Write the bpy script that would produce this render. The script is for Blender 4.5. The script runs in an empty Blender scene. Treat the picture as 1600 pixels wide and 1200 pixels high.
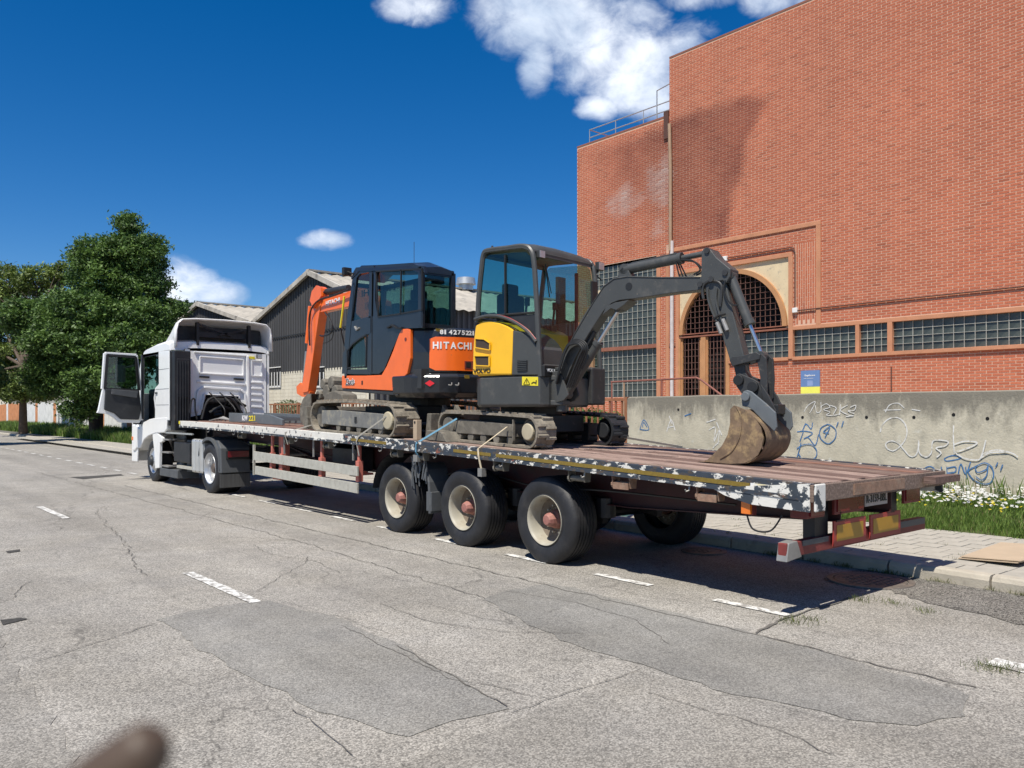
import bpy, math, random
import numpy as np
from mathutils import Vector, Matrix, noise as mnoise
random.seed(7); rng = np.random.default_rng(7)
S = bpy.context.scene
C = S.collection
R_ = math.radians

# ------------------------------------------------------------------ camera
F, HZ, H = 1280.0, 642.0, 1.7            # focal length and horizon row in photo pixels, eye height in metres
YAW = math.atan(1083 / F)
DX, DY = math.sin(YAW), math.cos(YAW)
cd = bpy.data.cameras.new('camera'); cam = bpy.data.objects.new('camera', cd); C.objects.link(cam)
cam.location = (0, 0, H); cam.rotation_euler = (R_(90), 0, -YAW)
cd.sensor_width = 36; cd.lens = F / 1600 * 36; cd.shift_y = 42 / 1600
cd.clip_start = 0.02; cd.clip_end = 3000
cd.dof.use_dof = True; cd.dof.focus_distance = 9.0; cd.dof.aperture_fstop = 7.5
S.camera = cam

# ------------------------------------------------------------------ sun and sky
SUNV = Vector((-0.48, -0.22, 1.0)).normalized()      # direction towards the sun
elev = math.asin(SUNV.z)
sd = bpy.data.lights.new('sun', 'SUN'); sun = bpy.data.objects.new('sun', sd); C.objects.link(sun)
sd.energy = 5.0; sd.angle = R_(0.53); sd.color = (1.0, 0.945, 0.85)
sun.rotation_euler = SUNV.to_track_quat('Z', 'Y').to_euler()
W = bpy.data.worlds.new('World'); S.world = W; W.use_nodes = True
S.view_settings.view_transform = 'Standard'; S.view_settings.look = 'None'
S.view_settings.exposure = 0.36; S.view_settings.gamma = 1.0


def ray(u, v):
    """direction of sight (per metre of depth) through a place in the photo"""
    x = (u - 800) / F
    return Vector((DX + x * DY, DY - x * DX, -(v - HZ) / F))


def at_x(u, v, X):
    r = ray(u, v); return Vector((0, 0, H)) + r * (X / r.x)


def at_y(u, v, Y):
    r = ray(u, v); return Vector((0, 0, H)) + r * (Y / r.y)


def at_z(u, v, Z=0.0):
    r = ray(u, v); return Vector((0, 0, H)) + r * ((Z - H) / r.z)


def at_pl(u, v, P, n):
    r = ray(u, v); o = Vector((0, 0, H)); n = Vector(n)
    return o + r * ((Vector(P) - o).dot(n) / r.dot(n))


def sky_world():
    nt = W.node_tree; N = nt.nodes; L = nt.links; N.clear()
    out = N.new('ShaderNodeOutputWorld'); bg = N.new('ShaderNodeBackground')
    L.new(bg.outputs[0], out.inputs[0]); bg.inputs[1].default_value = 1.0
    sk = N.new('ShaderNodeTexSky'); sk.sky_type = 'NISHITA'; sk.sun_disc = False
    sk.sun_elevation = elev; sk.sun_rotation = math.atan2(SUNV.x, SUNV.y)
    sk.altitude = 700; sk.air_density = 0.95; sk.dust_density = 0.25; sk.ozone_density = 3.2
    hs = N.new('ShaderNodeHueSaturation'); hs.inputs['Saturation'].default_value = 1.42; hs.inputs['Value'].default_value = 0.080
    L.new(sk.outputs[0], hs.inputs['Color'])
    tc = N.new('ShaderNodeTexCoord'); D = tc.outputs['Generated']

    def math_(op, a, b=None, clamp=False):
        n = N.new('ShaderNodeMath'); n.operation = op; n.use_clamp = clamp
        for i, q in enumerate([a, b]):
            if q is None: continue
            if isinstance(q, (int, float)): n.inputs[i].default_value = q
            else: L.new(q, n.inputs[i])
        return n.outputs[0]

    def dot(vec):
        n = N.new('ShaderNodeVectorMath'); n.operation = 'DOT_PRODUCT'; L.new(D, n.inputs[0]); n.inputs[1].default_value = vec
        return n.outputs['Value']
    # (column, row, half width, half height, tilt) of each cloud, as directions of the sky
    cl = [(850, 20, 105, 60, 0.1), (930, 40, 120, 75, 0.3), (1010, 95, 110, 60, 0.5), (1000, 135, 75, 40, 0.1), (840, 95, 26, 40, 0.2),
          (1075, 60, 50, 28, -0.5), (935, 168, 30, 18, 0), (650, 8, 60, 24, 0), (1090, -6, 60, 22, 0), (1215, -8, 60, 34, 0),
          (508, 375, 36, 13, 0), (305, 440, 44, 26, 0.35), (335, 455, 40, 22, 0.2), (280, 450, 40, 40, 0.1), (20, 480, 60, 40, 0)]
    terms = []
    for (u, v, a, b, t) in cl:
        c = ray(u, v).normalized()
        e1 = Vector((DY, -DX, 0)); e1 = (e1 - c * e1.dot(c)).normalized(); e2 = c.cross(e1).normalized()
        if e2.z < 0: e2 = -e2
        k = c.dot(Vector((DX, DY, 0)))
        a_, b_ = a / F * k * 1.12, b / F * k * 1.12
        f1 = (e1 * math.cos(t) - e2 * math.sin(t)) / a_; f2 = (e2 * math.cos(t) + e1 * math.sin(t)) / b_
        terms.append((c, f1, f2))
    for k in range(5):                      # the same broken cloud over the rest of the sky
        az = R_(95 + k * 52 + random.uniform(-8, 8)) ; el = R_(random.uniform(14, 50))
        a0 = az + (math.pi / 2 - YAW)
        c = Vector((math.cos(a0) * math.cos(el), math.sin(a0) * math.cos(el), math.sin(el)))
        if c.dot(Vector((DX, DY, 0))) > 0.5: continue
        e1 = Vector((0, 0, 1)).cross(c).normalized(); e2 = c.cross(e1)
        terms.append((c, e1 / 0.24, e2 / 0.1))
    Fm = None
    for (c, f1, f2) in terms:
        q1 = dot(f1); q2 = dot(f2)
        q = math_('ADD', math_('MULTIPLY', q1, q1), math_('MULTIPLY', q2, q2))
        front = math_('MULTIPLY', math_('LESS_THAN', dot(c), 0.0), 50.0)
        q = math_('SUBTRACT', 1.0, math_('ADD', q, front))
        Fm = q if Fm is None else math_('MAXIMUM', Fm, q)
    Fm = math_('MAXIMUM', Fm, -1.0)

    def nz(scale, detail, off=(0, 0, 0), rough=0.55):
        mp = N.new('ShaderNodeMapping'); mp.inputs['Location'].default_value = off; L.new(D, mp.inputs[0])
        mp.inputs['Scale'].default_value = (1, 1, 1.5)
        n = N.new('ShaderNodeTexNoise'); n.inputs['Scale'].default_value = scale; n.inputs['Detail'].default_value = detail
        n.inputs['Roughness'].default_value = rough; n.inputs['Distortion'].default_value = 0.35
        L.new(mp.outputs[0], n.inputs['Vector']); return n.outputs['Fac']
    n1 = nz(7, 8); n3 = nz(26, 8, (1.3, 7.7, 2.1), 0.6); n2 = nz(5.5, 7, (3.1, 0.4, 1.7))
    dens = math_('ADD', math_('ADD', math_('MULTIPLY', Fm, 1.25), 0.0), math_('ADD', math_('MULTIPLY', math_('SUBTRACT', n1, 0.5), 3.4), math_('MULTIPLY', math_('SUBTRACT', n3, 0.52), 2.8)))
    mr = N.new('ShaderNodeMapRange'); mr.interpolation_type = 'SMOOTHSTEP'; L.new(dens, mr.inputs['Value'])
    mr.inputs['From Min'].default_value = -0.5; mr.inputs['From Max'].default_value = 1.9
    cr = N.new('ShaderNodeValToRGB'); L.new(n2, cr.inputs[0])
    cr.color_ramp.elements[0].position = 0.40; cr.color_ramp.elements[0].color = (0.42, 0.52, 0.68, 1)
    cr.color_ramp.elements[1].position = 0.60; cr.color_ramp.elements[1].color = (0.84, 0.89, 0.97, 1)
    mx = N.new('ShaderNodeMixRGB'); tn = N.new('ShaderNodeMixRGB'); tn.blend_type = 'MULTIPLY'; tn.inputs[0].default_value = 1; L.new(hs.outputs[0], tn.inputs[1]); tn.inputs[2].default_value = (0.94, 0.96, 1.08, 1); L.new(mr.outputs[0], mx.inputs[0]); L.new(tn.outputs[0], mx.inputs[1]); L.new(cr.outputs[0], mx.inputs[2])
    L.new(mx.outputs[0], bg.inputs[0])


sky_world()

# ------------------------------------------------------------------ materials
MATS = {}


def pm(name, col, rough=0.6, metal=0.0, var=0.12, vs=4.0, bump=0.0, bs=60.0, dirt=None, coat=0.0, attr=None, stretch=None, spec=None):
    """principled material: base colour with noise variation, optional second colour in patches (dirt=(rgb, threshold, scale, softness))"""
    if name in MATS: return MATS[name]
    m = bpy.data.materials.new(name); m.use_nodes = True; nt = m.node_tree; N = nt.nodes; L = nt.links
    b = N['Principled BSDF']; b.inputs['Roughness'].default_value = rough; b.inputs['Metallic'].default_value = metal
    if coat: b.inputs['Coat Weight'].default_value = coat; b.inputs['Coat Roughness'].default_value = 0.12
    if spec is not None: b.inputs['Specular IOR Level'].default_value = spec
    tc = N.new('ShaderNodeTexCoord'); vec = tc.outputs['Object']
    if stretch:
        mp = N.new('ShaderNodeMapping'); mp.inputs['Scale'].default_value = stretch; L.new(vec, mp.inputs[0]); vec = mp.outputs[0]

    def nz(s, d=5, r=0.6):
        n = N.new('ShaderNodeTexNoise'); n.inputs['Scale'].default_value = s; n.inputs['Detail'].default_value = d
        n.inputs['Roughness'].default_value = r; L.new(vec, n.inputs['Vector']); return n.outputs['Fac']
    src = None
    if attr:
        a = N.new('ShaderNodeAttribute'); a.attribute_name = attr; src = a.outputs['Color']
    n1 = nz(vs)
    mr = N.new('ShaderNodeMapRange'); L.new(n1, mr.inputs[0]); mr.inputs['From Min'].default_value = 0.3; mr.inputs['From Max'].default_value = 0.7
    mr.inputs['To Min'].default_value = 1 - var; mr.inputs['To Max'].default_value = 1 + var
    mul = N.new('ShaderNodeVectorMath'); mul.operation = 'SCALE'; L.new(mr.outputs[0], mul.inputs['Scale'])
    if src is None: mul.inputs[0].default_value = col
    else: L.new(src, mul.inputs[0])
    cur = mul.outputs[0]
    if dirt:
        for (dc, th, ds, soft) in (dirt if isinstance(dirt, list) else [dirt]):
            n2 = nz(ds, 8, 0.65); r2 = N.new('ShaderNodeMapRange'); L.new(n2, r2.inputs[0])
            r2.inputs['From Min'].default_value = th; r2.inputs['From Max'].default_value = th + soft
            mx = N.new('ShaderNodeMixRGB'); L.new(r2.outputs[0], mx.inputs[0]); L.new(cur, mx.inputs[1]); mx.inputs[2].default_value = (*dc, 1); cur = mx.outputs[0]
    L.new(cur, b.inputs['Base Color'])
    if bump:
        bp = N.new('ShaderNodeBump'); bp.inputs['Strength'].default_value = bump; bp.inputs['Distance'].default_value = 0.01
        L.new(nz(bs, 4), bp.inputs['Height']); L.new(bp.outputs[0], b.inputs['Normal'])
    MATS[name] = m; return m


def glass(name, tint=(0.55, 0.72, 0.68), refl=0.10):
    m = bpy.data.materials.new(name); m.use_nodes = True; nt = m.node_tree; N = nt.nodes; L = nt.links; N.clear()
    o = N.new('ShaderNodeOutputMaterial'); t = N.new('ShaderNodeBsdfTransparent'); t.inputs[0].default_value = (*tint, 1)
    g = N.new('ShaderNodeBsdfGlossy'); g.inputs['Roughness'].default_value = 0.02; g.inputs[0].default_value = (0.9, 0.95, 1, 1)
    fr = N.new('ShaderNodeLayerWeight'); fr.inputs[0].default_value = 0.5
    pw = N.new('ShaderNodeMath'); pw.operation = 'POWER'; pw.inputs[1].default_value = 4.5; L.new(fr.outputs['Facing'], pw.inputs[0])
    ad = N.new('ShaderNodeMath'); ad.operation = 'MULTIPLY_ADD'; ad.inputs[1].default_value = 0.7; ad.inputs[2].default_value = refl; L.new(pw.outputs[0], ad.inputs[0])
    mx = N.new('ShaderNodeMixShader'); L.new(ad.outputs[0], mx.inputs[0]); L.new(t.outputs[0], mx.inputs[1]); L.new(g.outputs[0], mx.inputs[2])
    L.new(mx.outputs[0], o.inputs[0]); return m


def asphalt(name, base, contrast=0.3, crack=True, tint=(1, 1, 1)):
    m = bpy.data.materials.new(name); m.use_nodes = True; nt = m.node_tree; N = nt.nodes; L = nt.links
    b = N['Principled BSDF']; b.inputs['Roughness'].default_value = 0.82; b.inputs['Specular IOR Level'].default_value = 0.35
    tc = N.new('ShaderNodeTexCoord'); V = tc.outputs['Object']

    def noise_(s, d=6, r=0.6, dist=0):
        n = N.new('ShaderNodeTexNoise'); n.inputs['Scale'].default_value = s; n.inputs['Detail'].default_value = d; n.inputs['Roughness'].default_value = r
        n.inputs['Distortion'].default_value = dist; L.new(V, n.inputs['Vector']); return n

    def mrange(src, a, b_, c, d):
        r = N.new('ShaderNodeMapRange'); L.new(src, r.inputs[0]); r.inputs[1].default_value = a; r.inputs[2].default_value = b_
        r.inputs[3].default_value = c; r.inputs[4].default_value = d; return r.outputs[0]

    def mul(a, b_):
        n = N.new('ShaderNodeMath'); n.operation = 'MULTIPLY'; L.new(a, n.inputs[0])
        if isinstance(b_, float): n.inputs[1].default_value = b_
        else: L.new(b_, n.inputs[1])
        return n.outputs[0]
    vo = N.new('ShaderNodeTexVoronoi'); vo.inputs['Scale'].default_value = 105; L.new(V, vo.inputs['Vector'])
    sp = N.new('ShaderNodeSeparateColor'); L.new(vo.outputs['Color'], sp.inputs[0])
    g = mrange(sp.outputs[0], 0, 1, 1 - contrast * 1.25, 1 + contrast * 1.25)              # stones of the aggregate
    edge = mrange(vo.outputs['Distance'], 0.35, 0.75, 1.0, 0.72)
    g = mul(g, edge)
    pits = noise_(38, 3, 0.7); g = mul(g, mrange(pits.outputs[0], 0.28, 0.42, 0.55, 1.0))
    g = mul(g, mrange(noise_(0.55, 4, 0.6, 0.5).outputs[0], 0.3, 0.7, 0.84, 1.12))
    g = mul(g, mrange(noise_(3.3, 6, 0.7).outputs[0], 0.3, 0.7, 0.88, 1.1))
    mw = N.new('ShaderNodeMapping'); mw.inputs['Scale'].default_value = (1.0, 0.05, 1); L.new(V, mw.inputs[0])
    nw = N.new('ShaderNodeTexNoise'); nw.inputs['Scale'].default_value = 1.5; nw.inputs['Detail'].default_value = 4; L.new(mw.outputs[0], nw.inputs['Vector'])
    g = mul(g, mrange(nw.outputs[0], 0.35, 0.65, 0.86, 1.08))                                # worn wheel paths along the road
    g = mul(g, mrange(noise_(2.1, 7, 0.75, 1.2).outputs[0], 0.62, 0.72, 1.0, 0.72))          # oily blots
    if crack:
        mp = N.new('ShaderNodeMapping'); mp.inputs['Scale'].default_value = (1.0, 0.42, 1); L.new(V, mp.inputs[0])
        nd = N.new('ShaderNodeTexNoise'); nd.inputs['Scale'].default_value = 3.0; nd.inputs['Detail'].default_value = 6; L.new(mp.outputs[0], nd.inputs['Vector'])
        ad = N.new('ShaderNodeVectorMath'); ad.operation = 'MULTIPLY_ADD'; L.new(nd.outputs['Color'], ad.inputs[0]); ad.inputs[1].default_value = (0.45, 0.45, 0); L.new(mp.outputs[0], ad.inputs[2])
        vc = N.new('ShaderNodeTexVoronoi'); vc.feature = 'DISTANCE_TO_EDGE'; vc.inputs['Scale'].default_value = 0.85; L.new(ad.outputs[0], vc.inputs['Vector'])
        cm = mrange(vc.outputs['Distance'], 0.001, 0.010, 0.66, 1.0)
        msk = mrange(noise_(0.8, 3).outputs[0], 0.47, 0.56, 0, 1)
        mx = N.new('ShaderNodeMix'); mx.data_type = 'FLOAT'; L.new(msk, mx.inputs[0]); mx.inputs[2].default_value = 1.0; L.new(cm, mx.inputs[3])
        g = mul(g, mx.outputs[0])
    cr = N.new('ShaderNodeVectorMath'); cr.operation = 'SCALE'; L.new(g, cr.inputs['Scale'])
    # faint warm / cool tone drift
    t = N.new('ShaderNodeMixRGB'); L.new(noise_(1.1, 4).outputs[0], t.inputs[0])
    t.inputs[1].default_value = (base * 1.09 * tint[0], base * 1.0 * tint[1], base * 0.84 * tint[2], 1)
    t.inputs[2].default_value = (base * 1.05 * tint[0], base * 1.0 * tint[1], base * 0.92 * tint[2], 1)
    L.new(t.outputs[0], cr.inputs[0]); L.new(cr.outputs[0], b.inputs['Base Color'])
    bp = N.new('ShaderNodeBump'); bp.inputs['Strength'].default_value = 0.5; bp.inputs['Distance'].default_value = 0.006; L.new(g, bp.inputs['Height']); L.new(bp.outputs[0], b.inputs['Normal'])
    MATS[name] = m; return m


def attr_mat(name, rough=0.85, bump=0.3, bs=120.0, vs=40, trans=0.0):
    m = pm(name, (1, 1, 1), rough, attr='col', bump=bump, bs=bs, var=0.12, vs=vs)
    if trans:
        nt = m.node_tree; N = nt.nodes; L = nt.links; b = N['Principled BSDF']; o = [n for n in N if n.type == 'OUTPUT_MATERIAL'][0]
        tr = N.new('ShaderNodeBsdfTranslucent'); L.new(b.inputs['Base Color'].links[0].from_socket, tr.inputs[0])
        mx = N.new('ShaderNodeMixShader'); mx.inputs[0].default_value = trans; L.new(b.outputs[0], mx.inputs[1]); L.new(tr.outputs[0], mx.inputs[2]); L.new(mx.outputs[0], o.inputs[0])
    return m


m_white = pm('white_paint', (0.82, 0.82, 0.80), 0.32, var=0.03, coat=0.3, dirt=[((0.52, 0.50, 0.46), 0.58, 2.5, 0.35), ((0.30, 0.27, 0.23), 0.70, 26, 0.06)])
m_plast = pm('dark_plastic', (0.022, 0.024, 0.027), 0.55, var=0.25, dirt=((0.07, 0.065, 0.06), 0.55, 4, 0.3))
m_greyp = pm('grey_plastic', (0.075, 0.08, 0.085), 0.55, var=0.15, dirt=((0.16, 0.15, 0.14), 0.58, 5, 0.3))
m_black = pm('black_paint', (0.012, 0.012, 0.014), 0.5, var=0.3, dirt=((0.05, 0.042, 0.038), 0.55, 6, 0.2))
m_tyre = pm('tyre_rubber', (0.015, 0.015, 0.017), 0.6, var=0.25, vs=6, bump=0.3, bs=40, dirt=((0.048, 0.045, 0.042), 0.52, 5, 0.35))
m_rimc = pm('cream_rim', (0.37, 0.345, 0.275), 0.55, var=0.1, dirt=[((0.26, 0.22, 0.16), 0.52, 5, 0.3), ((0.14, 0.09, 0.06), 0.62, 14, 0.08)])
m_rims = pm('steel_rim', (0.55, 0.56, 0.57), 0.38, metal=0.7, var=0.1, dirt=((0.25, 0.23, 0.2), 0.6, 6, 0.2))
m_hub = pm('red_hub', (0.32, 0.135, 0.11), 0.6, var=0.15, vs=20, dirt=((0.30, 0.18, 0.12), 0.55, 18, 0.15))
m_hubd = pm('dark_hub', (0.10, 0.075, 0.06), 0.6, var=0.2)
m_steel = pm('bare_steel', (0.32, 0.31, 0.29), 0.5, metal=0.5, var=0.2, dirt=((0.16, 0.10, 0.07), 0.56, 8, 0.2))
m_chrome = pm('chrome_rod', (0.62, 0.63, 0.64), 0.28, metal=1.0, var=0.02)
m_alu = pm('aluminium_rail', (0.52, 0.50, 0.43), 0.5, metal=0.35, var=0.12, vs=9, dirt=((0.33, 0.29, 0.22), 0.55, 12, 0.25))
m_redf = pm('dark_red_frame', (0.045, 0.010, 0.010), 0.6, var=0.25, dirt=((0.022, 0.017, 0.015), 0.5, 5, 0.3))
m_redp = pm('faded_red_post', (0.50, 0.15, 0.11), 0.6, var=0.15, dirt=((0.22, 0.10, 0.07), 0.58, 10, 0.2))
m_rust = pm('rusty_steel', (0.25, 0.15, 0.10), 0.8, var=0.3, vs=14, bump=0.3, dirt=((0.33, 0.26, 0.19), 0.52, 9, 0.25))
m_wood = pm('deck_wood', (0.185, 0.13, 0.10), 0.85, var=0.35, vs=3, stretch=(14, 1.2, 14), bump=0.5, bs=8, dirt=[((0.36, 0.27, 0.22), 0.52, 3, 0.3), ((0.07, 0.05, 0.045), 0.62, 4, 0.1)])
m_wood2 = pm('deck_wood_pale', (0.31, 0.215, 0.175), 0.85, var=0.35, vs=3, stretch=(16, 1.0, 16), bump=0.5, bs=8, dirt=[((0.13, 0.085, 0.07), 0.50, 4, 0.15), ((0.42, 0.34, 0.28), 0.6, 3, 0.1)])
m_wood3 = pm('deck_wood_dark', (0.13, 0.078, 0.062), 0.85, var=0.35, vs=3, stretch=(16, 1.0, 16), bump=0.5, bs=8, dirt=[((0.27, 0.19, 0.155), 0.52, 4, 0.2), ((0.05, 0.035, 0.03), 0.62, 4, 0.1)])
m_woodr = pm('deck_wood_red', (0.21, 0.105, 0.072), 0.85, var=0.3, vs=3, stretch=(14, 1.2, 14), bump=0.5, bs=8, dirt=((0.36, 0.23, 0.18), 0.55, 3, 0.3))
m_chip = pm('chipped_blue_white_rail', (0.035, 0.045, 0.06), 0.55, var=0.2, vs=8, stretch=(1, 1, 2.0), bump=0.3, bs=20,
            dirt=[((0.075, 0.06, 0.048), 0.53, 9, 0.06), ((0.66, 0.64, 0.58), 0.552, 8.5, 0.03), ((0.22, 0.08, 0.05), 0.64, 5, 0.02)])
m_chipw = pm('worn_white_rail', (0.66, 0.64, 0.58), 0.55, var=0.08, vs=8, dirt=[((0.05, 0.055, 0.065), 0.60, 9, 0.02), ((0.25, 0.10, 0.06), 0.68, 6, 0.02)])
m_chip2 = pm('heavily_chipped_rail', (0.04, 0.05, 0.062), 0.55, var=0.2, vs=8, bump=0.3, bs=20, dirt=[((0.70, 0.68, 0.62), 0.47, 7, 0.03), ((0.26, 0.12, 0.07), 0.62, 6, 0.03)])
m_ochre = pm('ochre_reflective_tape', (0.20, 0.135, 0.02), 0.45, var=0.15, vs=30)
m_ygrey = pm('excavator_grey', (0.058, 0.060, 0.058), 0.45, var=0.12, vs=3, dirt=[((0.13, 0.12, 0.105), 0.56, 5, 0.3), ((0.20, 0.17, 0.13), 0.66, 22, 0.06)], bump=0.05)
m_ydark = pm('excavator_dark', (0.03, 0.031, 0.032), 0.55, var=0.2, dirt=((0.11, 0.10, 0.085), 0.58, 9, 0.2))
m_yel = pm('yellow_paint', (0.86, 0.47, 0.012), 0.34, var=0.05, coat=0.4, dirt=[((0.55, 0.34, 0.06), 0.60, 4, 0.3), ((0.35, 0.26, 0.12), 0.70, 28, 0.05)])
m_org = pm('orange_paint', (0.85, 0.145, 0.016), 0.35, var=0.07, coat=0.4, dirt=[((0.50, 0.12, 0.04), 0.62, 5, 0.25), ((0.30, 0.13, 0.07), 0.69, 24, 0.05)])
m_navy = pm('navy_grey_paint', (0.014, 0.0165, 0.022), 0.34, var=0.15, coat=0.35, dirt=((0.05, 0.048, 0.045), 0.60, 6, 0.3))
m_track = pm('muddy_rubber_track', (0.20, 0.175, 0.135), 0.9, var=0.3, vs=10, bump=0.6, bs=30, dirt=[((0.34, 0.30, 0.235), 0.5, 6, 0.25), ((0.06, 0.055, 0.045), 0.60, 14, 0.1)])
m_mudst = pm('muddy_steel', (0.13, 0.118, 0.095), 0.85, var=0.25, vs=8, bump=0.4, dirt=[((0.28, 0.25, 0.20), 0.5, 6, 0.3), ((0.05, 0.045, 0.04), 0.6, 9, 0.1)])
m_buck = pm('rusty_bucket_steel', (0.17, 0.115, 0.07), 0.7, var=0.3, vs=9, bump=0.3, bs=30, dirt=[((0.34, 0.24, 0.12), 0.50, 8, 0.15), ((0.11, 0.045, 0.03), 0.60, 5, 0.15), ((0.06, 0.055, 0.05), 0.63, 11, 0.08)])
m_blueg = pm('blue_grey_steel', (0.12, 0.135, 0.145), 0.5, var=0.15, dirt=((0.22, 0.19, 0.15), 0.6, 8, 0.2))
m_redl = pm('red_lens', (0.16, 0.012, 0.02), 0.2, var=0.1, coat=0.5)
m_orgl = pm('orange_lens', (0.75, 0.18, 0.02), 0.25, coat=0.5)
m_red = pm('red_sticker', (0.65, 0.02, 0.03), 0.4, var=0.03)
m_redb = pm('dull_red_bumper', (0.17, 0.030, 0.026), 0.6, var=0.2, dirt=((0.10, 0.07, 0.06), 0.58, 7, 0.2))
m_whitel = pm('white_letter', (0.75, 0.75, 0.74), 0.5, var=0.03)
m_blackl = pm('black_letter', (0.015, 0.015, 0.015), 0.5, var=0.1)
m_yell = pm('yellow_label', (0.75, 0.62, 0.03), 0.5, var=0.05)
m_seat = pm('black_cloth', (0.02, 0.02, 0.022), 0.9, var=0.2)
m_redcab = pm('red_interior_steel', (0.28, 0.02, 0.025), 0.5, var=0.1)
m_glass = glass('tinted_cab_glass', (0.58, 0.77, 0.73), 0.045)
m_glassd = glass('dark_cab_glass', (0.50, 0.64, 0.60), 0.05)
m_strap_b = pm('blue_strap', (0.10, 0.24, 0.34), 0.8, var=0.2, vs=30)
m_strap_w = pm('cream_rope', (0.62, 0.52, 0.36), 0.85, var=0.2, vs=40)
m_strap_g = pm('grey_rope', (0.36, 0.34, 0.29), 0.85, var=0.2, vs=40)
m_brick = attr_mat('brick', 0.85, 0.25, 90)
m_mort = attr_mat('mortar', 0.9, 0.3, 120)
m_salm = pm('salmon_concrete', (0.50, 0.225, 0.12), 0.8, var=0.12, vs=3, bump=0.2, dirt=((0.38, 0.20, 0.13), 0.6, 5, 0.2))
m_tan = pm('tan_door_frame', (0.46, 0.23, 0.10), 0.6, var=0.12, vs=3)
m_brnf = pm('brown_window_frame', (0.26, 0.10, 0.06), 0.6, var=0.15)
m_beige = pm('beige_render', (0.64, 0.52, 0.33), 0.85, var=0.08, vs=2, dirt=((0.42, 0.36, 0.26), 0.55, 9, 0.15))
m_pipe = pm('brown_pipe', (0.36, 0.24, 0.15), 0.5, var=0.15, dirt=((0.65, 0.6, 0.55), 0.63, 3, 0.1))
m_pipew = pm('grey_pipe', (0.55, 0.50, 0.48), 0.5, var=0.15)
m_brown = pm('brown_conduit', (0.10, 0.045, 0.03), 0.6, var=0.15)
m_mull = pm('pale_glazing_bar', (0.38, 0.38, 0.34), 0.6, var=0.2, vs=5)
m_pane = pm('dusty_window_pane', (0.050, 0.060, 0.055), 0.28, var=0.35, vs=1.4, dirt=((0.13, 0.135, 0.105), 0.52, 2.2, 0.3), spec=0.6)
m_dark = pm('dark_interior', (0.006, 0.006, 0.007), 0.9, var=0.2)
m_galv = pm('galvanised_rail', (0.50, 0.51, 0.50), 0.4, metal=0.6, var=0.1)
m_clad = pm('dark_corrugated_cladding', (0.060, 0.060, 0.062), 0.7, var=0.18, vs=0.7, stretch=(1, 1, 0.25), dirt=((0.09, 0.088, 0.085), 0.55, 1.5, 0.2))
m_roof = pm('fibre_cement_roof', (0.36, 0.33, 0.28), 0.9, var=0.2, vs=0.8, dirt=((0.20, 0.19, 0.17), 0.52, 2, 0.2), bump=0.2, bs=4)
m_verge = pm('pale_roof_edge', (0.42, 0.39, 0.34), 0.85, var=0.25, vs=1.4, dirt=((0.12, 0.11, 0.10), 0.55, 2, 0.15))
m_wash = pm('whitewashed_brick', (0.66, 0.61, 0.49), 0.9, var=0.1, vs=1.5, dirt=((0.45, 0.41, 0.33), 0.58, 3, 0.2))
m_winw = pm('white_window_bar', (0.75, 0.74, 0.70), 0.6, var=0.05)
m_fen = pm('rusty_brown_fence', (0.30, 0.125, 0.06), 0.75, var=0.2, vs=6, dirt=((0.42, 0.22, 0.10), 0.55, 5, 0.2))
m_hand = pm('brown_handrail', (0.24, 0.09, 0.065), 0.6, var=0.15)
m_kerb = pm('kerb_concrete', (0.41, 0.37, 0.30), 0.9, var=0.15, vs=4, bump=0.5, bs=60, dirt=((0.25, 0.22, 0.18), 0.57, 6, 0.2))
m_paver = pm('pavement_tile', (0.36, 0.335, 0.285), 0.9, var=0.15, vs=5, bump=0.3, bs=80, dirt=((0.28, 0.26, 0.22), 0.57, 5, 0.2))
m_joint = pm('pavement_bed', (0.14, 0.13, 0.105), 0.95, var=0.25, vs=9)
m_line = pm('worn_road_paint', (0.66, 0.65, 0.61), 0.75, var=0.12, vs=12, bump=0.4, bs=90, dirt=((0.29, 0.275, 0.25), 0.475, 11, 0.08))
m_iron = pm('cast_iron', (0.15, 0.13, 0.11), 0.65, metal=0.3, var=0.25, vs=12, dirt=((0.24, 0.19, 0.15), 0.55, 10, 0.15))
m_card = pm('cardboard', (0.42, 0.325, 0.225), 0.85, var=0.06, vs=4)
m_ground = pm('dry_earth', (0.17, 0.15, 0.11), 0.95, var=0.3, vs=0.6)
m_soil = pm('verge_soil', (0.07, 0.075, 0.03), 0.95, var=0.4, vs=2, bump=0.5, bs=10)
m_bark = pm('bark', (0.09, 0.065, 0.045), 0.9, var=0.3, vs=5, bump=0.6, bs=12)
m_leaf = attr_mat('leaves', 0.6, 0.0, 10, vs=3, trans=0.25)
m_grass = attr_mat('grass_blades', 0.6, 0.0, 10, vs=3, trans=0.3)
m_crack = pm('crack_fill', (0.12, 0.11, 0.095), 0.95, var=0.3, vs=15)
m_sblue = pm('blue_sign_panel', (0.13, 0.22, 0.42), 0.5, var=0.05)
m_syel = pm('yellow_sign_panel', (0.78, 0.76, 0.12), 0.5, var=0.05)
m_gblue = pm('blue_spray_paint', (0.06, 0.17, 0.36), 0.7, var=0.3, vs=25, dirt=((0.25, 0.29, 0.31), 0.62, 30, 0.1))
m_gwhite = pm('white_spray_paint', (0.70, 0.69, 0.66), 0.8, var=0.1, vs=25, dirt=((0.45, 0.42, 0.35), 0.50, 14, 0.15))
m_skin = pm('skin', (0.070, 0.045, 0.028), 0.55, var=0.06, vs=40)
m_asph = asphalt('old_asphalt', 0.315, 0.38)
m_asph2 = asphalt('smooth_patch_asphalt', 0.25, 0.26, crack=False, tint=(0.98, 1.0, 1.02))
m_asph3 = asphalt('dark_patch_asphalt', 0.27, 0.34, crack=False)
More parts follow.
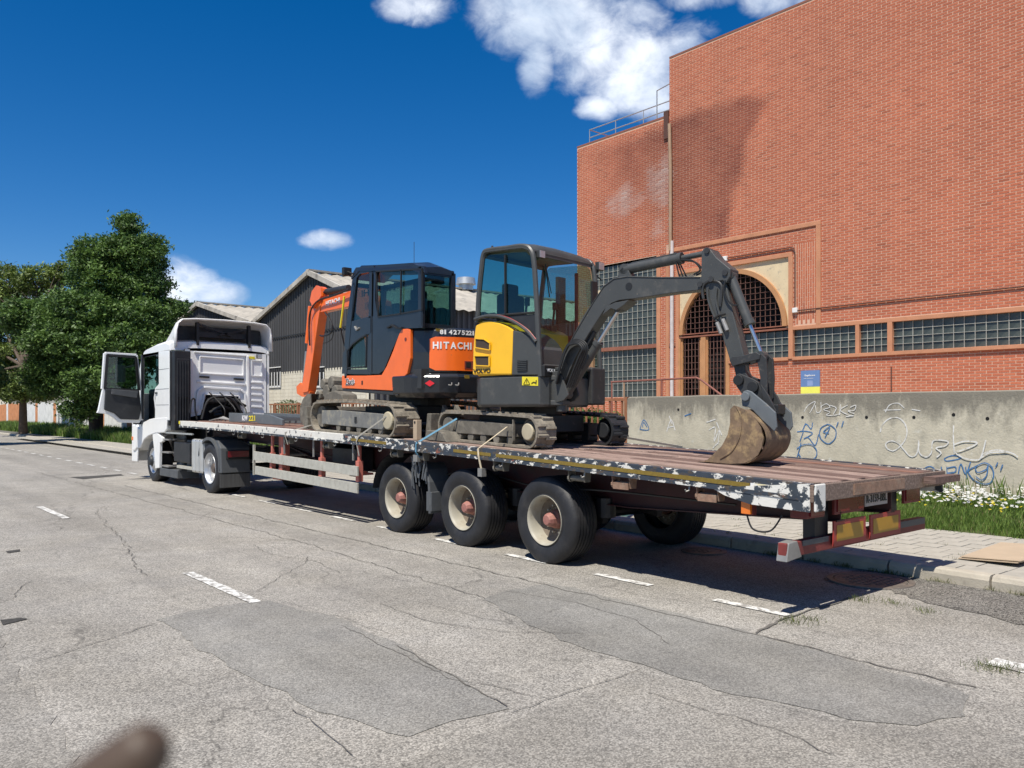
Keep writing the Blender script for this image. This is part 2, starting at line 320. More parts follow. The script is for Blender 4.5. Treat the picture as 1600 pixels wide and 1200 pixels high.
m_asph4 = asphalt('black_patch_asphalt', 0.065, 0.2, crack=False)
m_asph5 = asphalt('grimy_gutter_asphalt', 0.165, 0.75, crack=True)

# ------------------------------------------------------------------ mesh building
ORG = {}


def tag(o, label=None, cat=None, group=None, kind=None):
    if label: o['label'] = label
    if cat: o['category'] = cat
    if group: o['group'] = group
    if kind: o['kind'] = kind
    return o


def thing(name, loc, label, cat, group=None):
    o = bpy.data.objects.new(name, None); C.objects.link(o); o.location = loc; o.empty_display_size = 0.2
    ORG[o] = Vector(loc); return tag(o, label, cat, group)


class B:
    def __init__(s): s.v = []; s.f = []

    def add(s, vs, fs):
        n = len(s.v); s.v += [tuple(p) for p in vs]; s.f += [tuple(i + n for i in q) for q in fs]; return s

    def box(s, x0, x1, y0, y1, z0, z1):
        v = [(x, y, z) for x in (x0, x1) for y in (y0, y1) for z in (z0, z1)]
        return s.add(v, [(0, 1, 3, 2), (4, 6, 7, 5), (0, 4, 5, 1), (2, 3, 7, 6), (0, 2, 6, 4), (1, 5, 7, 3)])

    def cbox(s, c, sx, sy, sz, rz=0, M=None):
        m = M or Matrix.Rotation(rz, 3, 'Z'); c = Vector(c)
        v = [c + m @ Vector((x * sx / 2, y * sy / 2, z * sz / 2)) for x in (-1, 1) for y in (-1, 1) for z in (-1, 1)]
        return s.add(v, [(0, 1, 3, 2), (4, 6, 7, 5), (0, 4, 5, 1), (2, 3, 7, 6), (0, 2, 6, 4), (1, 5, 7, 3)])

    def beam(s, p, q, w, h=None, up=(0, 0, 1)):
        p, q = Vector(p), Vector(q); d = (q - p); L = d.length; d.normalize(); h = h or w
        sd_ = d.cross(Vector(up));
        if sd_.length < 1e-3: sd_ = d.cross(Vector((1, 0, 0)))
        sd_.normalize(); u2 = sd_.cross(d)
        v = [b + sd_ * (x * w / 2) + u2 * (z * h / 2) for b in (p, q) for x in (-1, 1) for z in (-1, 1)]
        return s.add(v, [(0, 1, 3, 2), (4, 6, 7, 5), (0, 4, 5, 1), (2, 3, 7, 6), (0, 2, 6, 4), (1, 5, 7, 3)])

    def cyl(s, p, q, r, r2=None, n=14, caps=True):
        p, q = Vector(p), Vector(q); d = (q - p).normalized(); a = d.orthogonal().normalized(); b = d.cross(a); r2 = r if r2 is None else r2
        v = []
        for (c, rr) in ((p, r), (q, r2)):
            for i in range(n):
                t = 2 * math.pi * i / n; v.append(c + a * rr * math.cos(t) + b * rr * math.sin(t))
        f = [(i, (i + 1) % n, n + (i + 1) % n, n + i) for i in range(n)]
        if caps: f += [tuple(range(n - 1, -1, -1)), tuple(range(n, 2 * n))]
        return s.add(v, f)

    def tube(s, pts, r, n=8, caps=True):
        pts = [Vector(p) for p in pts]; N = len(pts); v = []; prev = None
        for i, p in enumerate(pts):
            d = (pts[min(i + 1, N - 1)] - pts[max(i - 1, 0)]).normalized()
            if prev is None: a = d.orthogonal().normalized()
            else: a = (prev - d * prev.dot(d)); a = a.normalized() if a.length > 1e-5 else d.orthogonal().normalized()
            prev = a; b = d.cross(a); rr = r[i] if isinstance(r, (list, tuple)) else r
            for k in range(n):
                t = 2 * math.pi * k / n; v.append(p + a * rr * math.cos(t) + b * rr * math.sin(t))
        f = [(i * n + k, i * n + (k + 1) % n, (i + 1) * n + (k + 1) % n, (i + 1) * n + k) for i in range(N - 1) for k in range(n)]
        if caps: f += [tuple(range(n - 1, -1, -1)), tuple(range((N - 1) * n, N * n))]
        return s.add(v, f)

    def prism(s, poly, vec):
        poly = [Vector(p) for p in poly]; vec = Vector(vec); n = len(poly)
        nrm = Vector((0, 0, 0))
        for i in range(n): nrm += (poly[i]).cross(poly[(i + 1) % n])
        if nrm.dot(vec) > 0: poly = poly[::-1]
        v = poly + [p + vec for p in poly]
        f = [tuple(range(n)), tuple(range(2 * n - 1, n - 1, -1))] + [(i, n + i, n + (i + 1) % n, (i + 1) % n) for i in range(n)]
        return s.add(v, f)

    def loft(s, rings, close=True, caps=True):
        n = len(rings[0]); v = [p for r in rings for p in r]; f = []
        m = n if close else n - 1
        for i in range(len(rings) - 1):
            for k in range(m): f.append((i * n + k, i * n + (k + 1) % n, (i + 1) * n + (k + 1) % n, (i + 1) * n + k))
        if caps and close: f += [tuple(range(n - 1, -1, -1)), tuple(range((len(rings) - 1) * n, len(rings) * n))]
        return s.add(v, f)

    def lathe(s, c, axis, prof, n=32, closed=False):
        c = Vector(c); d = Vector(axis).normalized(); a = d.orthogonal().normalized(); b = d.cross(a); v = []
        for (t, r) in prof:
            for i in range(n):
                q = 2 * math.pi * i / n; v.append(c + d * t + a * r * math.cos(q) + b * r * math.sin(q))
        m = len(prof); f = []
        for j in range(m - 1 if not closed else m):
            j2 = (j + 1) % m
            for i in range(n): f.append((j * n + i, j * n + (i + 1) % n, j2 * n + (i + 1) % n, j2 * n + i))
        return s.add(v, f)

    def quad(s, *p): return s.add(p, [tuple(range(len(p)))])

    def mesh(s, name, mt, origin=(0, 0, 0), smooth=False):
        o = Vector(origin); me = bpy.data.meshes.new(name); me.from_pydata([tuple(Vector(p) - o) for p in s.v], [], s.f)
        if mt: me.materials.append(mt)
        if smooth:
            me.polygons.foreach_set('use_smooth', [True] * len(me.polygons)); me.set_sharp_from_angle(angle=R_(38))
        return me

    def build(s, name, mt, parent=None, smooth=False, bevel=0, org=None, label=None, cat=None, kind=None, group=None, fix=False):
        po = ORG[parent] if parent else Vector((0, 0, 0)); og = Vector(org) if org is not None else po
        me = s.mesh(name, mt, og, smooth); return place(name, me, parent, og, bevel, label, cat, kind, group)


def place(name, me, parent, og, bevel=0, label=None, cat=None, kind=None, group=None):
    o = bpy.data.objects.new(name, me); C.objects.link(o)
    po = ORG[parent] if parent else Vector((0, 0, 0)); og = Vector(og)
    if parent: o.parent = parent
    o.location = og - po; ORG[o] = og
    if bevel:
        b = o.modifiers.new('bevel', 'BEVEL'); b.width = bevel; b.segments = 2; b.limit_method = 'ANGLE'; b.angle_limit = R_(40)
    return tag(o, label, cat, group, kind)


def np_mesh(name, V, k, mt, col=None):
    """mesh of separate k-gons; V is (n*k,3)"""
    V = np.asarray(V, dtype=np.float32).reshape(-1, 3); n = len(V) // k
    me = bpy.data.meshes.new(name); me.vertices.add(len(V)); me.vertices.foreach_set('co', V.ravel())
    me.loops.add(len(V)); me.loops.foreach_set('vertex_index', np.arange(len(V), dtype=np.int32))
    me.polygons.add(n); me.polygons.foreach_set('loop_start', np.arange(0, len(V), k, dtype=np.int32)); me.polygons.foreach_set('loop_total', np.full(n, k, dtype=np.int32))
    if col is not None:
        a = me.color_attributes.new('col', 'FLOAT_COLOR', 'POINT'); c = np.ones((len(V), 4), dtype=np.float32); c[:, :3] = col; a.data.foreach_set('color', c.ravel())
    me.update(calc_edges=True); me.materials.append(mt); return me


def text_mesh(txt, mt, origin, right, up, size, name='lettering', parent=None, width=None, depth=0.003, bold=0.0, label=None, mirror=False):
    cu = bpy.data.curves.new('txt', 'FONT'); cu.body = txt; cu.size = 1; cu.extrude = 0.02; cu.offset = bold
    to = bpy.data.objects.new('txt', cu); C.objects.link(to)
    dg = bpy.context.evaluated_depsgraph_get(); me0 = to.evaluated_get(dg).to_mesh()
    vs = [v.co.copy() for v in me0.vertices]; fs = [tuple(p.vertices) for p in me0.polygons]; to.to_mesh_clear() if False else None
    bpy.data.objects.remove(to); bpy.data.curves.remove(cu)
    x0 = min(v.x for v in vs); x1 = max(v.x for v in vs); y0 = min(v.y for v in vs); y1 = max(v.y for v in vs)
    right = Vector(right).normalized(); up = Vector(up).normalized(); nrm = right.cross(up).normalized()
    if mirror: nrm = -nrm
    sy = size / (y1 - y0); sx = (width / (x1 - x0)) if width else sy
    b = B(); b.add([Vector(origin) + right * ((v.x - x0) * sx) + up * ((v.y - y0) * sy) + nrm * (depth + v.z / 0.02 * depth * 0.6) for v in vs], fs)
    return b.build(name, mt, parent, label=label)


def spline(pts, k=6):
    P = [Vector(p) for p in pts]; P = [P[0]] + P + [P[-1]]; out = []
    for i in range(1, len(P) - 2):
        for j in range(k):
            t = j / k; a, b, c, d = P[i - 1], P[i], P[i + 1], P[i + 2]
            out.append(0.5 * ((2 * b) + (c - a) * t + (2 * a - 5 * b + 4 * c - d) * t * t + (3 * b - a - 3 * c + d) * t ** 3))
    out.append(P[-2]); return out


def wob(s, k=1.0): return mnoise.noise(Vector((s * k, 3.7, 1.3)))


# ================================================================== GROUND, ROAD, PAVEMENT
tag(B().quad((-400, -400, -0.06), (900, -400, -0.06), (900, 900, -0.06), (-400, 900, -0.06)).build('ground', m_ground), kind='structure')
KX = lambda y: 8.33 + 0.05 * min(y, 6) + 0.034 * max(0, min(y - 6, 40)) if y > 0 else 8.33       # kerb line
road = B()
ys = [-40, 0] + list(range(2, 60, 4)) + [80, 120, 200]
for i in range(len(ys) - 1):
    a, b = ys[i], ys[i + 1]; road.quad((-9, a, 0), (KX(a) + 0.05, a, 0), (KX(b) + 0.05, b, 0), (-9, b, 0))
road = road.build('road', m_asph, kind='structure')


def patch(name, pts, mt, z, jag=0.035, seg=0.12, kind=None):
    P = [at_z(u, v) for (u, v) in pts]; out = []
    for i in range(len(P)):
        a, b = P[i], P[(i + 1) % len(P)]; n = max(1, int((b - a).length / seg))
        for j in range(n):
            p = a.lerp(b, j / n); q = Vector((wob(p.x * 7 + p.y * 5, 1.0), wob(p.y * 7 - p.x * 4 + 9, 1.0), 0)) * jag * 2; out.append(Vector((p.x + q.x, p.y + q.y, z)))
    return B().quad(*out).build(name, mt, road, kind=kind)


patch('patch', [(248, 968), (300, 955), (418, 938), (520, 962), (620, 1005), (705, 1055), (800, 1108), (720, 1128), (640, 1150), (520, 1120), (430, 1075), (345, 1035)], m_asph2, 0.004)
patch('patch', [(755, 938), (800, 922), (862, 912), (1000, 945), (1180, 990), (1360, 1040), (1525, 1090), (1500, 1120), (1440, 1135), (1330, 1125), (1150, 1085), (1000, 1040), (880, 1000)], m_asph2, 0.004)
patch('patch', [(1000, 1048), (1160, 1090), (1330, 1130), (1440, 1140), (1520, 1130), (1700, 1180), (1900, 1300), (700, 1330), (640, 1195), (800, 1130)], m_asph3, 0.003)
patch('patch', [(-60, 960), (0, 1000), (60, 1090), (115, 1180), (150, 1260), (-400, 1260)], m_asph3, 0.004)
patch('patch', [(108, 746), (190, 741), (194, 743), (130, 749)], m_asph4, 0.006, 0.02)
patch('patch', [(0, 970), (30, 966), (42, 968), (5, 977)], m_asph4, 0.006, 0.01)
patch('patch', [(8, 862), (30, 859), (32, 862), (12, 865)], m_asph4, 0.006, 0.01)
gut = []
for i in range(120):
    y = -6 + i * 0.0865; gut.append((KX(y) - 0.01, y, 0.005))
for i in range(119, -1, -1):
    y = -6 + i * 0.0865; gut.append((7.2 + 0.22 * wob(y * 2.3) + 0.10 * wob(y * 9) + 0.28 * max(0, y - 2.2), y, 0.005))
B().quad(*gut).build('gutter_patch', m_asph5, road)

cr = B()


def ribbon(b, pts, w, z, jag=0.03, seg=0.06):
    L = []; R = []; s = random.uniform(0, 99)
    P = [Vector((p[0], p[1], 0)) for p in pts]
    for i in range(len(P) - 1):
        d = P[i + 1] - P[i]; n = max(2, int(d.length / seg)); t = d.normalized(); nn = Vector((-t.y, t.x, 0))
        for j in range(n + (i == len(P) - 2)):
            p = P[i] + d * (j / n); s += seg; q = nn * jag * (wob(s * 3.1) + 0.6 * wob(s * 11)); ww = w * (0.5 + 0.9 * abs(wob(s * 5.3 + 40)))
            L.append(p + q + nn * ww); R.append(p + q - nn * ww)
    for i in range(len(L) - 1): b.quad((L[i].x, L[i].y, z), (R[i].x, R[i].y, z), (R[i + 1].x, R[i + 1].y, z), (L[i + 1].x, L[i + 1].y, z))


ribbon(cr, [(5.42, 2.0), (5.40, 6), (5.35, 12), (5.3, 20)], 0.009, 0.007, 0.05)
ribbon(cr, [(4.6, 5.8), (4.75, 10), (4.7, 17), (4.6, 26)], 0.007, 0.007, 0.06)
ribbon(cr, [tuple(at_z(1180, 990))[:2], tuple(at_z(1225, 968))[:2], tuple(at_z(1330, 935))[:2]], 0.016, 0.008, 0.03)
ribbon(cr, [tuple(at_z(800, 1112))[:2], tuple(at_z(1000, 1048))[:2]], 0.005, 0.009, 0.03)
ribbon(cr, [tuple(at_z(1010, 1085))[:2], tuple(at_z(1150, 1120))[:2], tuple(at_z(1240, 1150))[:2], tuple(at_z(1300, 1180))[:2]], 0.004, 0.009, 0.05)
ribbon(cr, [tuple(at_z(620, 1010))[:2], tuple(at_z(705, 1058))[:2], tuple(at_z(790, 1105))[:2]], 0.006, 0.009, 0.03)
ribbon(cr, [tuple(at_z(50, 1035))[:2], tuple(at_z(130, 1010))[:2], tuple(at_z(240, 975))[:2]], 0.006, 0.009, 0.05)
ribbon(cr, [tuple(at_z(455, 1110))[:2], tuple(at_z(500, 1140))[:2], tuple(at_z(560, 1180))[:2]], 0.004, 0.010, 0.05)
ribbon(cr, [tuple(at_z(150, 800))[:2], tuple(at_z(210, 870))[:2], tuple(at_z(225, 900))[:2]], 0.006, 0.009, 0.08)
ribbon(cr, [tuple(at_z(80, 830))[:2], tuple(at_z(180, 720))[:2]], 0.006, 0.009, 0.2)
for k in range(14):
    x = random.uniform(1.4, 5.0); y = random.uniform(5, 26); a = random.uniform(0, 6.28); p = [(x, y)]
    for j in range(3): a += random.uniform(-0.7, 0.7); x += 0.5 * math.cos(a); y += 0.8 * math.sin(a); p.append((x, y))
    ribbon(cr, p, 0.004, 0.0075, 0.05)
cr.build('crack', m_crack, road, kind='stuff')
# kerb joint line of weeds is added with the grass


def marking(x0, x1, y0, y1, dx=0.0):
    b = B(); n = max(2, int((y1 - y0) / 0.07)); L = []; Rr = []
    for i in range(n + 1):
        y = y0 + (y1 - y0) * i / n; o = dx * i / n; L.append((x0 + o + 0.012 * wob(y * 23), y, 0.008)); Rr.append((x1 + o + 0.012 * wob(y * 19 + 7), y, 0.008))
    b.quad(*(Rr + L[::-1])); b.build('road_marking', m_line, road)


for y0, y1 in ((7.0, 8.75), (14.4, 16.45), (22.3, 24.4), (30, 32), (38, 40)): marking(2.87 + 0.004 * y0, 2.98 + 0.004 * y0, y0, y1)
y = 3.7
while y < 70:
    x = 6.0 + 0.022 * min(y, 20); marking(x, x + 0.10, y, y + 0.74, 0.01); y += 1.50
p = at_z(1580, 1040); marking(p.x - 0.12, p.x + 0.08, p.y - 0.25, p.y + 0.12)

# pavement: bed, kerb stones, tiles
pv = B()
for i in range(len(ys) - 1):
    a, b = ys[i], ys[i + 1]; pv.quad((KX(a) + 0.14, a, 0.105), (11.6, a, 0.105), (11.6, b, 0.105), (KX(b) + 0.14, b, 0.105))
pav = pv.build('pavement', m_joint, kind='structure')
kerb = B().box(8.36, 8.38, -40, -39, -0.05, 0.1).build('kerb', m_kerb, kind='structure')
kst = B()
k = 0; y = -8.0; near = []
while y < 120:
    Ly = 1.0; xa, xb = KX(y), KX(y + Ly); h = 0.135 + 0.008 * wob(y * 9)
    b = B(); w = 0.15; g = 0.012; ya, yb = y + g, y + Ly - g
    x_ = xa - 0.005 * random.random()
    prof = [(0, -0.05), (0, h - 0.05), (0.02, h - 0.012), (0.045, h), (w, h), (w, -0.05)]
    rings = [[(KX(t) + px, t, pz) for (px, pz) in prof] for t in (ya, (ya + yb) / 2, yb)]
    if y < 58: B().loft(rings).build('kerb_stone', m_kerb, kerb)
    else: kst.loft(rings)
    y += Ly
kst.build('kerb_run', m_kerb, kerb, kind='stuff')
tl = []
sz = 0.30
for iy in range(-10, 190):
    for ix in range(0, 11):
        x = 8.95 + ix * sz; y = iy * sz + 0.15 * (ix % 2)
        if x + sz > 11.55: continue
        tl.append((math.hypot(x, y) if y > 2 else 99 + abs(y), x, y))
# narrow strip next to the kerb, tile by tile
tl.sort()
tile_m = [B().box(-0.143, 0.143, -0.143, 0.143, -0.02, 0.0).mesh('pavement_tile', m_paver) for _ in range(1)]
for v in tile_m:
    pass
stf = B()
for i, (d, x, y) in enumerate(tl):
    z = 0.122 + 0.004 * wob(x * 13 + y * 31)
    if i < 300:
        o = place('pavement_tile', tile_m[0], pav, (x + 0.15, y + 0.15, z)); o.rotation_euler = (0.012 * wob(x * 9 + y), 0.012 * wob(y * 7 - x), 0)
    else: stf.box(x + 0.007, x + 0.293, y + 0.007, y + 0.293, z - 0.02, z)
stf.build('far_tiles', m_paver, pav, kind='stuff')
st = B()
y = -3.0
while y < 58:
    st.box(KX(y) + 0.155, 8.945, y + 0.01, y + 0.39, 0.10, 0.124 + 0.003 * wob(y * 5)) if KX(y) < 8.75 else None
    y += 0.4
st.build('edge_tiles', m_paver, pav, kind='stuff')

# manhole covers
for (u, v, r, lab) in ((1360, 908, 0.34, 'large round iron manhole cover in the gutter behind the trailer tail'), (1100, 862, 0.20, 'small round manhole cover in the shade under the trailer tail')):
    c = at_z(u, v); t = thing('manhole_cover', (c.x, c.y, 0), lab, 'manhole cover', 'manhole covers in the gutter')
    B().lathe((c.x, c.y, 0), (0, 0, 1), [(0.004, r + 0.07), (0.016, r + 0.065), (0.016, r + 0.01), (0.006, r + 0.008)], 40).build('frame', m_iron, t)
    b = B().lathe((c.x, c.y, 0), (0, 0, 1), [(0.006, r), (0.014, r - 0.004), (0.014, r - 0.03), (0.011, r - 0.035), (0.011, 0.001)], 40)
    for i in range(-4, 5):
        for j in range(-4, 5):
            if math.hypot(i, j) * 0.075 < r - 0.07: b.box(c.x + i * 0.075 - 0.022, c.x + i * 0.075 + 0.022, c.y + j * 0.075 - 0.022, c.y + j * 0.075 + 0.022, 0.010, 0.017)
    b.build('lid', m_iron, t)

# bank of grass and the raised yard behind the concrete wall
bank = B(); rows = []
for y in [-12] + [i * 0.6 for i in range(-8, 60)] + [40, 60, 90, 150]:
    rows.append([(x, y, 0.10 + hgt + 0.03 * wob(x * 3 + y * 2)) for x, hgt in ((11.35 + 0.10 * wob(y * 4), 0.0), (11.9, 0.07), (12.8, 0.12), (13.6, 0.17), (14.1, 0.19))])
bank.loft(rows, close=False, caps=False); bank.build('grass_bank', m_soil, kind='structure', smooth=True)
B().quad((14.25, -30, 0.9), (60, -30, 0.9), (60, 31, 0.9), (14.25, 31, 0.9)).build('yard', pm('yard_concrete', (0.36, 0.33, 0.28), 0.9, vs=1), kind='structure')
B().quad((14.25, 31, 0.3), (80, 31, 0.3), (80, 130, 0.3), (14.25, 130, 0.3)).build('yard_far', m_ground, kind='structure')

# ================================================================== BRICK BUILDING
XF = 20.0
bld = thing('brick_building', (XF, 12.0, 0.9), 'large red brick hall with an arched gateway and grid windows behind the graffiti wall', 'building')
YS, YL, YR = 16.13, 20.15, -2.0            # step between the two blocks, far corner, right end
ZT, ZL = 12.55, 10.78
ZB = 0.9
# openings (y0, y1, z0, z1) in the facade
OPEN = [(16.62, 19.37, 2.15, 6.55), (12.06, 15.75, 3.95, 5.86), (14.0, 15.75, 0.9, 3.95), (12.06, 14.0, 3.14, 3.95), (-2.0, 11.93, 3.10, 3.97)]
FRM = [(16.13, 16.25, ZB, 6.75)]
VERT = (11.26, 11.86, 4.02, 6.2)           # bricks set upright beside the arch


def stain(y, z):
    """0..1 wash of damp on the wall below the overflow"""
    n = mnoise.noise(Vector((y * 0.9, z * 0.9, 0))) * 0.5 + mnoise.noise(Vector((y * 3, z * 3, 4))) * 0.25
    # right boundary bends from the tip at the top right down to the pipe
    zt = np.interp(y, [12.2, 12.6, 13.6, 16.1], [10.35, 10.45, 10.75, 10.7]) if y < YS else 10.6
    yr = np.interp(z, [6.6, 7.8, 8.6, 9.25, 9.93, 10.4], [13.95, 13.65, 13.45, 13.2, 12.75, 12.3])
    d = min(zt + 0.10 * n - z, (y - yr) + 0.22 * n)
    if z < 6.7: return 0.0
    s = max(0, min(1, d / 0.3))
    inner = 0.62 + 0.5 * n
    if y > YS: s *= max(0.0, min(1, (19.6 - y + n) / 2.0)) * max(0.15, min(1, (z - 6.2) / 3.5))
    return s * max(0.25, min(1, inner + 0.35 * max(0, 1 - d / 0.9)))


def effl(y, z):
    n = mnoise.noise(Vector((y * 2.2, z * 1.6, 9))) + 0.5 * mnoise.noise(Vector((y * 6, z * 6, 2)))
    a = max(0, 1 - ((y - 16.45) / 0.65) ** 2 - ((z - 8.9) / 1.0) ** 2) + max(0, 1 - ((y - 18.1) / 1.0) ** 2 - ((z - 8.5) / 0.7) ** 2) * 0.9 + 0.5 * max(0, 1 - ((y - 16.5) / 0.5) ** 2 - ((z - 7.6) / 1.2) ** 2)
    return max(0, min(1, a * 1.2 + n * 0.6 - 0.35)) if a > 0 else 0


def bcol(y, z, t):
    base = np.array((0.415, 0.112, 0.053)) * (1 - t) + np.array((0.48, 0.143, 0.070)) * t
    if random.random() < 0.03: base = base * 0.8
    base = base * (1 + 0.12 * mnoise.noise(Vector((y * 0.35, z * 0.5, 1))) + 0.13 * mnoise.noise(Vector((y * 1.7, z * 0.14, 6))) + 0.06 * mnoise.noise(Vector((y * 4, z * 4, 3))))
    s = stain(y, z); base = base * (1 - s * np.array((0.56, 0.64, 0.60)))
    e = effl(y, z) * (0.35 + 0.4 * random.random()); return base * (1 - e) + np.array((0.50, 0.42, 0.38)) * e


def top(y): return ZT if y < YS else ZL


# mortar backing, a grid with the openings left out
yl = sorted(set([YR, YS, YL] + [a for o in OPEN for a in o[:2]] + list(np.arange(YR, YL, 0.3)))); zl = sorted(set([ZB, ZT, ZL] + [a for o in OPEN for a in o[2:]] + list(np.arange(ZB, ZT, 0.3))))
V = []; COL = []
for i in range(len(yl) - 1):
    for j in range(len(zl) - 1):
        y0, y1, z0, z1 = yl[i], yl[i + 1], zl[j], zl[j + 1]; cy, cz = (y0 + y1) / 2, (z0 + z1) / 2
        if cz > top(cy) or any(o[0] < cy < o[1] and o[2] < cz < o[3] for o in OPEN): continue
        for (a, b) in ((y1, z0), (y0, z0), (y0, z1), (y1, z1)):
            V.append((XF, a, b)); s = stain(a, b); e = effl(a, b) * 0.5; c = np.array((0.62, 0.395, 0.275)) * (1 - s * np.array((0.46, 0.54, 0.54))); COL.append(c * (1 - e) + np.array((0.6, 0.55, 0.5)) * e)
me = np_mesh('mortar', np.array(V) - np.array(ORG[bld]), 4, m_mort, np.array(COL)); place('mortar', me, bld, ORG[bld])
# bricks
PITCH, LEN, G = 0.066, 0.238, 0.017
cells = []
nrow = int((ZT - ZB) / PITCH)
for r in range(nrow):
    z0 = ZB + r * PITCH; z1 = z0 + PITCH - G; zc = (z0 + z1) / 2
    ymax = YL if zc < ZL - 0.03 else YS
    blocks = [(o[0], o[1]) for o in OPEN if o[2] - 0.02 < zc < o[3] + 0.02]
    if VERT[2] < zc < VERT[3]: blocks.append((VERT[0], VERT[1]))
    if zc < 6.80: blocks.append((16.13, 16.25))
    y = YR + (LEN / 2 if r % 2 else 0) + 0.004 * random.random()
    while y < ymax:
        segs = [(y, min(y + LEN - G, ymax))]
        for (a, b) in blocks:
            ns = []
            for (p, q) in segs:
                if q <= a or p >= b: ns.append((p, q))
                else:
                    if p < a: ns.append((p, a - 0.004))
                    if q > b: ns.append((b + 0.004, q))
            segs = ns
        for (p, q) in segs:
            if q - p > 0.03: cells.append((p, q, z0, z1))
        y += LEN
y = VERT[0]
while y + PITCH <= VERT[1] + 0.02:
    z = VERT[2] + random.choice((0, 0.11))
    z = VERT[2] + (0.11 if int(y / PITCH) % 2 else 0)
    while z < VERT[3]:
        cells.append((y, y + PITCH - G, z, min(z + LEN - G, VERT[3]))); z += LEN
    y += PITCH
# corbelled top course
def inframe(y, z):
    d = DX * XF + DY * y; u = 800 + F * (DY * XF - DX * y) / d; v = HZ - (z - H) * F / d
    return 1240 < u < 1598 and 2 < v < 600
cand = sorted([c for c in cells if inframe(c[0], c[2]) and c[1] - c[0] > 0.15], key=lambda c: math.hypot(XF, c[0]) ** 2 + (c[2] - H) ** 2)[:290]
near = set(cand)
bm_ = []
for k in range(7):
    t = k / 6; col = np.array(bcol(5, 3, t)); b = B().box(-0.004, 0.01, -0.5, 0.5, -0.5, 0.5); me = b.mesh('brick', m_brick)
    a = me.color_attributes.new('col', 'FLOAT_COLOR', 'POINT'); a.data.foreach_set('color', np.tile(np.append(col, 1), 8).astype(np.float32)); bm_.append(me)
rest = []
for c in cells:
    if c in near:
        o = place('brick', bm_[min(6, int(random.random() ** 1.0 * 7))], bld, (XF - 0.002 * random.random(), (c[0] + c[1]) / 2, (c[2] + c[3]) / 2)); o.scale = (1, c[1] - c[0], c[3] - c[2])
    else: rest.append(c)
R = np.array(rest); n = len(R); x0 = XF - 0.003 - 0.002 * rng.random(n); x1 = np.full(n, XF + 0.004)
y0, y1, z0, z1 = R.T
P8 = np.stack([np.stack([a, b, c], -1) for (a, b, c) in ((x0, y0, z0), (x0, y0, z1), (x0, y1, z0), (x0, y1, z1), (x1, y0, z0), (x1, y0, z1), (x1, y1, z0), (x1, y1, z1))], 1)
fq = [(0, 1, 3, 2), (0, 4, 5, 1), (2, 3, 7, 6), (0, 2, 6, 4), (1, 5, 7, 3)]
VV = P8[:, [i for q in fq for i in q], :].reshape(-1, 3) - np.array(ORG[bld])
CC = np.repeat(np.array([bcol((c[0] + c[1]) / 2, c[2], random.random()) for c in rest]), 20, axis=0)
me = np_mesh('brickwork', VV, 4, m_brick, CC); place('brickwork', me, bld, ORG[bld], kind='stuff')
# body of the two blocks behind the facade: roofs, end walls
m_side = pm('side_brick', (0.36, 0.12, 0.07), 0.85, var=0.15)
b = B().box(XF + 0.01, 34, YR, YS, ZT - 0.03, ZT - 0.0).box(XF + 0.01, 34, YS, YL, ZL - 0.03, ZL)
b.build('roof', m_side, bld)
b = B().box(XF + 0.01, 34, YS - 0.02, YS, ZL, ZT - 0.04).box(XF + 0.01, 34, YL - 0.02, YL, 0, ZL - 0.04).box(XF + 0.01, 34, YR, YR + 0.02, 0, ZT - 0.04).box(34, 34.1, YR, YL, 0, ZL - 0.04)
b.build('side_wall', m_side, bld)
B().box(XF - 0.012, XF + 0.3, YR, YS + 0.0, ZT, ZT + 0.05).box(XF - 0.012, XF + 0.3, YS + 0.01, YL, ZL, ZL + 0.05).build('coping', m_brnf, bld)
# dark room behind the openings
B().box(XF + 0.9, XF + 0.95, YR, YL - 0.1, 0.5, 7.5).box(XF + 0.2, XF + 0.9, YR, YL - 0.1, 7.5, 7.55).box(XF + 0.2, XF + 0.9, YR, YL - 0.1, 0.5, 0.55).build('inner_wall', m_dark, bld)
# opening reveals and concrete bands
b = B()
x0, x1 = XF - 0.035, XF + 0.16
b.box(x0, x1, 11.13, 16.13, 6.57, 6.68).box(x0, x1, 11.13, 11.26, 3.97, 6.57)            # big outer frame
b.box(x0, x1, 16.13, 16.25, 2.15, 6.55).box(x0, x1, 16.47, 16.62, 2.05, 6.55)
b.box(x0, x1, 15.75, 15.87, 0.9, 5.98).box(x0, x1, 11.95, 15.75, 5.86, 5.98).box(x0, x1, 11.93, 12.06, 3.10, 5.86)
b.box(x0, x1, YR, 11.93, 3.87, 3.97).box(x0 - 0.03, x1, YR, 11.93, 3.06, 3.15).box(x0 - 0.03, x1, 12.06, 13.95, 3.06, 3.15)
b.box(x0, x1, 10.09, 10.19, 3.15, 3.87).box(x0, x1, 9.26, 9.38, 3.15, 3.87).box(x0, x1, 2.2, 2.32, 3.15, 3.87)
b.box(x0, x1, 19.37, 19.47, 2.15, 6.55)
for q in range(0, len(b.v), 8): b2 = B(); b2.v = b.v[q:q + 8]; b2.f = b.f[:6]; b2.build('concrete_frame', m_salm, bld, bevel=0.006)
b = B().box(XF - 0.02, XF + 0.12, 16.62, 19.37, 5.55, 5.74); b.build('beige_band', m_beige, bld)
B().box(XF - 0.03, XF + 0.12, 16.62, 19.37, 3.68, 3.80).box(XF - 0.03, XF + 0.12, 15.87, 16.13, 3.68, 3.78).box(XF - 0.03, XF + 0.12, 16.05, 16.62, 6.5, 6.56).build('brown_transom', m_brnf, bld)


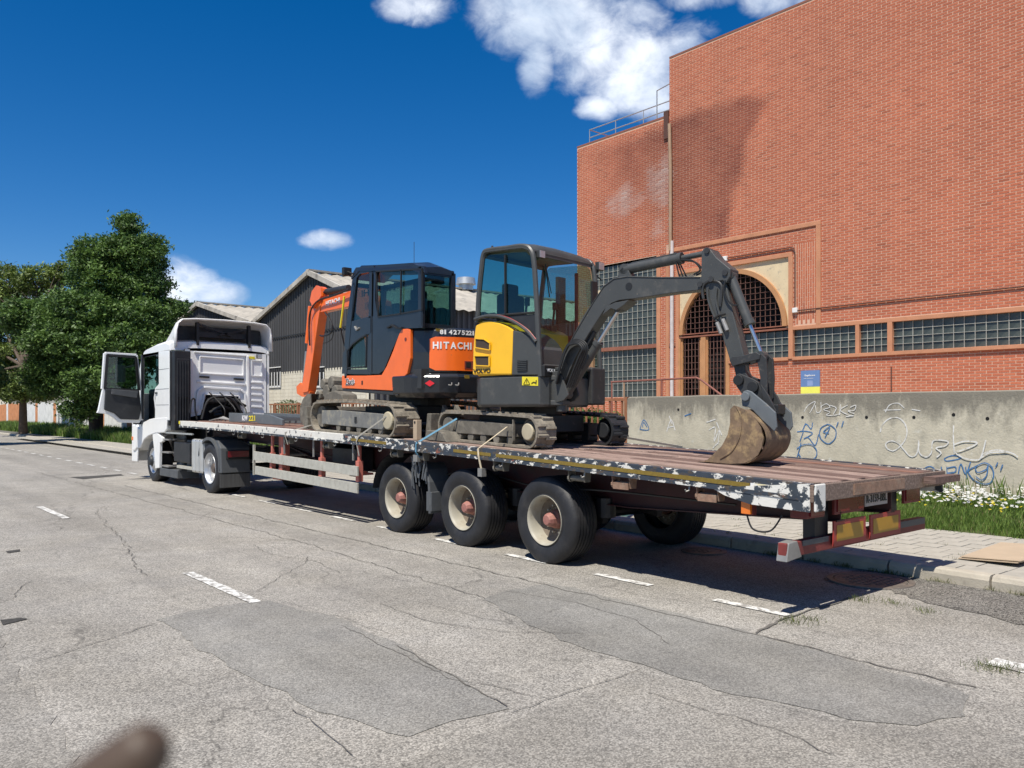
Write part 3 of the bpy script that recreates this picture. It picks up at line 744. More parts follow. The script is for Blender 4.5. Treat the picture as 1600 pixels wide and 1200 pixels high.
def grid_window(y0, y1, z0, z1, ny, nz, name='window', panes=True, x=XF + 0.07, bw=0.010):
    b = B()
    for i in range(1, ny): yy = y0 + (y1 - y0) * i / ny; b.box(x - 0.028, x, yy - bw / 2, yy + bw / 2, z0, z1)
    for j in range(1, nz): zz = z0 + (z1 - z0) * j / nz; b.box(x - 0.024, x - 0.001, y0, y1, zz - bw / 2, zz + bw / 2)
    w = b.build(name, m_mull, bld)
    if panes:
        for i in range(ny):
            for j in range(nz):
                c = (x + 0.006, y0 + (y1 - y0) * (i + 0.5) / ny, z0 + (z1 - z0) * (j + 0.5) / nz); key = (round((y1 - y0) / ny, 2), round((z1 - z0) / nz, 2))
                if key not in PM_: PM_[key] = B().box(-0.004, 0.004, -(y1 - y0) / ny / 2 + 0.003, (y1 - y0) / ny / 2 - 0.003, -(z1 - z0) / nz / 2 + 0.003, (z1 - z0) / nz / 2 - 0.003).mesh('pane', m_pane)
                o = place('pane', PM_[key], w, c); o.rotation_euler = (0, random.uniform(-0.012, 0.012), random.uniform(-0.012, 0.012))
    else:
        b2 = B()
        for i in range(ny):
            for j in range(nz):
                cy, cz = y0 + (y1 - y0) * (i + 0.5) / ny, z0 + (z1 - z0) * (j + 0.5) / nz; h, k = (y1 - y0) / ny / 2 - 0.003, (z1 - z0) / nz / 2 - 0.003; a, c_ = random.uniform(-0.002, 0.002), random.uniform(-0.002, 0.002)
                b2.quad((x + a, cy + h, cz - k), (x - a, cy - h, cz - k), (x - a + c_, cy - h, cz + k), (x + a + c_, cy + h, cz + k))
        b2.build('pane_field', m_pane, w)
    return w


PM_ = {}
grid_window(16.62, 19.37, 5.74, 6.5, 13, 4, panes=False)
grid_window(16.62, 19.37, 3.80, 5.55, 13, 8, panes=False)
grid_window(16.62, 19.37, 2.15, 3.68, 13, 7, panes=False)
grid_window(10.19, 11.93, 3.15, 3.87, 8, 4)
grid_window(9.38, 10.09, 3.15, 3.87, 4, 4)
grid_window(2.32, 9.26, 3.15, 3.87, 30, 4)
grid_window(-2.0, 2.2, 3.15, 3.87, 18, 4, panes=False)
grid_window(12.06, 13.95, 3.15, 3.87, 8, 4)
# arch: beige spandrel plate with the arch cut out, frame ring, grille of bars
cy_, cz_, rr = 13.92, 4.0, 1.70
pts = []
for i in range(33):
    t = math.pi * i / 32; pts.append((XF + 0.03, cy_ + rr * 1.03 * math.cos(t), cz_ + rr * math.sin(t)))
b = B()
for i in range(32):
    p, q = pts[i], pts[i + 1]; b.quad(p, q, (XF + 0.03, max(12.06, min(15.75, q[1] + (q[1] - cy_) * 0)), 5.86), (XF + 0.03, max(12.06, min(15.75, p[1])), 5.86))
b.quad((XF + 0.03, 15.75, 3.95), (XF + 0.03, pts[0][1], 3.95), (XF + 0.03, pts[0][1], 5.86), (XF + 0.03, 15.75, 5.86)).quad((XF + 0.03, 12.06, 3.95), (XF + 0.03, 12.06, 5.86), (XF + 0.03, pts[-1][1], 5.86), (XF + 0.03, pts[-1][1], 3.95))
b.build('arch_spandrel', m_beige, bld)
b = B(); rings = []
for i in range(41):
    t = math.pi * i / 40; c, s = math.cos(t), math.sin(t)
    rings.append([(x, cy_ + r * 1.03 * c, cz_ + r * s) for (x, r) in ((XF - 0.05, rr - 0.07), (XF - 0.05, rr + 0.06), (XF + 0.12, rr + 0.06), (XF + 0.12, rr - 0.07))])
b.loft(rings); b.build('arch_frame', m_tan, bld)
b = B().box(XF - 0.05, XF + 0.1, 12.1, 15.72, 3.90, 3.945).box(XF - 0.03, XF + 0.1, 12.1, 15.72, 3.99, 4.02); b.build('arch_transom', m_brnf, bld)
b = B()
for i in range(1, 22):
    yy = 12.17 + (15.67 - 12.17) * i / 22; dy = (yy - cy_) / 1.03; zz = cz_ + math.sqrt(max(0, (rr - 0.05) ** 2 - dy * dy)); b.box(XF + 0.03, XF + 0.055, yy - 0.007, yy + 0.007, 4.0, zz)
for j in range(1, 11):
    zz = cz_ + j * 0.165; hw = math.sqrt(max(0, (rr - 0.05) ** 2 - (zz - cz_) ** 2)) * 1.03
    if hw > 0.1: b.box(XF + 0.02, XF + 0.045, cy_ - hw, cy_ + hw, zz - 0.005, zz + 0.005)
m_gril = pm('dark_brown_bars', (0.15, 0.075, 0.055), 0.6); b.build('arch_grille', m_gril, bld)
for (a, c) in ((14.93, 15.68), (14.02, 14.76)):
    b = B().box(XF, XF + 0.06, a, a + 0.07, 1.0, 3.88).box(XF, XF + 0.06, c - 0.05, c, 1.0, 3.88).box(XF, XF + 0.06, a, c, 1.0, 1.1)
    d = b.build('gate_leaf', m_tan, bld, bevel=0.004)
    b = B()
    for i in range(1, 6): yy = a + (c - a) * i / 6; b.box(XF + 0.02, XF + 0.045, yy - 0.009, yy + 0.009, 1.0, 3.87)
    for j in range(1, 15): zz = 1.0 + j * 0.195; b.box(XF + 0.025, XF + 0.05, a, c, zz - 0.005, zz + 0.005)
    b.build('grille', m_gril, d)
B().box(XF - 0.04, XF + 0.1, 14.76, 14.93, 1.0, 3.9).box(XF - 0.04, XF + 0.1, 13.93, 14.02, 1.0, 3.9).box(XF - 0.04, XF + 0.1, 15.68, 15.76, 1.0, 3.9).build('gate_post', m_tan, bld, bevel=0.004)
# pipes, conduit, crack
B().tube([(XF - 0.09, 16.02, 6.6), (XF - 0.09, 16.02, 9.2), (XF - 0.09, 16.06, 10.5)], 0.055, 10).build('downpipe', m_pipe, bld, smooth=True)
B().tube([(XF - 0.07, 15.98, 0.9), (XF - 0.07, 15.98, 6.9)], 0.06, 10).build('downpipe', m_pipew, bld, smooth=True)
B().box(XF - 0.05, XF + 0.15, 16.14, 16.32, 10.1, 10.95).build('overflow_spout', m_brown, bld)
B().tube(spline([(XF - 0.035, -2, 4.40), (XF - 0.035, 8, 4.40), (XF - 0.035, 11.80, 4.38)]), 0.017, 6).tube([(XF - 0.035, 11.86, 4.45), (XF - 0.035, 11.86, 5.95), (XF - 0.035, 11.90, 6.06), (XF - 0.035, 12.0, 6.10), (XF - 0.035, 14.0, 6.10)], 0.017, 6).build('conduit', m_brown, bld)
b = B().box(XF - 0.08, XF, 11.78, 11.92, 4.33, 4.46).box(XF - 0.08, XF, 14.0, 14.14, 6.02, 6.16); b.build('junction_box', m_winw, bld, bevel=0.01)
B().box(XF - 0.02, XF + 0.01, 9.275, 9.30, 2.1, 2.78).build('wall_groove', m_brown, bld)
# railing on the roof of the lower block
t = thing('roof_railing', (XF + 0.1, 18, ZL + 0.05), 'thin galvanised railing with a ladder hoop on the lower brick roof', 'railing')
b = B()
for z in (11.05, 11.32): b.tube([(XF + 0.15, 16.16, z), (XF + 0.15, 19.7, z)], 0.018, 6)
b.tube([(XF + 0.15, 19.7, 11.32), (XF + 1.5, 19.7, 11.32)], 0.018, 6); b.build('rail', m_galv, t)
for y in (19.7, 18.5, 17.3): B().tube([(XF + 0.15, y, ZL), (XF + 0.15, y, 11.32)], 0.016, 6).build('post', m_galv, t)
B().tube([(XF + 0.15, 16.75, ZL), (XF + 0.15, 16.75, 11.78), (XF + 0.15, 16.16, 11.86)], 0.022, 6).build('ladder_hoop', m_galv, t)
# sign
t = thing('wall_sign', (XF - 0.03, 11.42, 2.16), 'small blue notice with a yellow foot on the brick wall above the concrete wall', 'sign')
B().box(XF - 0.035, XF - 0.010, 11.15, 11.69, 2.34, 2.77).build('panel', m_sblue, t)
B().box(XF - 0.035, XF - 0.010, 11.15, 11.69, 2.16, 2.337).build('yellow_strip', m_syel, t)
text_mesh('Saphore', m_whitel, (XF - 0.036, 11.58, 2.60), (0, -1, 0), (0, 0, 1), 0.065, parent=t, width=0.30, bold=0.02)
m_sgl = pm('pale_blue_print', (0.24, 0.33, 0.55), 0.5)
B().box(XF - 0.038, XF - 0.035, 11.33, 11.60, 2.555, 2.562).build('line', m_whitel, t)
B().box(XF - 0.038, XF - 0.035, 11.34, 11.50, 2.36, 2.50).build('print_block', m_sgl, t)

# ================================================================== CONCRETE WALL WITH GRAFFITI
m_conc = pm('weathered_concrete', (0.52, 0.475, 0.37), 0.9, var=0.16, vs=2.5, bump=0.6, bs=25, dirt=[((0.26, 0.25, 0.21), 0.55, 2.2, 0.25), ((0.58, 0.56, 0.48), 0.62, 7, 0.1), ((0.12, 0.115, 0.10), 0.67, 14, 0.05)])
nt = m_conc.node_tree; N = nt.nodes; L = nt.links; pb = N['Principled BSDF']; src = pb.inputs['Base Color'].links[0].from_socket
geo = N.new('ShaderNodeNewGeometry'); sx = N.new('ShaderNodeSeparateXYZ'); L.new(geo.outputs['Position'], sx.inputs[0])
nn = N.new('ShaderNodeTexNoise'); nn.inputs['Scale'].default_value = 2.6; nn.inputs['Detail'].default_value = 8; nn.inputs['Roughness'].default_value = 0.75
tc = N.new('ShaderNodeTexCoord'); mp = N.new('ShaderNodeMapping'); mp.inputs['Scale'].default_value = (1, 1.6, 0.7); L.new(tc.outputs['Object'], mp.inputs[0]); L.new(mp.outputs[0], nn.inputs[0])
ad = N.new('ShaderNodeMath'); ad.operation = 'MULTIPLY_ADD'; L.new(nn.outputs[0], ad.inputs[0]); ad.inputs[1].default_value = 1.5; L.new(sx.outputs['Z'], ad.inputs[2])
mr = N.new('ShaderNodeMapRange'); L.new(ad.outputs[0], mr.inputs[0]); mr.inputs[1].default_value = 2.22; mr.inputs[2].default_value = 2.62; mr.inputs[3].default_value = 0; mr.inputs[4].default_value = 0.86
mx = N.new('ShaderNodeMixRGB'); L.new(mr.outputs[0], mx.inputs[0]); L.new(src, mx.inputs[1]); mx.inputs[2].default_value = (0.17, 0.155, 0.125, 1); L.new(mx.outputs[0], pb.inputs['Base Color'])
XW = 14.0
cw = thing('concrete_wall', (XW + 0.12, 5, 0.3), 'grey weathered concrete retaining wall covered in blue and white graffiti behind the trailer', 'wall')
b = B(); rings = []
prof_y = [12.5, 12.49, 12.45, 12.38, 12.28] + list(np.arange(12, -12, -0.5))
for i, y in enumerate(prof_y):
    zt = 2.02 + 0.015 * wob(y * 2.3) - (0.06, 0.025, 0.008, 0, 0)[i] if i < 5 else 2.02 + 0.015 * wob(y * 2.3)
    ch = 0.02; rings.append([(XW, y, 0.2), (XW, y, zt - ch), (XW + ch, y, zt), (XW + 0.26, y, zt), (XW + 0.28, y, zt - ch), (XW + 0.28, y, 0.2)])
b.loft(rings); b.build('wall_slab', m_conc, cw)
b = B()
for (u, v) in ((1254, 652), (1354, 652), (1428, 652), (1490, 648), (1543, 654), (1150, 655), (1060, 640)):
    p = at_x(u, v, XW); b.cyl((XW - 0.004, p.y, p.z), (XW + 0.03, p.y, p.z), 0.028, n=10)
b.build('tie_hole', m_dark, cw)


def graf(name, strokes, mt, w, label):
    b = B()
    for st_ in strokes:
        P = [at_x(u, v, XW) for (u, v) in st_]; P = spline([(XW - 0.004, p.y, p.z) for p in P], 7) if len(P) > 2 else [Vector((XW - 0.004, p.y, p.z)) for p in P]
        ww = [w * (0.75 + 0.5 * abs(wob(i * 0.7 + P[0].y * 5))) for i in range(len(P))]
        for i in range(len(P) - 1):
            d = (P[i + 1] - P[i]); 
            if d.length < 1e-5: continue
            d.normalize(); n_ = Vector((0, -d.z, d.y)); e = d * w * 0.25
            b.quad(P[i] - e + n_ * ww[i], P[i] - e - n_ * ww[i], P[i + 1] + e - n_ * ww[i + 1], P[i + 1] + e + n_ * ww[i + 1])
    # separate tiny offsets so that crossings never share a plane
    vs = []
    for k, p in enumerate(b.v): vs.append((p[0] - 0.00005 * (k // 4), p[1], p[2]))
    b.v = vs; b.build(name, mt, cw, label=label)


Z7 = lambda pts: [(1250 + x / 4.571, 620 + y / 4.571) for (x, y) in pts]
graf('graffiti', [Z7(s) for s in (
    [(575, 250), (590, 200), (640, 155), (700, 150), (745, 185), (765, 240), (755, 300), (720, 350), (670, 385), (625, 370), (615, 335), (650, 315), (700, 330), (745, 380), (790, 425), (830, 415), (850, 350), (848, 310)],
    [(848, 330), (855, 400), (900, 430), (940, 400), (950, 320), (1000, 310), (1060, 320), (1040, 350), (975, 365), (1010, 400), (980, 430)],
    [(1100, 205), (1098, 290), (1105, 410)], [(1105, 340), (1180, 318), (1265, 325), (1240, 350), (1150, 385), (1110, 395), (1180, 440), (1270, 450), (1300, 420), (1330, 310)],
    [(1300, 410), (1400, 380), (1510, 400), (1560, 430)], [(1290, 440), (1360, 400), (1480, 395)])], m_gwhite, 0.012, 'big white graffiti tag of looping letters')
graf('graffiti', [Z7(s) for s in (
    [(30, 105), (60, 60), (110, 35), (85, 90), (70, 115)], [(110, 60), (120, 110), (150, 100), (150, 40)], [(150, 70), (190, 50), (215, 75), (170, 90), (215, 110), (190, 130), (240, 135)], [(215, 60), (260, 80), (240, 130), (290, 120)],
    [(290, 55), (285, 130)], [(340, 60), (290, 95), (350, 130), (385, 135), (330, 140)], [(360, 75), (400, 60), (390, 95), (345, 100), (390, 120)])], m_gwhite, 0.008, 'small white scribbled tag near the top edge')
graf('graffiti', [Z7(s) for s in ([(600, 95), (720, 92)], [(610, 110), (640, 60), (700, 45), (745, 80)], [(800, 90), (860, 100)])], m_gwhite, 0.009, 'faint white strokes near the top edge')
graf('graffiti', [Z7(s) for s in (
    [(40, 190), (20, 240), (45, 195), (80, 230), (90, 185)], [(-20, 250), (40, 245), (90, 262), (30, 300), (60, 290), (110, 345), (135, 270), (150, 300)], [(0, 320), (25, 250)],
    [(200, 195), (150, 225), (145, 290), (200, 335), (250, 300), (258, 240), (225, 205), (195, 195)], [(180, 290), (215, 215), (170, 250), (210, 260)], [(275, 180), (262, 215)], [(312, 175), (300, 215)],
    [(-20, 370), (20, 345), (80, 340), (120, 380), (115, 430), (70, 455), (20, 445), (-10, 400)], [(-20, 440), (10, 330)])], m_gblue, 0.010, 'blue tag with a ringed 9 right of the bucket')
graf('graffiti', [Z7(s) for s in (
    [(1150, 430), (1090, 420), (1035, 440), (1050, 458), (1130, 445), (1155, 432)], [(885, 545), (895, 510), (930, 497), (960, 515), (950, 545)], [(1010, 500), (1020, 560), (1045, 590)], [(1050, 500), (1055, 600)], [(1050, 510), (1110, 500), (1110, 535), (1060, 545), (1130, 560)],
    [(1140, 500), (1130, 570), (1150, 480), (1185, 550), (1220, 465)], [(1185, 500), (1195, 580)], [(1270, 490), (1205, 530), (1240, 590), (1300, 620), (1360, 615), (1385, 560), (1370, 500), (1320, 472), (1260, 500), (1270, 540), (1330, 520), (1345, 490), (1335, 560), (1300, 595), (1260, 570)],
    [(1415, 470), (1400, 500)], [(1450, 485), (1435, 525)])], m_gblue, 0.010, 'blue tag with a ringed 9 at the foot of the wall')
graf('graffiti', [[(1000, 671), (1006, 656), (1014, 671), (1000, 671)], [(1004, 667), (1006, 660), (1011, 667)], [(1070, 650), (1080, 646)]], m_gblue, 0.011, 'small blue triangle tag')
graf('graffiti', [[(1042, 674), (1049, 656), (1055, 672)], [(1043, 668), (1054, 666)], [(1046, 650), (1050, 662)], [(1108, 672), (1118, 668), (1116, 690), (1124, 672), (1122, 694)], [(1104, 660), (1118, 655)], [(1114, 700), (1124, 690)], [(1120, 660), (1128, 680)]], m_gwhite, 0.012, 'small white scribble tags')
for (u, v) in ((1050, 655), (1222, 640)): pass

# brown railing fence that continues the line of the wall
mf = thing('metal_fence', (XW + 0.1, 13, 0.1), 'rusty brown steel picket fence running on from the end of the concrete wall', 'fence')
B().box(XW + 0.07, XW + 0.13, 12.56, 37.9, 1.93, 1.99).box(XW + 0.08, XW + 0.12, 12.56, 37.9, 0.55, 0.59).build('rail', m_fen, mf)
pk = B().box(-0.014, 0.014, -0.02, 0.02, 0, 1.35).mesh('picket', m_fen)
y = 12.75
while y < 37.9:
    place('picket', pk, mf, (XW + 0.1, y, 0.59)); y += 0.19 if y < 20 else 0.24
pp = B().box(-0.04, 0.04, -0.04, 0.04, 0, 1.9).mesh('post', m_fen)
for y in np.arange(12.6, 38, 2.1): place('post', pp, mf, (XW + 0.1, y, 0.12))
hr = thing('handrail', (17, 15, 0.9), 'dark brown tubular handrail sloping down beside the arched gate', 'handrail')
q = lambda u, v: at_x(u, v, 17.0)
b = B().tube([q(955, 597), q(1035, 593), q(1088, 590), q(1096, 594), q(1128, 618)], 0.026, 8); b.build('top_rail', m_hand, hr, smooth=True)
for (u, v) in ((956, 597), (1034, 594), (975, 598)): p = q(u, v); B().tube([(p.x, p.y, 0.9), p], 0.024, 8).build('post', m_hand if u != 975 else m_pipe, hr)

# corrugated sheet fence far left
sf = thing('sheet_fence', (14.0, 50, 0.2), 'corrugated metal sheet fence, part white and part rust orange, at the far left', 'fence')
m_or = pm('rust_orange_sheet', (0.50, 0.22, 0.10), 0.75, var=0.2, vs=2, dirt=((0.62, 0.50, 0.38), 0.6, 3, 0.2)); m_wh = pm('whitish_sheet', (0.62, 0.62, 0.60), 0.6, var=0.15, vs=2, dirt=((0.45, 0.30, 0.2), 0.64, 3, 0.2))
y = 38.0; i = 0
while y < 110:
    b = B(); n = 14; w = 0.98; ht = 2.05 + 0.12 * wob(y * 7); rg = []
    for k in range(n + 1):
        yy = y + w * k / n; x = 14.0 + 0.022 * (1 if k % 2 else -1); rg.append([(x, yy, 0.1), (x, yy, 0.3 + ht)])
    for k in range(n): b.quad(rg[k][0], rg[k + 1][0], rg[k + 1][1], rg[k][1])
    org = 40 < y < 52 or 84 < y < 98
    b.build('sheet', m_or if (org != (i % 7 == 5)) else m_wh, sf); y += 1.0; i += 1
pm2 = B().box(-0.03, 0.03, -0.03, 0.03, 0, 1.3).mesh('stub_post', m_galv)
for (u, lb) in ((92, 'left slim post in the verge under the big tree'), (108, 'middle slim post in the verge in front of the sheet fence'), (117, 'right slim post in the verge in front of the orange sheets')):
    p = at_x(u, 650, 12.9); place('marker_post', pm2, None, (p.x, p.y, 0.2)); o = bpy.context.scene.collection.objects[-1]
    tag(o, lb, 'post', 'slim posts in the verge')

# ================================================================== WAREHOUSES
wh = thing('warehouse', (20, 40, 0), 'grey warehouse with dark corrugated gables above a whitewashed base and two pitched roofs', 'building')
YE = [33.9, 49.0, 65.0]; AP = [41.4, 57.5]; ZE, ZA = 6.9, 9.15
zaps = []
P1 = at_x(487, 425, 20); P2 = at_x(405, 503, 20); P3 = at_x(312, 474, 20); P4 = at_x(366, 504, 20)
Y1a, ZA1, Yv, Zv, Y2a, ZA2 = P1.y, P1.z, 47.4, P2.z, P3.y, P3.z
Y0e = 34.2
for (ya, yc, yb, za) in ((Y0e, Y1a, Yv, ZA1), (Yv, Y2a, 2 * Y2a - Yv, ZA2)):
    # cladding as vertical ribs
    g = B(); y = ya; st_ = 0.30; band = 5.6
    def zt(y): return (Zv + (za - Zv) * (1 - abs(y - yc) / ((yc - ya) if y < yc else (yb - yc))))
    while y < yb - 0.01:
        y2 = min(y + st_, yb); m1 = y + 0.07
        for (p, q_, x) in ((y, m1, 19.96), (m1, y2, 20.0)):
            g.quad((x, q_, 3.8), (x, p, 3.8), (x, p, zt(p) - 0.05), (x, q_, zt(q_) - 0.05))
        g.quad((19.96, m1, 3.8), (20.0, m1, 3.8), (20.0, m1, zt(m1) - 0.05), (19.96, m1, zt(m1) - 0.05)); g.quad((20, y, 3.8), (19.96, y, 3.8), (19.96, y, zt(y) - 0.05), (20, y, zt(y) - 0.05))
        y = y2
    gb = g.build('gable_cladding', m_clad, wh)
    B().box(19.93, 19.955, ya, yb, 5.85, 5.91).build('cladding_lap', m_verge if False else m_plast, gb)
    for (p, q_) in ((ya - 0.3, yc), (yb + 0.0, yc)):
        za_, zb_ = zt(ya) - (0.1 if p < ya else 0), za
        # corrugated roof slope
        rf = B(); L_ = []; n = 120
        for k in range(n + 1):
            x = 19.75 + 40 * k / n; dz = 0.04 * (1 if k % 2 else -1); L_.append(((x, p, za_ + dz), (x, q_, zb_ + dz)))
        for k in range(n): rf.quad(L_[k][0], L_[k + 1][0], L_[k + 1][1], L_[k][1])
        rf.build('roof_slope', m_roof, wh)
        B().beam((19.80, p, za_ - 0.04), (19.80, q_, zb_ - 0.04), 0.16, 0.26).build('verge_board', m_verge, wh)
    B().box(19.75, 59.7, yc - 0.18, yc + 0.18, za + 0.02, za + 0.12).build('ridge_cap', m_roof, wh)
# whitewashed base in brick courses with barred windows
b = B().box(20.02, 20.3, Y0e, 2 * Y2a - Yv, 0, 3.82); b.build('base_wall', m_wash, wh)
b = B(); z = 0.9
while z < 3.8:
    y = Y0e + (0.25 if int(z * 10) % 2 else 0)
    while y < Yv + 6: b.box(19.985, 20.03, y, y + 0.48, z, z + 0.19); y += 0.5
    z += 0.2
b.build('base_blocks', m_wash, wh, kind='stuff')
for (u0, u1) in ((418, 440), (480, 508), (333, 352)):
    a, c = at_x(u0, 590, 20).y, at_x(u1, 590, 20).y; zt_, zb_ = at_x((u0 + u1) / 2, 575, 20).z, at_x((u0 + u1) / 2, 603, 20).z
    w = B().box(19.93, 19.98, c, a, zb_ - 0.1, zb_).box(19.93, 19.98, c, a, zt_, zt_ + 0.05).build('window', m_winw, wh)
    B().box(19.965, 19.98, c, a, zb_, zt_).build('pane', m_dark, w)
    bb = B(); n = 5
    for i in range(n + 1): yy = c + (a - c) * i / n; bb.box(19.90, 19.93, yy - 0.035, yy + 0.035, zb_, zt_ - 0.25)
    bb.build('bars', m_winw, w)
# side wall facing the camera along the brick hall
g = B(); x = 20.0
while x < 58:
    g.quad((x, Y0e, 0), (x + 0.1, Y0e, 0), (x + 0.1, Y0e, Zv - 0.05), (x, Y0e, Zv - 0.05)); g.quad((x + 0.1, Y0e + 0.12, 0), (x + 0.35, Y0e + 0.12, 0), (x + 0.35, Y0e + 0.12, Zv - 0.05), (x + 0.1, Y0e + 0.12, Zv - 0.05))
    g.quad((x + 0.1, Y0e, 0), (x + 0.1, Y0e + 0.12, 0), (x + 0.1, Y0e + 0.12, Zv - .05), (x + 0.1, Y0e, Zv - .05)); g.quad((x + 0.35, Y0e + 0.12, 0), (x + 0.35, Y0e, 0), (x + 0.35, Y0e, Zv - .05), (x + 0.35, Y0e + 0.12, Zv - .05)); x += 0.35
g.build('side_cladding', pm('ribbed_side_cladding', (0.10, 0.10, 0.105), 0.7, var=0.15, vs=0.8), wh)
b = B(); vx = at_y(728, 452, Y1a).x
b.cyl((vx, Y1a, ZA1), (vx, Y1a, ZA1 + 0.35), 0.45).cyl((vx, Y1a, ZA1 + 0.35), (vx, Y1a, ZA1 + 0.75), 0.62, 0.55); b.build('roof_vent', m_galv, wh, smooth=True)
# pale shed glimpsed at the far left between the trunks
p = at_x(6, 566, 22.0)
t = thing('far_shed', (22, p.y, 0), 'pale blue-white gabled shed roof glimpsed behind the trees at the left edge', 'shed')
B().box(22, 30, p.y - 4, p.y + 6, 0, p.z - 1.2).build('wall', m_wash, t); B().prism([(21.8, p.y - 4.4, p.z - 1.2), (21.8, p.y + 1, p.z + 0.6), (21.8, p.y + 6.4, p.z - 1.2)], (8.5, 0, 0)).build('roof', pm('pale_blue_roof', (0.45, 0.52, 0.6), 0.6), t)

# ================================================================== TREES
def tree(name, base, trunk_h, blobs, nclump, per, leaf, c0, c1, label, group=None, lean=(0, 0), rt=0.22, clump_r=0.34, zsq=0.7, stems=1):
    """trunk with limbs to the blobs, and leaves scattered in clumps through the outer part of each blob"""
    t = thing(name, base, label, 'tree', group); bx_, by_, bz_ = base; tb = B()
    for s_ in range(stems):
        ox = (s_ - (stems - 1) / 2) * 0.7
        topp = Vector((bx_ + lean[0] + ox, by_ + lean[1] + ox * 0.5, bz_ + trunk_h))
        tb.tube([(bx_ + ox * 0.4, by_ + ox * 0.4, bz_ - 0.1), (bx_ + ox * 0.6 + lean[0] * 0.3, by_ + lean[1] * 0.3 + ox * 0.4, bz_ + trunk_h * 0.4), topp], [rt * 1.25, rt, rt * 0.75], 10)
    for (c, r) in blobs:
        c = Vector(c); mid = topp.lerp(c, 0.5) + Vector((random.uniform(-.3, .3), random.uniform(-.3, .3), 0.2)); tb.tube([topp - Vector((0, 0, 0.4)), mid, c], [rt * 0.55, rt * 0.35, rt * 0.15], 7)
        for k in range(7):
            e = c + Vector((random.gauss(0, 1) * r[0], random.gauss(0, 1) * r[1], random.gauss(0, 1) * r[2])) * 0.45; tb.tube([mid, (mid + e) / 2 + Vector((0, 0, 0.15)), e], [rt * 0.22, rt * 0.13, rt * 0.05], 5)
    tb.build('trunk', m_bark, t, smooth=True)
    vol = np.array([r[0] * r[1] + r[0] * r[2] + r[1] * r[2] for (_, r) in blobs]); vol = vol / vol.sum()
    CV = []; CL = []
    for (c, r), w in zip(blobs, vol):
        n = max(4, int(nclump * w)); d = rng.normal(size=(n, 3)); d /= np.linalg.norm(d, axis=1)[:, None]; rad = rng.uniform(0.35, 1.06, n) ** 0.6
        CV.append(np.array(c) + d * rad[:, None] * np.array(r)); CL.append(np.clip(0.5 + rng.normal(0, 0.28, n), 0, 1))
    CV = np.concatenate(CV); CL = np.concatenate(CL); n = len(CV)
    cen = np.repeat(CV, per, axis=0); tone = np.repeat(CL, per); m = len(cen)
    cen = cen + rng.normal(size=(m, 3)) * np.array([clump_r, clump_r, clump_r * zsq]) * 0.62; tone = np.clip(tone + rng.normal(0, 0.16, m), 0, 1)
    nrm = rng.normal(size=(m, 3)) + np.array([0, 0, 0.9]); nrm /= np.linalg.norm(nrm, axis=1)[:, None]
    a = np.cross(nrm, rng.normal(size=(m, 3))); a /= np.linalg.norm(a, axis=1)[:, None]; b = np.cross(nrm, a); sz_ = leaf * rng.uniform(0.6, 1.3, m)[:, None]
    V = np.stack([cen - a * sz_, cen - b * sz_ * 0.42, cen + a * sz_, cen + b * sz_ * 0.42], 1).reshape(-1, 3) - np.array(base)
    col = np.array(c0)[None] * (1 - tone[:, None]) + np.array(c1)[None] * tone[:, None]
    me = np_mesh('crown', V, 4, m_leaf, np.repeat(col, 4, axis=0)); place('crown', me, t, base)
    return t


def bl(u, v, d, ru, rv, rd=None):
    """crown lobe seen at (u,v) in the photo, d metres of depth away, half sizes given in photo pixels"""
    c = Vector((0, 0, H)) + ray(u, v) * d; s = d / F * 0.88; return (tuple(c), (ru * s, (rd or ru) * s, rv * s))


dark0, dark1 = (0.022, 0.058, 0.012), (0.145, 0.245, 0.050)
D0 = 46
bb = at_z(150, 660, 0.3)
base1 = tuple((Vector((0, 0, 0)) + Vector((ray(150, 650).x, ray(150, 650).y, 0)) * 47)[:2]) + (0.35,)
tree('leafy_tree', base1, 4.2, [bl(205, 352, 46, 22, 22), bl(195, 395, 46, 48, 30), bl(150, 400, 46, 38, 30), bl(228, 400, 46, 36, 40), bl(165, 440, 46, 60, 36), bl(225, 450, 46, 42, 34), bl(140, 490, 45, 80, 40), bl(222, 500, 45, 50, 36),
      bl(268, 480, 46, 22, 16), bl(110, 540, 44, 75, 45), bl(190, 545, 44, 80, 42), bl(245, 540, 45, 36, 38), bl(80, 590, 44, 45, 38), bl(140, 600, 43, 45, 36), bl(120, 640, 43, 26, 18), bl(180, 590, 43, 50, 30), bl(45, 500, 46, 40, 40)],
     2100, 82, 0.105, dark0, dark1, 'big dense dark green tree with a pointed top behind the truck cab', stems=2)
base2 = tuple((Vector((ray(36, 650).x, ray(36, 650).y, 0)) * 52)[:2]) + (0.35,)
tree('leafy_tree', base2, 4.6, [bl(10, 450, 55, 36, 40), bl(60, 440, 55, 40, 28), bl(100, 425, 55, 26, 16), bl(20, 500, 55, 40, 40), bl(60, 500, 56, 40, 30), bl(-30, 480, 56, 45, 60), bl(30, 560, 54, 36, 36), bl(0, 600, 54, 30, 26), bl(25, 606, 52, 40, 24), bl(68, 604, 52, 36, 26), bl(-10, 560, 54, 34, 40)],
     1200, 44, 0.12, (0.05, 0.08, 0.015), (0.19, 0.26, 0.05), 'sparse yellow-green tree with sky showing through at the left edge')
base3 = tuple((Vector((ray(-60, 650).x, ray(-60, 650).y, 0)) * 40)[:2]) + (0.3,)
tree('leafy_tree', base3, 3.4, [bl(-60, 500, 40, 50, 60), bl(-90, 560, 40, 60, 60), bl(-20, 585, 41, 30, 30), bl(-70, 610, 40, 60, 30)], 420, 50, 0.14, dark0, (0.09, 0.13, 0.03), 'dark tree whose branches reach in low at the left edge')
base4 = tuple((Vector((ray(282, 600).x, ray(282, 600).y, 0)) * 60)[:2]) + (0.3,)
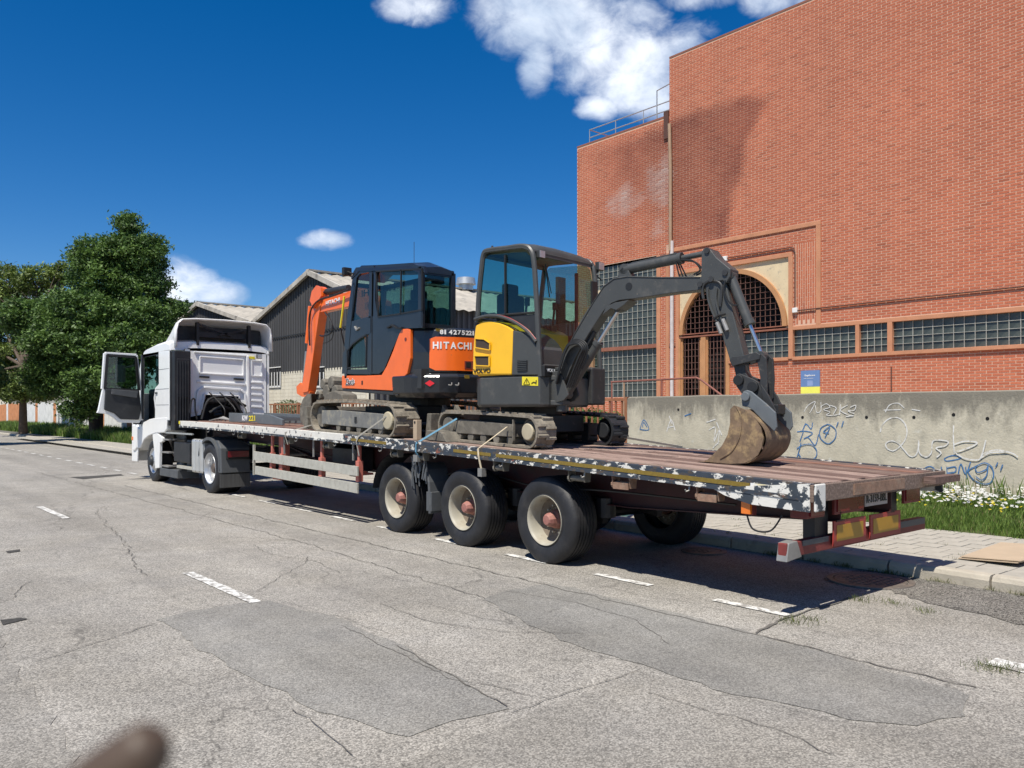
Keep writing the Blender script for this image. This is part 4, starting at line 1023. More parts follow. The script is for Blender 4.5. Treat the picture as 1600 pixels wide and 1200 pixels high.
tree('leafy_tree', base4, 5, [bl(292, 488, 60, 30, 16), bl(262, 520, 60, 40, 40), bl(290, 540, 60, 16, 40)], 300, 60, 0.15, dark0, (0.045, 0.085, 0.022), 'dark tree crown between the big tree and the warehouse roof')
# shrub with pale flowers against the warehouse base
def shrub(base, r, n, leaf, c0, c1, label, name='shrub'):
    t = thing(name, base, label, 'shrub'); tb = B()
    for k in range(7): tb.tube([base, (base[0] + random.gauss(0, .3) * r, base[1] + random.gauss(0, .3) * r, base[2] + r)], [0.02, 0.008], 5)
    tb.build('stem', m_bark, t)
    d = rng.normal(size=(n, 3)); d /= np.linalg.norm(d, axis=1)[:, None]; cen = np.array(base) + np.array([0, 0, r * 0.9]) + d * (rng.random((n, 1)) ** 0.4) * r * np.array([1, 1.2, 0.9])
    nrm = rng.normal(size=(n, 3)); nrm /= np.linalg.norm(nrm, axis=1)[:, None]; a = np.cross(nrm, rng.normal(size=(n, 3))); a /= np.linalg.norm(a, axis=1)[:, None]; b = np.cross(nrm, a); s_ = leaf * rng.uniform(.6, 1.3, (n, 1))
    V = np.stack([cen - a * s_, cen - b * s_ * .45, cen + a * s_, cen + b * s_ * .45], 1).reshape(-1, 3) - np.array(base); tt = rng.random((n, 1)); col = np.array(c0) * (1 - tt) + np.array(c1) * tt
    place('foliage', np_mesh('foliage', V, 4, m_leaf, np.repeat(col, 4, axis=0)), t, base)
p = at_x(452, 632, 17); shrub((17, p.y, 0.9), 0.75, 2600, 0.06, (0.06, 0.09, 0.02), (0.35, 0.36, 0.22), 'pale flowering shrub behind the fence in front of the whitewashed wall')
for i, (u, w_) in enumerate(((925, 0.5), (955, 0.45), (900, 0.5))):
    p = at_x(u, 640, 15.6); shrub((15.6, p.y, 0.9), w_, 1500, 0.05, (0.04, 0.09, 0.015), (0.11, 0.2, 0.04), ('green shrub behind the picket fence left of the concrete wall', 'green shrub behind the picket fence nearest the end of the concrete wall', 'green shrub behind the picket fence beside the dark excavator track')[i])

# ================================================================== GRASS AND FLOWERS
def hbank(x): return 0.10 + np.interp(x, [11.35, 11.9, 12.8, 13.6, 14.1], [0, .06, .12, .17, .19])


def blades(n, xr, yr, h0, h1, w, lean=0.45, c0=(0.06, 0.12, 0.016), c1=(0.21, 0.31, 0.06), dens=True):
    x = rng.uniform(*xr, n); y = rng.uniform(*yr, n)
    if dens:
        k = np.array([mnoise.noise(Vector((a * 1.6, b * 1.6, 0))) for a, b in zip(x, y)]); keep = rng.random(n) < np.clip(0.75 + k, 0.15, 1); x, y, k = x[keep], y[keep], k[keep]
    else: k = np.zeros(n)
    n = len(x); z = hbank(x) - 0.01; h = rng.uniform(h0, h1, n) * (1 + 0.5 * k); a = rng.uniform(0, 2 * np.pi, n); dx, dy = np.cos(a), np.sin(a); l = rng.uniform(0.1, lean, n) * h
    ww = w * rng.uniform(0.6, 1.4, n); px, py = -dy * ww, dx * ww
    V = np.stack([np.stack([x - px, y - py, z], -1), np.stack([x + px, y + py, z], -1), np.stack([x + dx * l * .45 + px * .7, y + dy * l * .45 + py * .7, z + h * .6], -1), np.stack([x + dx * l, y + dy * l, z + h * 0.97], -1)], 1)
    t = np.clip(rng.normal(.45, .28, n), 0, 1)[:, None]; col = np.array(c0) * (1 - t) + np.array(c1) * t
    dry = rng.random(n) < 0.05; col[dry] = (0.30, 0.25, 0.12)
    return V.reshape(-1, 3), np.repeat(col, 4, axis=0)


A = [blades(110000, (11.38, 14.0), (2.0, 9.0), 0.045, 0.14, 0.0045), blades(22000, (11.4, 14.0), (9, 20), 0.10, 0.25, 0.010), blades(42000, (11.4, 14.0), (20, 48), 0.2, 0.5, 0.02), blades(26000, (11.4, 14.0), (48, 90), 0.25, 0.6, 0.035),
     blades(1100, (13.7, 13.97), (2.5, 12), 0.2, 0.5, 0.006, 0.3, dens=False), blades(12000, (11.4, 14.0), (-6, 2), 0.08, 0.25, 0.010), blades(2600, (11.22, 11.5), (2, 10), 0.02, 0.07, 0.006)]
me = np_mesh('grass', np.concatenate([a[0] for a in A]), 4, m_grass, np.concatenate([a[1] for a in A])); o = place('grass', me, None, (0, 0, 0)); tag(o, 'thick green grass on the verge along the concrete wall and the fences', 'grass', kind='stuff')


def flowers(n, xr, yr, col, r, lab, name):
    V = []; x = rng.uniform(*xr, n * 3); y = rng.uniform(*yr, n * 3); keep = [i for i in range(n * 3) if mnoise.noise(Vector((x[i] * 1.3, y[i] * 1.3, 5))) > -0.12][:n]; cc = []
    for i in keep:
        z = hbank(x[i]) + rng.uniform(0.12, 0.27); tilt = rng.normal(0, 0.35, 2); c = Vector((x[i], y[i], z)); nrm = Vector((tilt[0] - 0.25, tilt[1] - 0.15, 1)).normalized(); a = nrm.orthogonal().normalized(); b = nrm.cross(a)
        for k in range(6):
            t0 = k * math.pi / 3; t1 = t0 + 0.8; p = [c, c + (a * math.cos(t0) + b * math.sin(t0)) * r, c + (a * math.cos((t0 + t1) / 2) + b * math.sin((t0 + t1) / 2)) * r * 1.25 + nrm * r * .25, c + (a * math.cos(t1) + b * math.sin(t1)) * r]
            V += [tuple(q) for q in p]; cc += [col] * 4
    me = np_mesh(name, np.array(V), 4, m_grass, np.array(cc)); o = place(name, me, None, (0, 0, 0)); tag(o, lab, 'flowers', kind='stuff')


flowers(1500, (12.7, 13.97), (2.2, 10), (0.78, 0.77, 0.73), 0.020, 'white daisies scattered at the foot of the graffiti wall', 'white_flowers')
flowers(150, (12.2, 13.4), (2.6, 9), (0.75, 0.60, 0.03), 0.016, 'yellow dandelions scattered through the verge grass', 'yellow_flowers')
# weeds in the pavement joints and gutter
def weeds(pts, lab):
    V = []; cc = []
    for (x, y, z, n, s) in pts:
        for k in range(n):
            a = random.uniform(0, 6.28); px, py = x + random.gauss(0, s), y + random.gauss(0, s * 1.4); h = random.uniform(0.012, 0.05); dx, dy = math.cos(a) * h * .6, math.sin(a) * h * .6; w = 0.004
            V += [(px - w, py, z), (px + w, py, z), (px + dx + w, py + dy, z + h), (px + dx, py + dy, z + h * 1.05)]; t = random.random(); cc += [(0.07 + .12 * t, 0.10 + .12 * t, 0.02 + .03 * t)] * 4
    o = place('weeds', np_mesh('weeds', np.array(V), 4, m_grass, np.array(cc)), None, (0, 0, 0)); tag(o, lab, 'weeds', kind='stuff')
W_ = []
for k in range(60):
    y = random.uniform(-1, 5.5); W_.append((KX(y) - 0.03, y, 0.004, random.randint(6, 26), 0.025))
for (u, v) in ((1385, 885), (1470, 880), (1545, 1048), (1560, 1050), (1575, 1046), (1345, 940), (1400, 945), (1450, 958), (1240, 975), (1260, 970)): p = at_z(u, v); W_.append((p.x, p.y, 0.008, 50, 0.05))
for k in range(40): y = random.uniform(2.5, 8); x = random.choice((8.93, 9.25, 9.55, 10.15)); W_.append((x, y, 0.11, 8, 0.02))
weeds(W_, 'small weeds growing in the gutter and the joints of the pavement')
# cardboard
p0, p1_, p2, p3 = [at_z(u, v, 0.13) for (u, v) in ((1497, 873), (1560, 852), (1680, 862), (1590, 886))]
t = thing('cardboard_sheet', tuple(p0.lerp(p2, .5)[:2]) + (0.125,), 'flattened piece of tan cardboard lying on the pavement at the right edge', 'cardboard')
b = B()
for (dz, th, o_) in ((0.13, 0.008, 0.0), (0.148, 0.008, 0.02)):
    P = [Vector((q.x + o_, q.y - o_, dz + 0.012 * i)) for i, q in enumerate((p0, p1_, p2, p3))]; b.prism(P, (0, 0, th))
b.build('sheet', m_card, t)

# ================================================================== SEMI TRAILER
def zd(y): t = y - 3.5; return 1.105 + 0.0372 * t - 0.00084 * t * t      # the bed is cambered and sits nose high
XN, XR = 6.10, 8.62
Y0, Y1 = 3.50, 18.62
tr = thing('flatbed_trailer', ((XN + XR) / 2, 8.2, 0), 'long three axle flatbed semi-trailer with worn brown planks and chipped blue and white rail', 'trailer')


def strip(y0, y1, x0, x1, dz0, dz1, seg=0.8):
    """bar that follows the camber of the bed"""
    n = max(1, int((y1 - y0) / seg)); rings = []
    for i in range(n + 1):
        y = y0 + (y1 - y0) * i / n; z = zd(y); rings.append([(x0, y, z + dz0), (x1, y, z + dz0), (x1, y, z + dz1), (x0, y, z + dz1)])
    return rings


# planks
npl = 15; xw = (XR - 0.09 - (XN + 0.09)) / npl
for i in range(npl):
    xa = XN + 0.09 + i * xw; y = Y0 + 0.03
    cuts = sorted([random.uniform(5.2, 7.5), random.uniform(8.6, 11), random.uniform(12, 14.5), random.uniform(15.5, 17)])
    for a, b_ in zip([Y0 + random.uniform(-0.015, 0.05)] + cuts, cuts + [Y1 - 0.02]):
        dz = random.uniform(-0.007, 0.005); B().loft(strip(a + 0.004, b_ - 0.004, xa + 0.005, xa + xw - 0.005, -0.045, dz)).build('plank', m_woodr if (a > 11 and random.random() < .4) or random.random() < 0.03 else random.choice((m_wood, m_wood, m_wood2, m_wood3)), tr, bevel=0.004)
# side rails, near one with tape
for side, (xa, xb) in enumerate(((XN, XN + 0.085), (XR - 0.085, XR))):
    B().loft(strip(Y0, 11.2, xa, xb, -0.125, 0.004)).build('side_rail', m_chip, tr, bevel=0.004)
    B().loft(strip(11.2, Y1, xa, xb, -0.115, 0.004)).build('side_rail', m_chipw if side == 0 else m_chip, tr, bevel=0.004)
    xo = xa - 0.012 if side == 0 else xb
    B().loft(strip(Y0 + 0.05, Y1, xo, xo + 0.012, -0.135, -0.10)).build('lower_lip', m_chip, tr)
B().loft(strip(4.05, 7.5, XN - 0.004, XN, -0.085, -0.045)).build('reflective_tape', m_ochre, tr)
B().loft(strip(7.6, 8.35, XN - 0.004, XN, -0.085, -0.045)).build('reflective_tape', m_ochre, tr); B().loft(strip(9.95, 10.95, XN - 0.004, XN, -0.085, -0.045)).build('reflective_tape', m_ochre, tr)
B().loft(strip(3.72, 4.04, XN - 0.005, XN, -0.088, -0.042)).build('side_marker', pm('worn_cream_marker', (0.7, 0.62, 0.4), 0.5, dirt=((0.75, 0.74, 0.7), 0.5, 20, 0.05)), tr)
# rear corner plates and worn tail edge
for (x, sgn) in ((XN - 0.006, 1), (XR + 0.006, -1)):
    z0 = zd(3.5); b = B().prism([(x, 3.49, z0 + 0.008), (x, 4.45, zd(4.45) - 0.125), (x, 4.30, z0 - 0.150), (x, 4.05, z0 - 0.205), (x, 3.49, z0 - 0.225)], (0.012 * sgn, 0, 0)); b.build('corner_plate', m_chip2, tr)
b = B().box(XN, XR, 3.46, 3.495, zd(3.5) - 0.145, zd(3.5) - 0.004); b.build('tail_beam', m_wood, tr, bevel=0.006)
B().box(XN, XN + 0.16, 3.44, 3.46, zd(3.5) - 0.22, zd(3.5) + 0.004).build('tail_corner', m_chip2, tr, bevel=0.02)
B().box(6.75, 7.7, 3.45, 3.46, zd(3.5) - 0.125, zd(3.5) - 0.03).build('worn_edge', m_rust, tr)
B().box(XR - 0.55, XR + 0.02, 3.33, 3.44, zd(3.5) - 0.10, zd(3.5) - 0.035).build('ramp_hinge', m_wood3, tr)
B().loft(strip(Y0 + 0.05, Y1 - 0.05, XN + 0.09, XR - 0.09, -0.0495, -0.0465)).build('light_stop_sheet', m_black, tr)  # added dark sheet that keeps sun from leaking through the plank gaps
# main frame: two I beams with a gooseneck, cross members
for x in (6.80, 7.75):
    b = B(); rings = []; rings2 = []; web = []
    for y, dep in ((3.6, 0.24), (6, 0.42), (10.8, 0.46), (13.2, 0.44), (14.4, 0.26), (18.4, 0.22)):
        z = zd(y) - 0.12; web.append([(x - 0.008, y, z - dep), (x + 0.008, y, z - dep), (x + 0.008, y, z), (x - 0.008, y, z)])
        rings.append([(x - 0.07, y, z - dep - 0.012), (x + 0.07, y, z - dep - 0.012), (x + 0.07, y, z - dep), (x - 0.07, y, z - dep)]); rings2.append([(x - 0.07, y, z), (x + 0.07, y, z), (x + 0.07, y, z + 0.012), (x - 0.07, y, z + 0.012)])
    b.loft(web).loft(rings).loft(rings2); b.build('frame_beam', m_redf, tr)
xm = B()
for y in np.arange(3.9, 18.4, 0.62):
    z = zd(y); B().box(XN + 0.09, XR - 0.09, y - 0.03, y + 0.03, z - 0.125, z - 0.053).build('cross_member', m_redf, tr)
# under-run guards of the near side
zz = lambda u, v: at_x(u, v, XN + 0.04)
for (a0, a1, b0, b1) in (((398, 705), (398, 719), (560, 729), (560, 744)), ((400, 728), (400, 741), (560, 755), (560, 771))):
    A0, A1, B0, B1 = zz(*a0), zz(*a1), zz(*b0), zz(*b1)
    B().loft([[(XN + 0.02, P.y, Q.z), (XN + 0.05, P.y, Q.z), (XN + 0.05, P.y, P.z), (XN + 0.02, P.y, P.z)] for (P, Q) in ((A0, A1), (B0, B1))]).build('side_guard', m_alu, tr, bevel=0.004)
A, Bq = zz(398, 705), zz(398, 742); B().box(XN + 0.015, XN + 0.055, A.y, A.y + 0.03, Bq.z, A.z + 0.12).build('guard_end', m_alu, tr)
for (u, w) in ((437, 0.10), (498, 0.10), (556, 0.09), (421, 0.08)):
    y = zz(u, 730).y; zt_ = zd(y) - 0.12; b = B().box(XN + 0.06, XN + 0.14, y - w / 2, y + w / 2, 0.64, 0.95).box(XN + 0.08, XN + 0.12, y - 0.03, y + 0.03, 0.95, zt_); b.build('guard_post', m_redp, tr, bevel=0.004)
for y in (11.0, 12.3, 13.4):
    B().box(XN + 0.055, XN + 0.075, y - 0.015, y + 0.015, 0.95, zd(y) - 0.12).build('guard_bracket', m_steel, tr)
b = B().box(6.5, 8.2, 12.2, 12.28, 0.7, 1.2).box(6.45, 6.75, 11.4, 12.2, 0.75, 1.1); b.build('tool_box', m_black, tr, bevel=0.01)
B().tube([(6.16, 10.95, 0.88), (6.16, 10.95, 0.72), (6.2, 11.15, 0.72)], 0.018, 8).build('crank', m_steel, tr)
b = B().box(6.38, 6.52, 13.95, 14.1, 0.50, 1.25).box(6.30, 6.60, 13.88, 14.18, 0.46, 0.50); b.build('landing_leg', m_redp, tr); b = B().box(8.0, 8.14, 13.95, 14.1, 0.50, 1.25).box(7.92, 8.22, 13.88, 14.18, 0.46, 0.5); b.build('landing_leg', m_redp, tr)
B().cyl((6.5, 14.0, 0.9), (8.0, 14.0, 0.9), 0.03).build('leg_shaft', m_steel, tr)
b = B().cyl((7.0, 10.9, 0.85), (7.0, 12.1, 0.85), 0.16, n=20).cyl((7.45, 10.9, 0.85), (7.45, 12.1, 0.85), 0.16, n=20); b.build('air_tank', m_plast, tr, smooth=True)
b = B().tube(spline([(6.3, 10.4, 0.9), (6.35, 9.6, 0.75), (6.6, 8.6, 0.9), (6.5, 7.2, 0.8), (6.4, 6.0, 0.85), (6.7, 4.6, 0.8)]), 0.012, 5).tube(spline([(6.5, 17.5, 1.25), (6.6, 15.5, 1.0), (6.5, 14.5, 1.1), (6.7, 12.5, 0.9)]), 0.012, 5); b.build('air_hose', m_blackl, tr)
# axles, suspension
WY = (6.75, 8.28, 9.83); RW = 0.49
for y in WY:
    B().cyl((6.3, y, RW), (8.45, y, RW), 0.065, n=12).build('axle', m_black, tr)
    for x in (6.80, 7.75):
        b = B().beam((x, y + 0.55, 0.62), (x, y - 0.35, 0.46), 0.09, 0.07).cyl((x, y - 0.35, 0.50), (x, y - 0.35, 0.72), 0.12, n=14).prism([(x - 0.05, y + 0.45, 0.55), (x - 0.05, y + 0.65, 0.55), (x - 0.05, y + 0.72, 0.82), (x - 0.05, y + 0.38, 0.82)], (0.1, 0, 0)); b.build('suspension', m_black, tr)


def tyre_prof(r, w, rr_):
    p = [(-0.0, rr_), (0.010, rr_ + 0.02), (-0.012, r * 0.72), (-0.014, r * 0.84), (0.004, r * 0.945), (0.03, r * 0.985), (0.045, r)]
    gro = []
    n = 5
    for k in range(1, n + 1):
        t = 0.045 + (w - 0.09) * k / (n + 1); gro += [(t - 0.007, r + 0.001), (t - 0.006, r - 0.012), (t + 0.006, r - 0.012), (t + 0.007, r + 0.001)]
    return p + gro + [(w - q, a) for (q, a) in reversed(p)]


WHM = {}
m_disc = pm('brown_wheel_disc', (0.16, 0.125, 0.09), 0.7, var=0.25, vs=14, dirt=((0.40, 0.36, 0.28), 0.58, 9, 0.15))


def wheel(parent, cx, cy, cz, r, w, rr_, style, side, name='wheel'):
    """cx is the outer face; side -1 faces -X, +1 faces +X. rim is the part, tyre and hub its sub-parts"""
    key = (r, w, rr_, style, side)
    if key not in WHM:
        s = -side            # inward direction along X
        ax = (s, 0, 0)
        ty = B().lathe((0, 0, 0), ax, tyre_prof(r, w, rr_), 64)
        # flatten where the tyre meets the road
        ty.v = [(x + side * 0.02 * max(0, -z - r * 0.86) / (r * 0.1), y * (1 + 0.03 * max(0, (-z - r * 0.8) / (r * 0.2))), max(z, -r + 0.015)) for (x, y, z) in ty.v]
        if style == 'cream':
            rp = [(0.014, rr_ + 0.010), (-0.004, rr_ + 0.005), (0.002, rr_ - 0.006), (0.03, rr_ - 0.020), (0.10, rr_ - 0.024), (0.20, rr_ - 0.030)]
            hp = [(0.235, 0.120), (0.15, 0.100), (0.13, 0.088), (0.08, 0.080), (0.04, 0.064), (0.030, 0.052), (0.028, 0.001)]
        elif style == 'deep':
            rp = [(0.014, rr_ + 0.012), (-0.004, rr_ + 0.006), (0.004, rr_ - 0.01), (0.06, rr_ - 0.03), (0.09, rr_ - 0.035), (0.10, rr_ - 0.05), (0.16, rr_ - 0.06), (0.17, 0.14), (0.16, 0.12)]
            hp = [(0.17, 0.13), (0.09, 0.11), (0.08, 0.09), (0.06, 0.085), (0.055, 0.001)]
        else:
            rp = [(0.014, rr_ + 0.012), (-0.004, rr_ + 0.006), (0.006, rr_ - 0.01), (0.03, rr_ - 0.04), (0.02, rr_ - 0.07), (-0.03, 0.16), (-0.035, 0.14)]
            hp = [(-0.03, 0.145), (-0.05, 0.12), (-0.09, 0.10), (-0.10, 0.07), (-0.105, 0.001)]
        rim = B().lathe((0, 0, 0), ax, rp, 48)
        if style == 'cream': rp = rp + [(0.0, 0.1)]
        nut = rp[-2][0]; rb = 0.155 if style != 'front' else 0.165
        for i in range(10):
            t = 2 * math.pi * i / 10; p = Vector((s * (0.205 if style == 'cream' else 0.150 if style == 'deep' else 0.0), rb * math.cos(t), rb * math.sin(t))); rim.cyl(p - Vector((s * 0.02, 0, 0)) - Vector((s * 0.012, 0, 0)), p + Vector((s * 0.03, 0, 0)), 0.012, n=6)
        hub = B().lathe((0, 0, 0), ax, hp, 10 if style == 'cream' else 24)
        if style == 'cream': WHM['disc', side] = B().lathe((0, 0, 0), ax, [(0.17, rr_ - 0.026), (0.185, rr_ - 0.045), (0.20, 0.17), (0.225, 0.14), (0.225, 0.11)], 40).mesh('wheel_disc', m_disc, smooth=True)
        WHM[key] = (rim.mesh('wheel_rim', {'cream': m_rimc, 'deep': m_rims, 'front': m_rims}[style], smooth=True), ty.mesh('tyre', m_tyre, smooth=True), hub.mesh('hub', {'cream': m_hub, 'deep': m_hubd, 'front': m_plast}[style], smooth=style != 'cream'))
    rim, ty, hub = WHM[key]; o = place(name, rim, parent, (cx, cy, cz)); a = random.uniform(0, 6.28)
    place('tyre', ty, o, (cx, cy, cz)); h = place('hub', hub, o, (cx, cy, cz)); h.rotation_euler = (a, 0, 0)
    if style == 'cream': place('wheel_disc', WHM['disc', side], o, (cx, cy, cz))
    return o


for y in WY:
    wheel(tr, 6.18, y, RW - 0.012, RW, 0.37, 0.275, 'cream', -1); wheel(tr, 8.54, y, RW - 0.012, RW, 0.37, 0.275, 'cream', 1)
# mudguards and flaps
for (ya, yb) in ((10.38, 10.52),):
    b = B(); rg = []
    for i in range(9):
        t = math.pi * (0.05 + 0.48 * i / 8); rg.append([(x, 9.83 + 0.62 * math.cos(t), 0.49 + 0.62 * math.sin(t) * 0.98) for x in (6.17, 6.56)])
    b.loft(rg, close=False, caps=False).loft([[(p[0], p[1] - 0.008, p[2] - 0.01) for p in r] for r in rg], close=False, caps=False); b.build('mudguard', m_plast, tr)
b = B(); rg = []
for (y, z) in ((9.30, 0.98), (9.20, 1.0), (9.12, 0.92), (9.06, 0.75), (9.03, 0.45), (9.04, 0.33)): rg.append([(x, y + dy, z) for (x, dy) in ((6.19, 0.0), (6.21, 0.02), (6.54, 0.02), (6.56, 0.0), (6.54, -0.02), (6.21, -0.02))])
b.loft(rg).box(6.21, 6.54, 9.0, 9.12, 0.36, 0.62); b.build('mudguard', m_greyp, tr, smooth=False, bevel=0.008)
# torn plastic wrapped over the mudguard
b = B()
for k in range(26):
    a = Vector((6.17 + random.uniform(-.01, .03), 9.2 + random.uniform(-.16, .2), 0.95 + random.uniform(-.1, .18))); c = a + Vector((random.uniform(-.02, .02), random.uniform(-.1, .1), random.uniform(-.28, -.1))); b.quad(a, a + Vector((0.01, 0.05, 0.01)), c + Vector((0, 0.03, 0)), c)
b.build('torn_plastic', m_greyp, tr)
# load winches below the near rail
for (u, v) in ((905, 752), (975, 757), (1110, 779), (783, 728), (660, 703), (452, 690), (513, 702), (378, 676), (620, 712)):
    p = at_x(u, v, XN + 0.06); y = p.y; z = zd(y) - 0.14; wd = 0.11 if u > 880 else 0.08
    c_ = m_rust if u > 950 else m_mudst
    b = B(); 
    for s in (-1, 1): b.prism([(XN + 0.0, y + s * wd, z + 0.03), (XN + 0.13, y + s * wd, z + 0.03), (XN + 0.11, y + s * wd, z - 0.11), (XN + 0.02, y + s * wd, z - 0.11)], (0, 0.008 * s, 0))
    b.cyl((XN + 0.06, y - wd, z - 0.075), (XN + 0.06, y + wd, z - 0.075), 0.032, n=12).cyl((XN + 0.06, y + wd, z - 0.075), (XN + 0.06, y + wd + 0.03, z - 0.075), 0.045, n=12); b.build('winch', c_, tr, bevel=0.003)
    if u > 950: B().box(XN + 0.005, XN + 0.02, y - wd * 0.9, y + wd * 0.9, z - 0.12, z - 0.055).build('winch_bar', c_, tr)
# rope hooks
for y in np.arange(4.7, 18, 1.35):
    z = zd(y) - 0.13; B().tube([(XN + 0.02, y, z), (XN + 0.01, y, z - 0.05), (XN - 0.01, y + 0.02, z - 0.06), (XN - 0.02, y + 0.02, z - 0.04)], 0.008, 5).build('rope_hook', m_steel, tr)
# tail: lamp beam, bumper, plates
yb = 3.66
B().box(6.25, 6.55, yb - 0.05, yb + 0.1, 0.80, 0.97).build('rear_lamp', m_redb, tr, bevel=0.008)
B().box(6.30, 6.52, yb - 0.065, yb - 0.05, 0.82, 0.95).build('lamp_lens', m_redl, tr)
b = B().box(6.70, 7.22, yb - 0.06, yb - 0.03, 0.80, 0.97); lp = b.build('rear_lamp', m_redb, tr, bevel=0.006); B().box(6.73, 7.19, yb - 0.072, yb - 0.06, 0.825, 0.945).build('lens', m_redl, lp)
b = B().box(8.02, 8.36, yb - 0.06, yb - 0.03, 0.80, 0.97); lp = b.build('rear_lamp', m_redb, tr, bevel=0.006); B().box(8.04, 8.34, yb - 0.072, yb - 0.06, 0.825, 0.945).build('lens', m_redl, lp)
m_plt = pm('number_plate', (0.42, 0.36, 0.33), 0.5, var=0.1, dirt=((0.2, 0.17, 0.15), 0.58, 12, 0.2))
npz = 0.83
pl = B().box(7.25, 7.68, yb - 0.055, yb - 0.045, npz, npz + 0.13).build('number_plate', m_plt, tr)
text_mesh('R-3159-BBL', m_blackl, (7.27, yb - 0.0555, npz + 0.03), (1, 0, 0), (0, 0, 1), 0.075, parent=pl, width=0.39, bold=0.01)
for x in (6.62, 7.92):
    B().box(x - 0.13 + (0.1 if x > 7 else 0), x + 0.09, yb + 0.01, yb + 0.12, 0.55, 1.0).build('bumper_bracket', m_black, tr)
b = B().loft([[(x, yb - 0.02, 0.50), (x, yb + 0.06, 0.50), (x, yb + 0.06, 0.62), (x, yb - 0.02, 0.62)] for x in (6.0, 8.58)]); b.build('bumper', m_redb, tr, bevel=0.008)
B().prism([(5.99, yb - 0.03, 0.47), (6.22, yb - 0.03, 0.49), (6.15, yb - 0.03, 0.63), (6.02, yb - 0.03, 0.62)], (0, 0.1, 0)).build('bumper_end', m_steel, tr, bevel=0.006)
B().box(6.24, 6.66, yb - 0.024, yb - 0.021, 0.575, 0.62).build('reflective_band', m_greyp, tr); B().box(8.02, 8.56, yb - 0.024, yb - 0.021, 0.56, 0.62).build('reflective_band', m_greyp, tr)
for (xa, xb) in ((6.70, 7.27), (7.36, 7.96)):
    mp_ = B().box(xa, xb, yb - 0.05, yb - 0.035, 0.525, 0.745).build('marker_plate', pm('red_reflective', (0.32, 0.04, 0.035), 0.5), tr); B().box(xa + 0.05, xb - 0.05, yb - 0.053, yb - 0.050, 0.565, 0.705).build('amber_field', pm('amber_reflective', (0.38, 0.20, 0.015), 0.4, var=0.1), mp_)
b = B().box(XN + 0.05, XN + 0.10, 4.05, 4.16, 0.80, 0.92); sl = b.build('side_lamp', m_redb, tr); B().box(XN + 0.02, XN + 0.05, 4.06, 4.15, 0.81, 0.91).build('lens', m_orgl, sl)
B().tube(spline([(XN + 0.06, 4.12, 0.80), (XN + 0.05, 4.05, 0.68), (XN + 0.08, 3.9, 0.68), (XN + 0.1, 3.8, 0.82)]), 0.008, 6).build('cable', m_blackl, tr)
B().box(XN + 0.03, XN + 0.2, 4.0, 4.8, 0.99, 1.03).build('under_rail_bar', m_redf, tr)
# front board stub
B().box(XN, XR, Y1, Y1 + 0.03, zd(Y1) - 0.15, zd(Y1) + 0.01).build('headboard', m_black, tr)
B().box(XN - 0.005, XN + 0.02, Y1 - 0.05, Y1 + 0.035, zd(Y1) - 0.07, zd(Y1) + 0.0).build('front_marker', m_yell, tr)
b = B().cyl((7.35, 16.9, 1.12), (7.35, 16.9, 1.2), 0.45, n=24); b.build('kingpin_plate', m_black, tr)

# steel ramp lying on the front of the deck, with painted characters
p0 = at_x(345, 645, 6.95); yr0, yr1 = 17.5, 14.75
rp = thing('loading_ramp', (7.0, 16, zd(16)), 'grey steel loading ramp with painted letters lying at the front of the trailer deck', 'ramp')
zr = zd(17) + 0.01
B().prism([(6.72, 17.35, zd(17.35) + 0.01), (6.72, 17.35, zd(17.35) + 0.20), (6.72, 15.3, zd(15.3) + 0.20), (6.72, 14.7, zd(14.7) + 0.12), (6.72, 14.7, zd(14.7) + 0.01), (6.72, 15.7, zd(15.7) + 0.01), (6.72, 15.9, zd(15.9) + 0.03)], (0.05, 0, 0)).build('side_beam', m_blueg, rp, bevel=0.005)
B().prism([(7.5, 17.35, zd(17.35) + 0.01), (7.5, 17.35, zd(17.35) + 0.20), (7.5, 15.3, zd(15.3) + 0.20), (7.5, 14.7, zd(14.7) + 0.12), (7.5, 14.7, zd(14.7) + 0.01)], (0.05, 0, 0)).build('side_beam', m_blueg, rp, bevel=0.005)
for k in range(9): y = 14.9 + k * 0.28; B().box(6.77, 7.5, y - 0.03, y + 0.03, zd(y) + 0.09, zd(y) + 0.14).build('rung', m_blueg, rp)
text_mesh('KW', m_whitel, (6.719, 16.62, zd(16.4) + 0.05), (0, -1, 0.02), (0, 0, 1), 0.11, parent=rp, width=0.30, bold=0.03)
text_mesh('221', m_yell, (6.719, 16.28, zd(16.2) + 0.05), (0, -1, 0.02), (0, 0, 1), 0.11, parent=rp, width=0.32, bold=0.03)
b = B(); 
for k in range(5): b.tube(spline([(6.5 + .05 * k, 17.9 - .1 * k, zd(17.8) + 0.02), (6.6 + .02 * k, 17.6, zd(17.6) + 0.07 + .01 * k), (6.75, 17.3, zd(17.3) + 0.04)]), 0.014, 5)
b.build('chain', m_steel, rp)


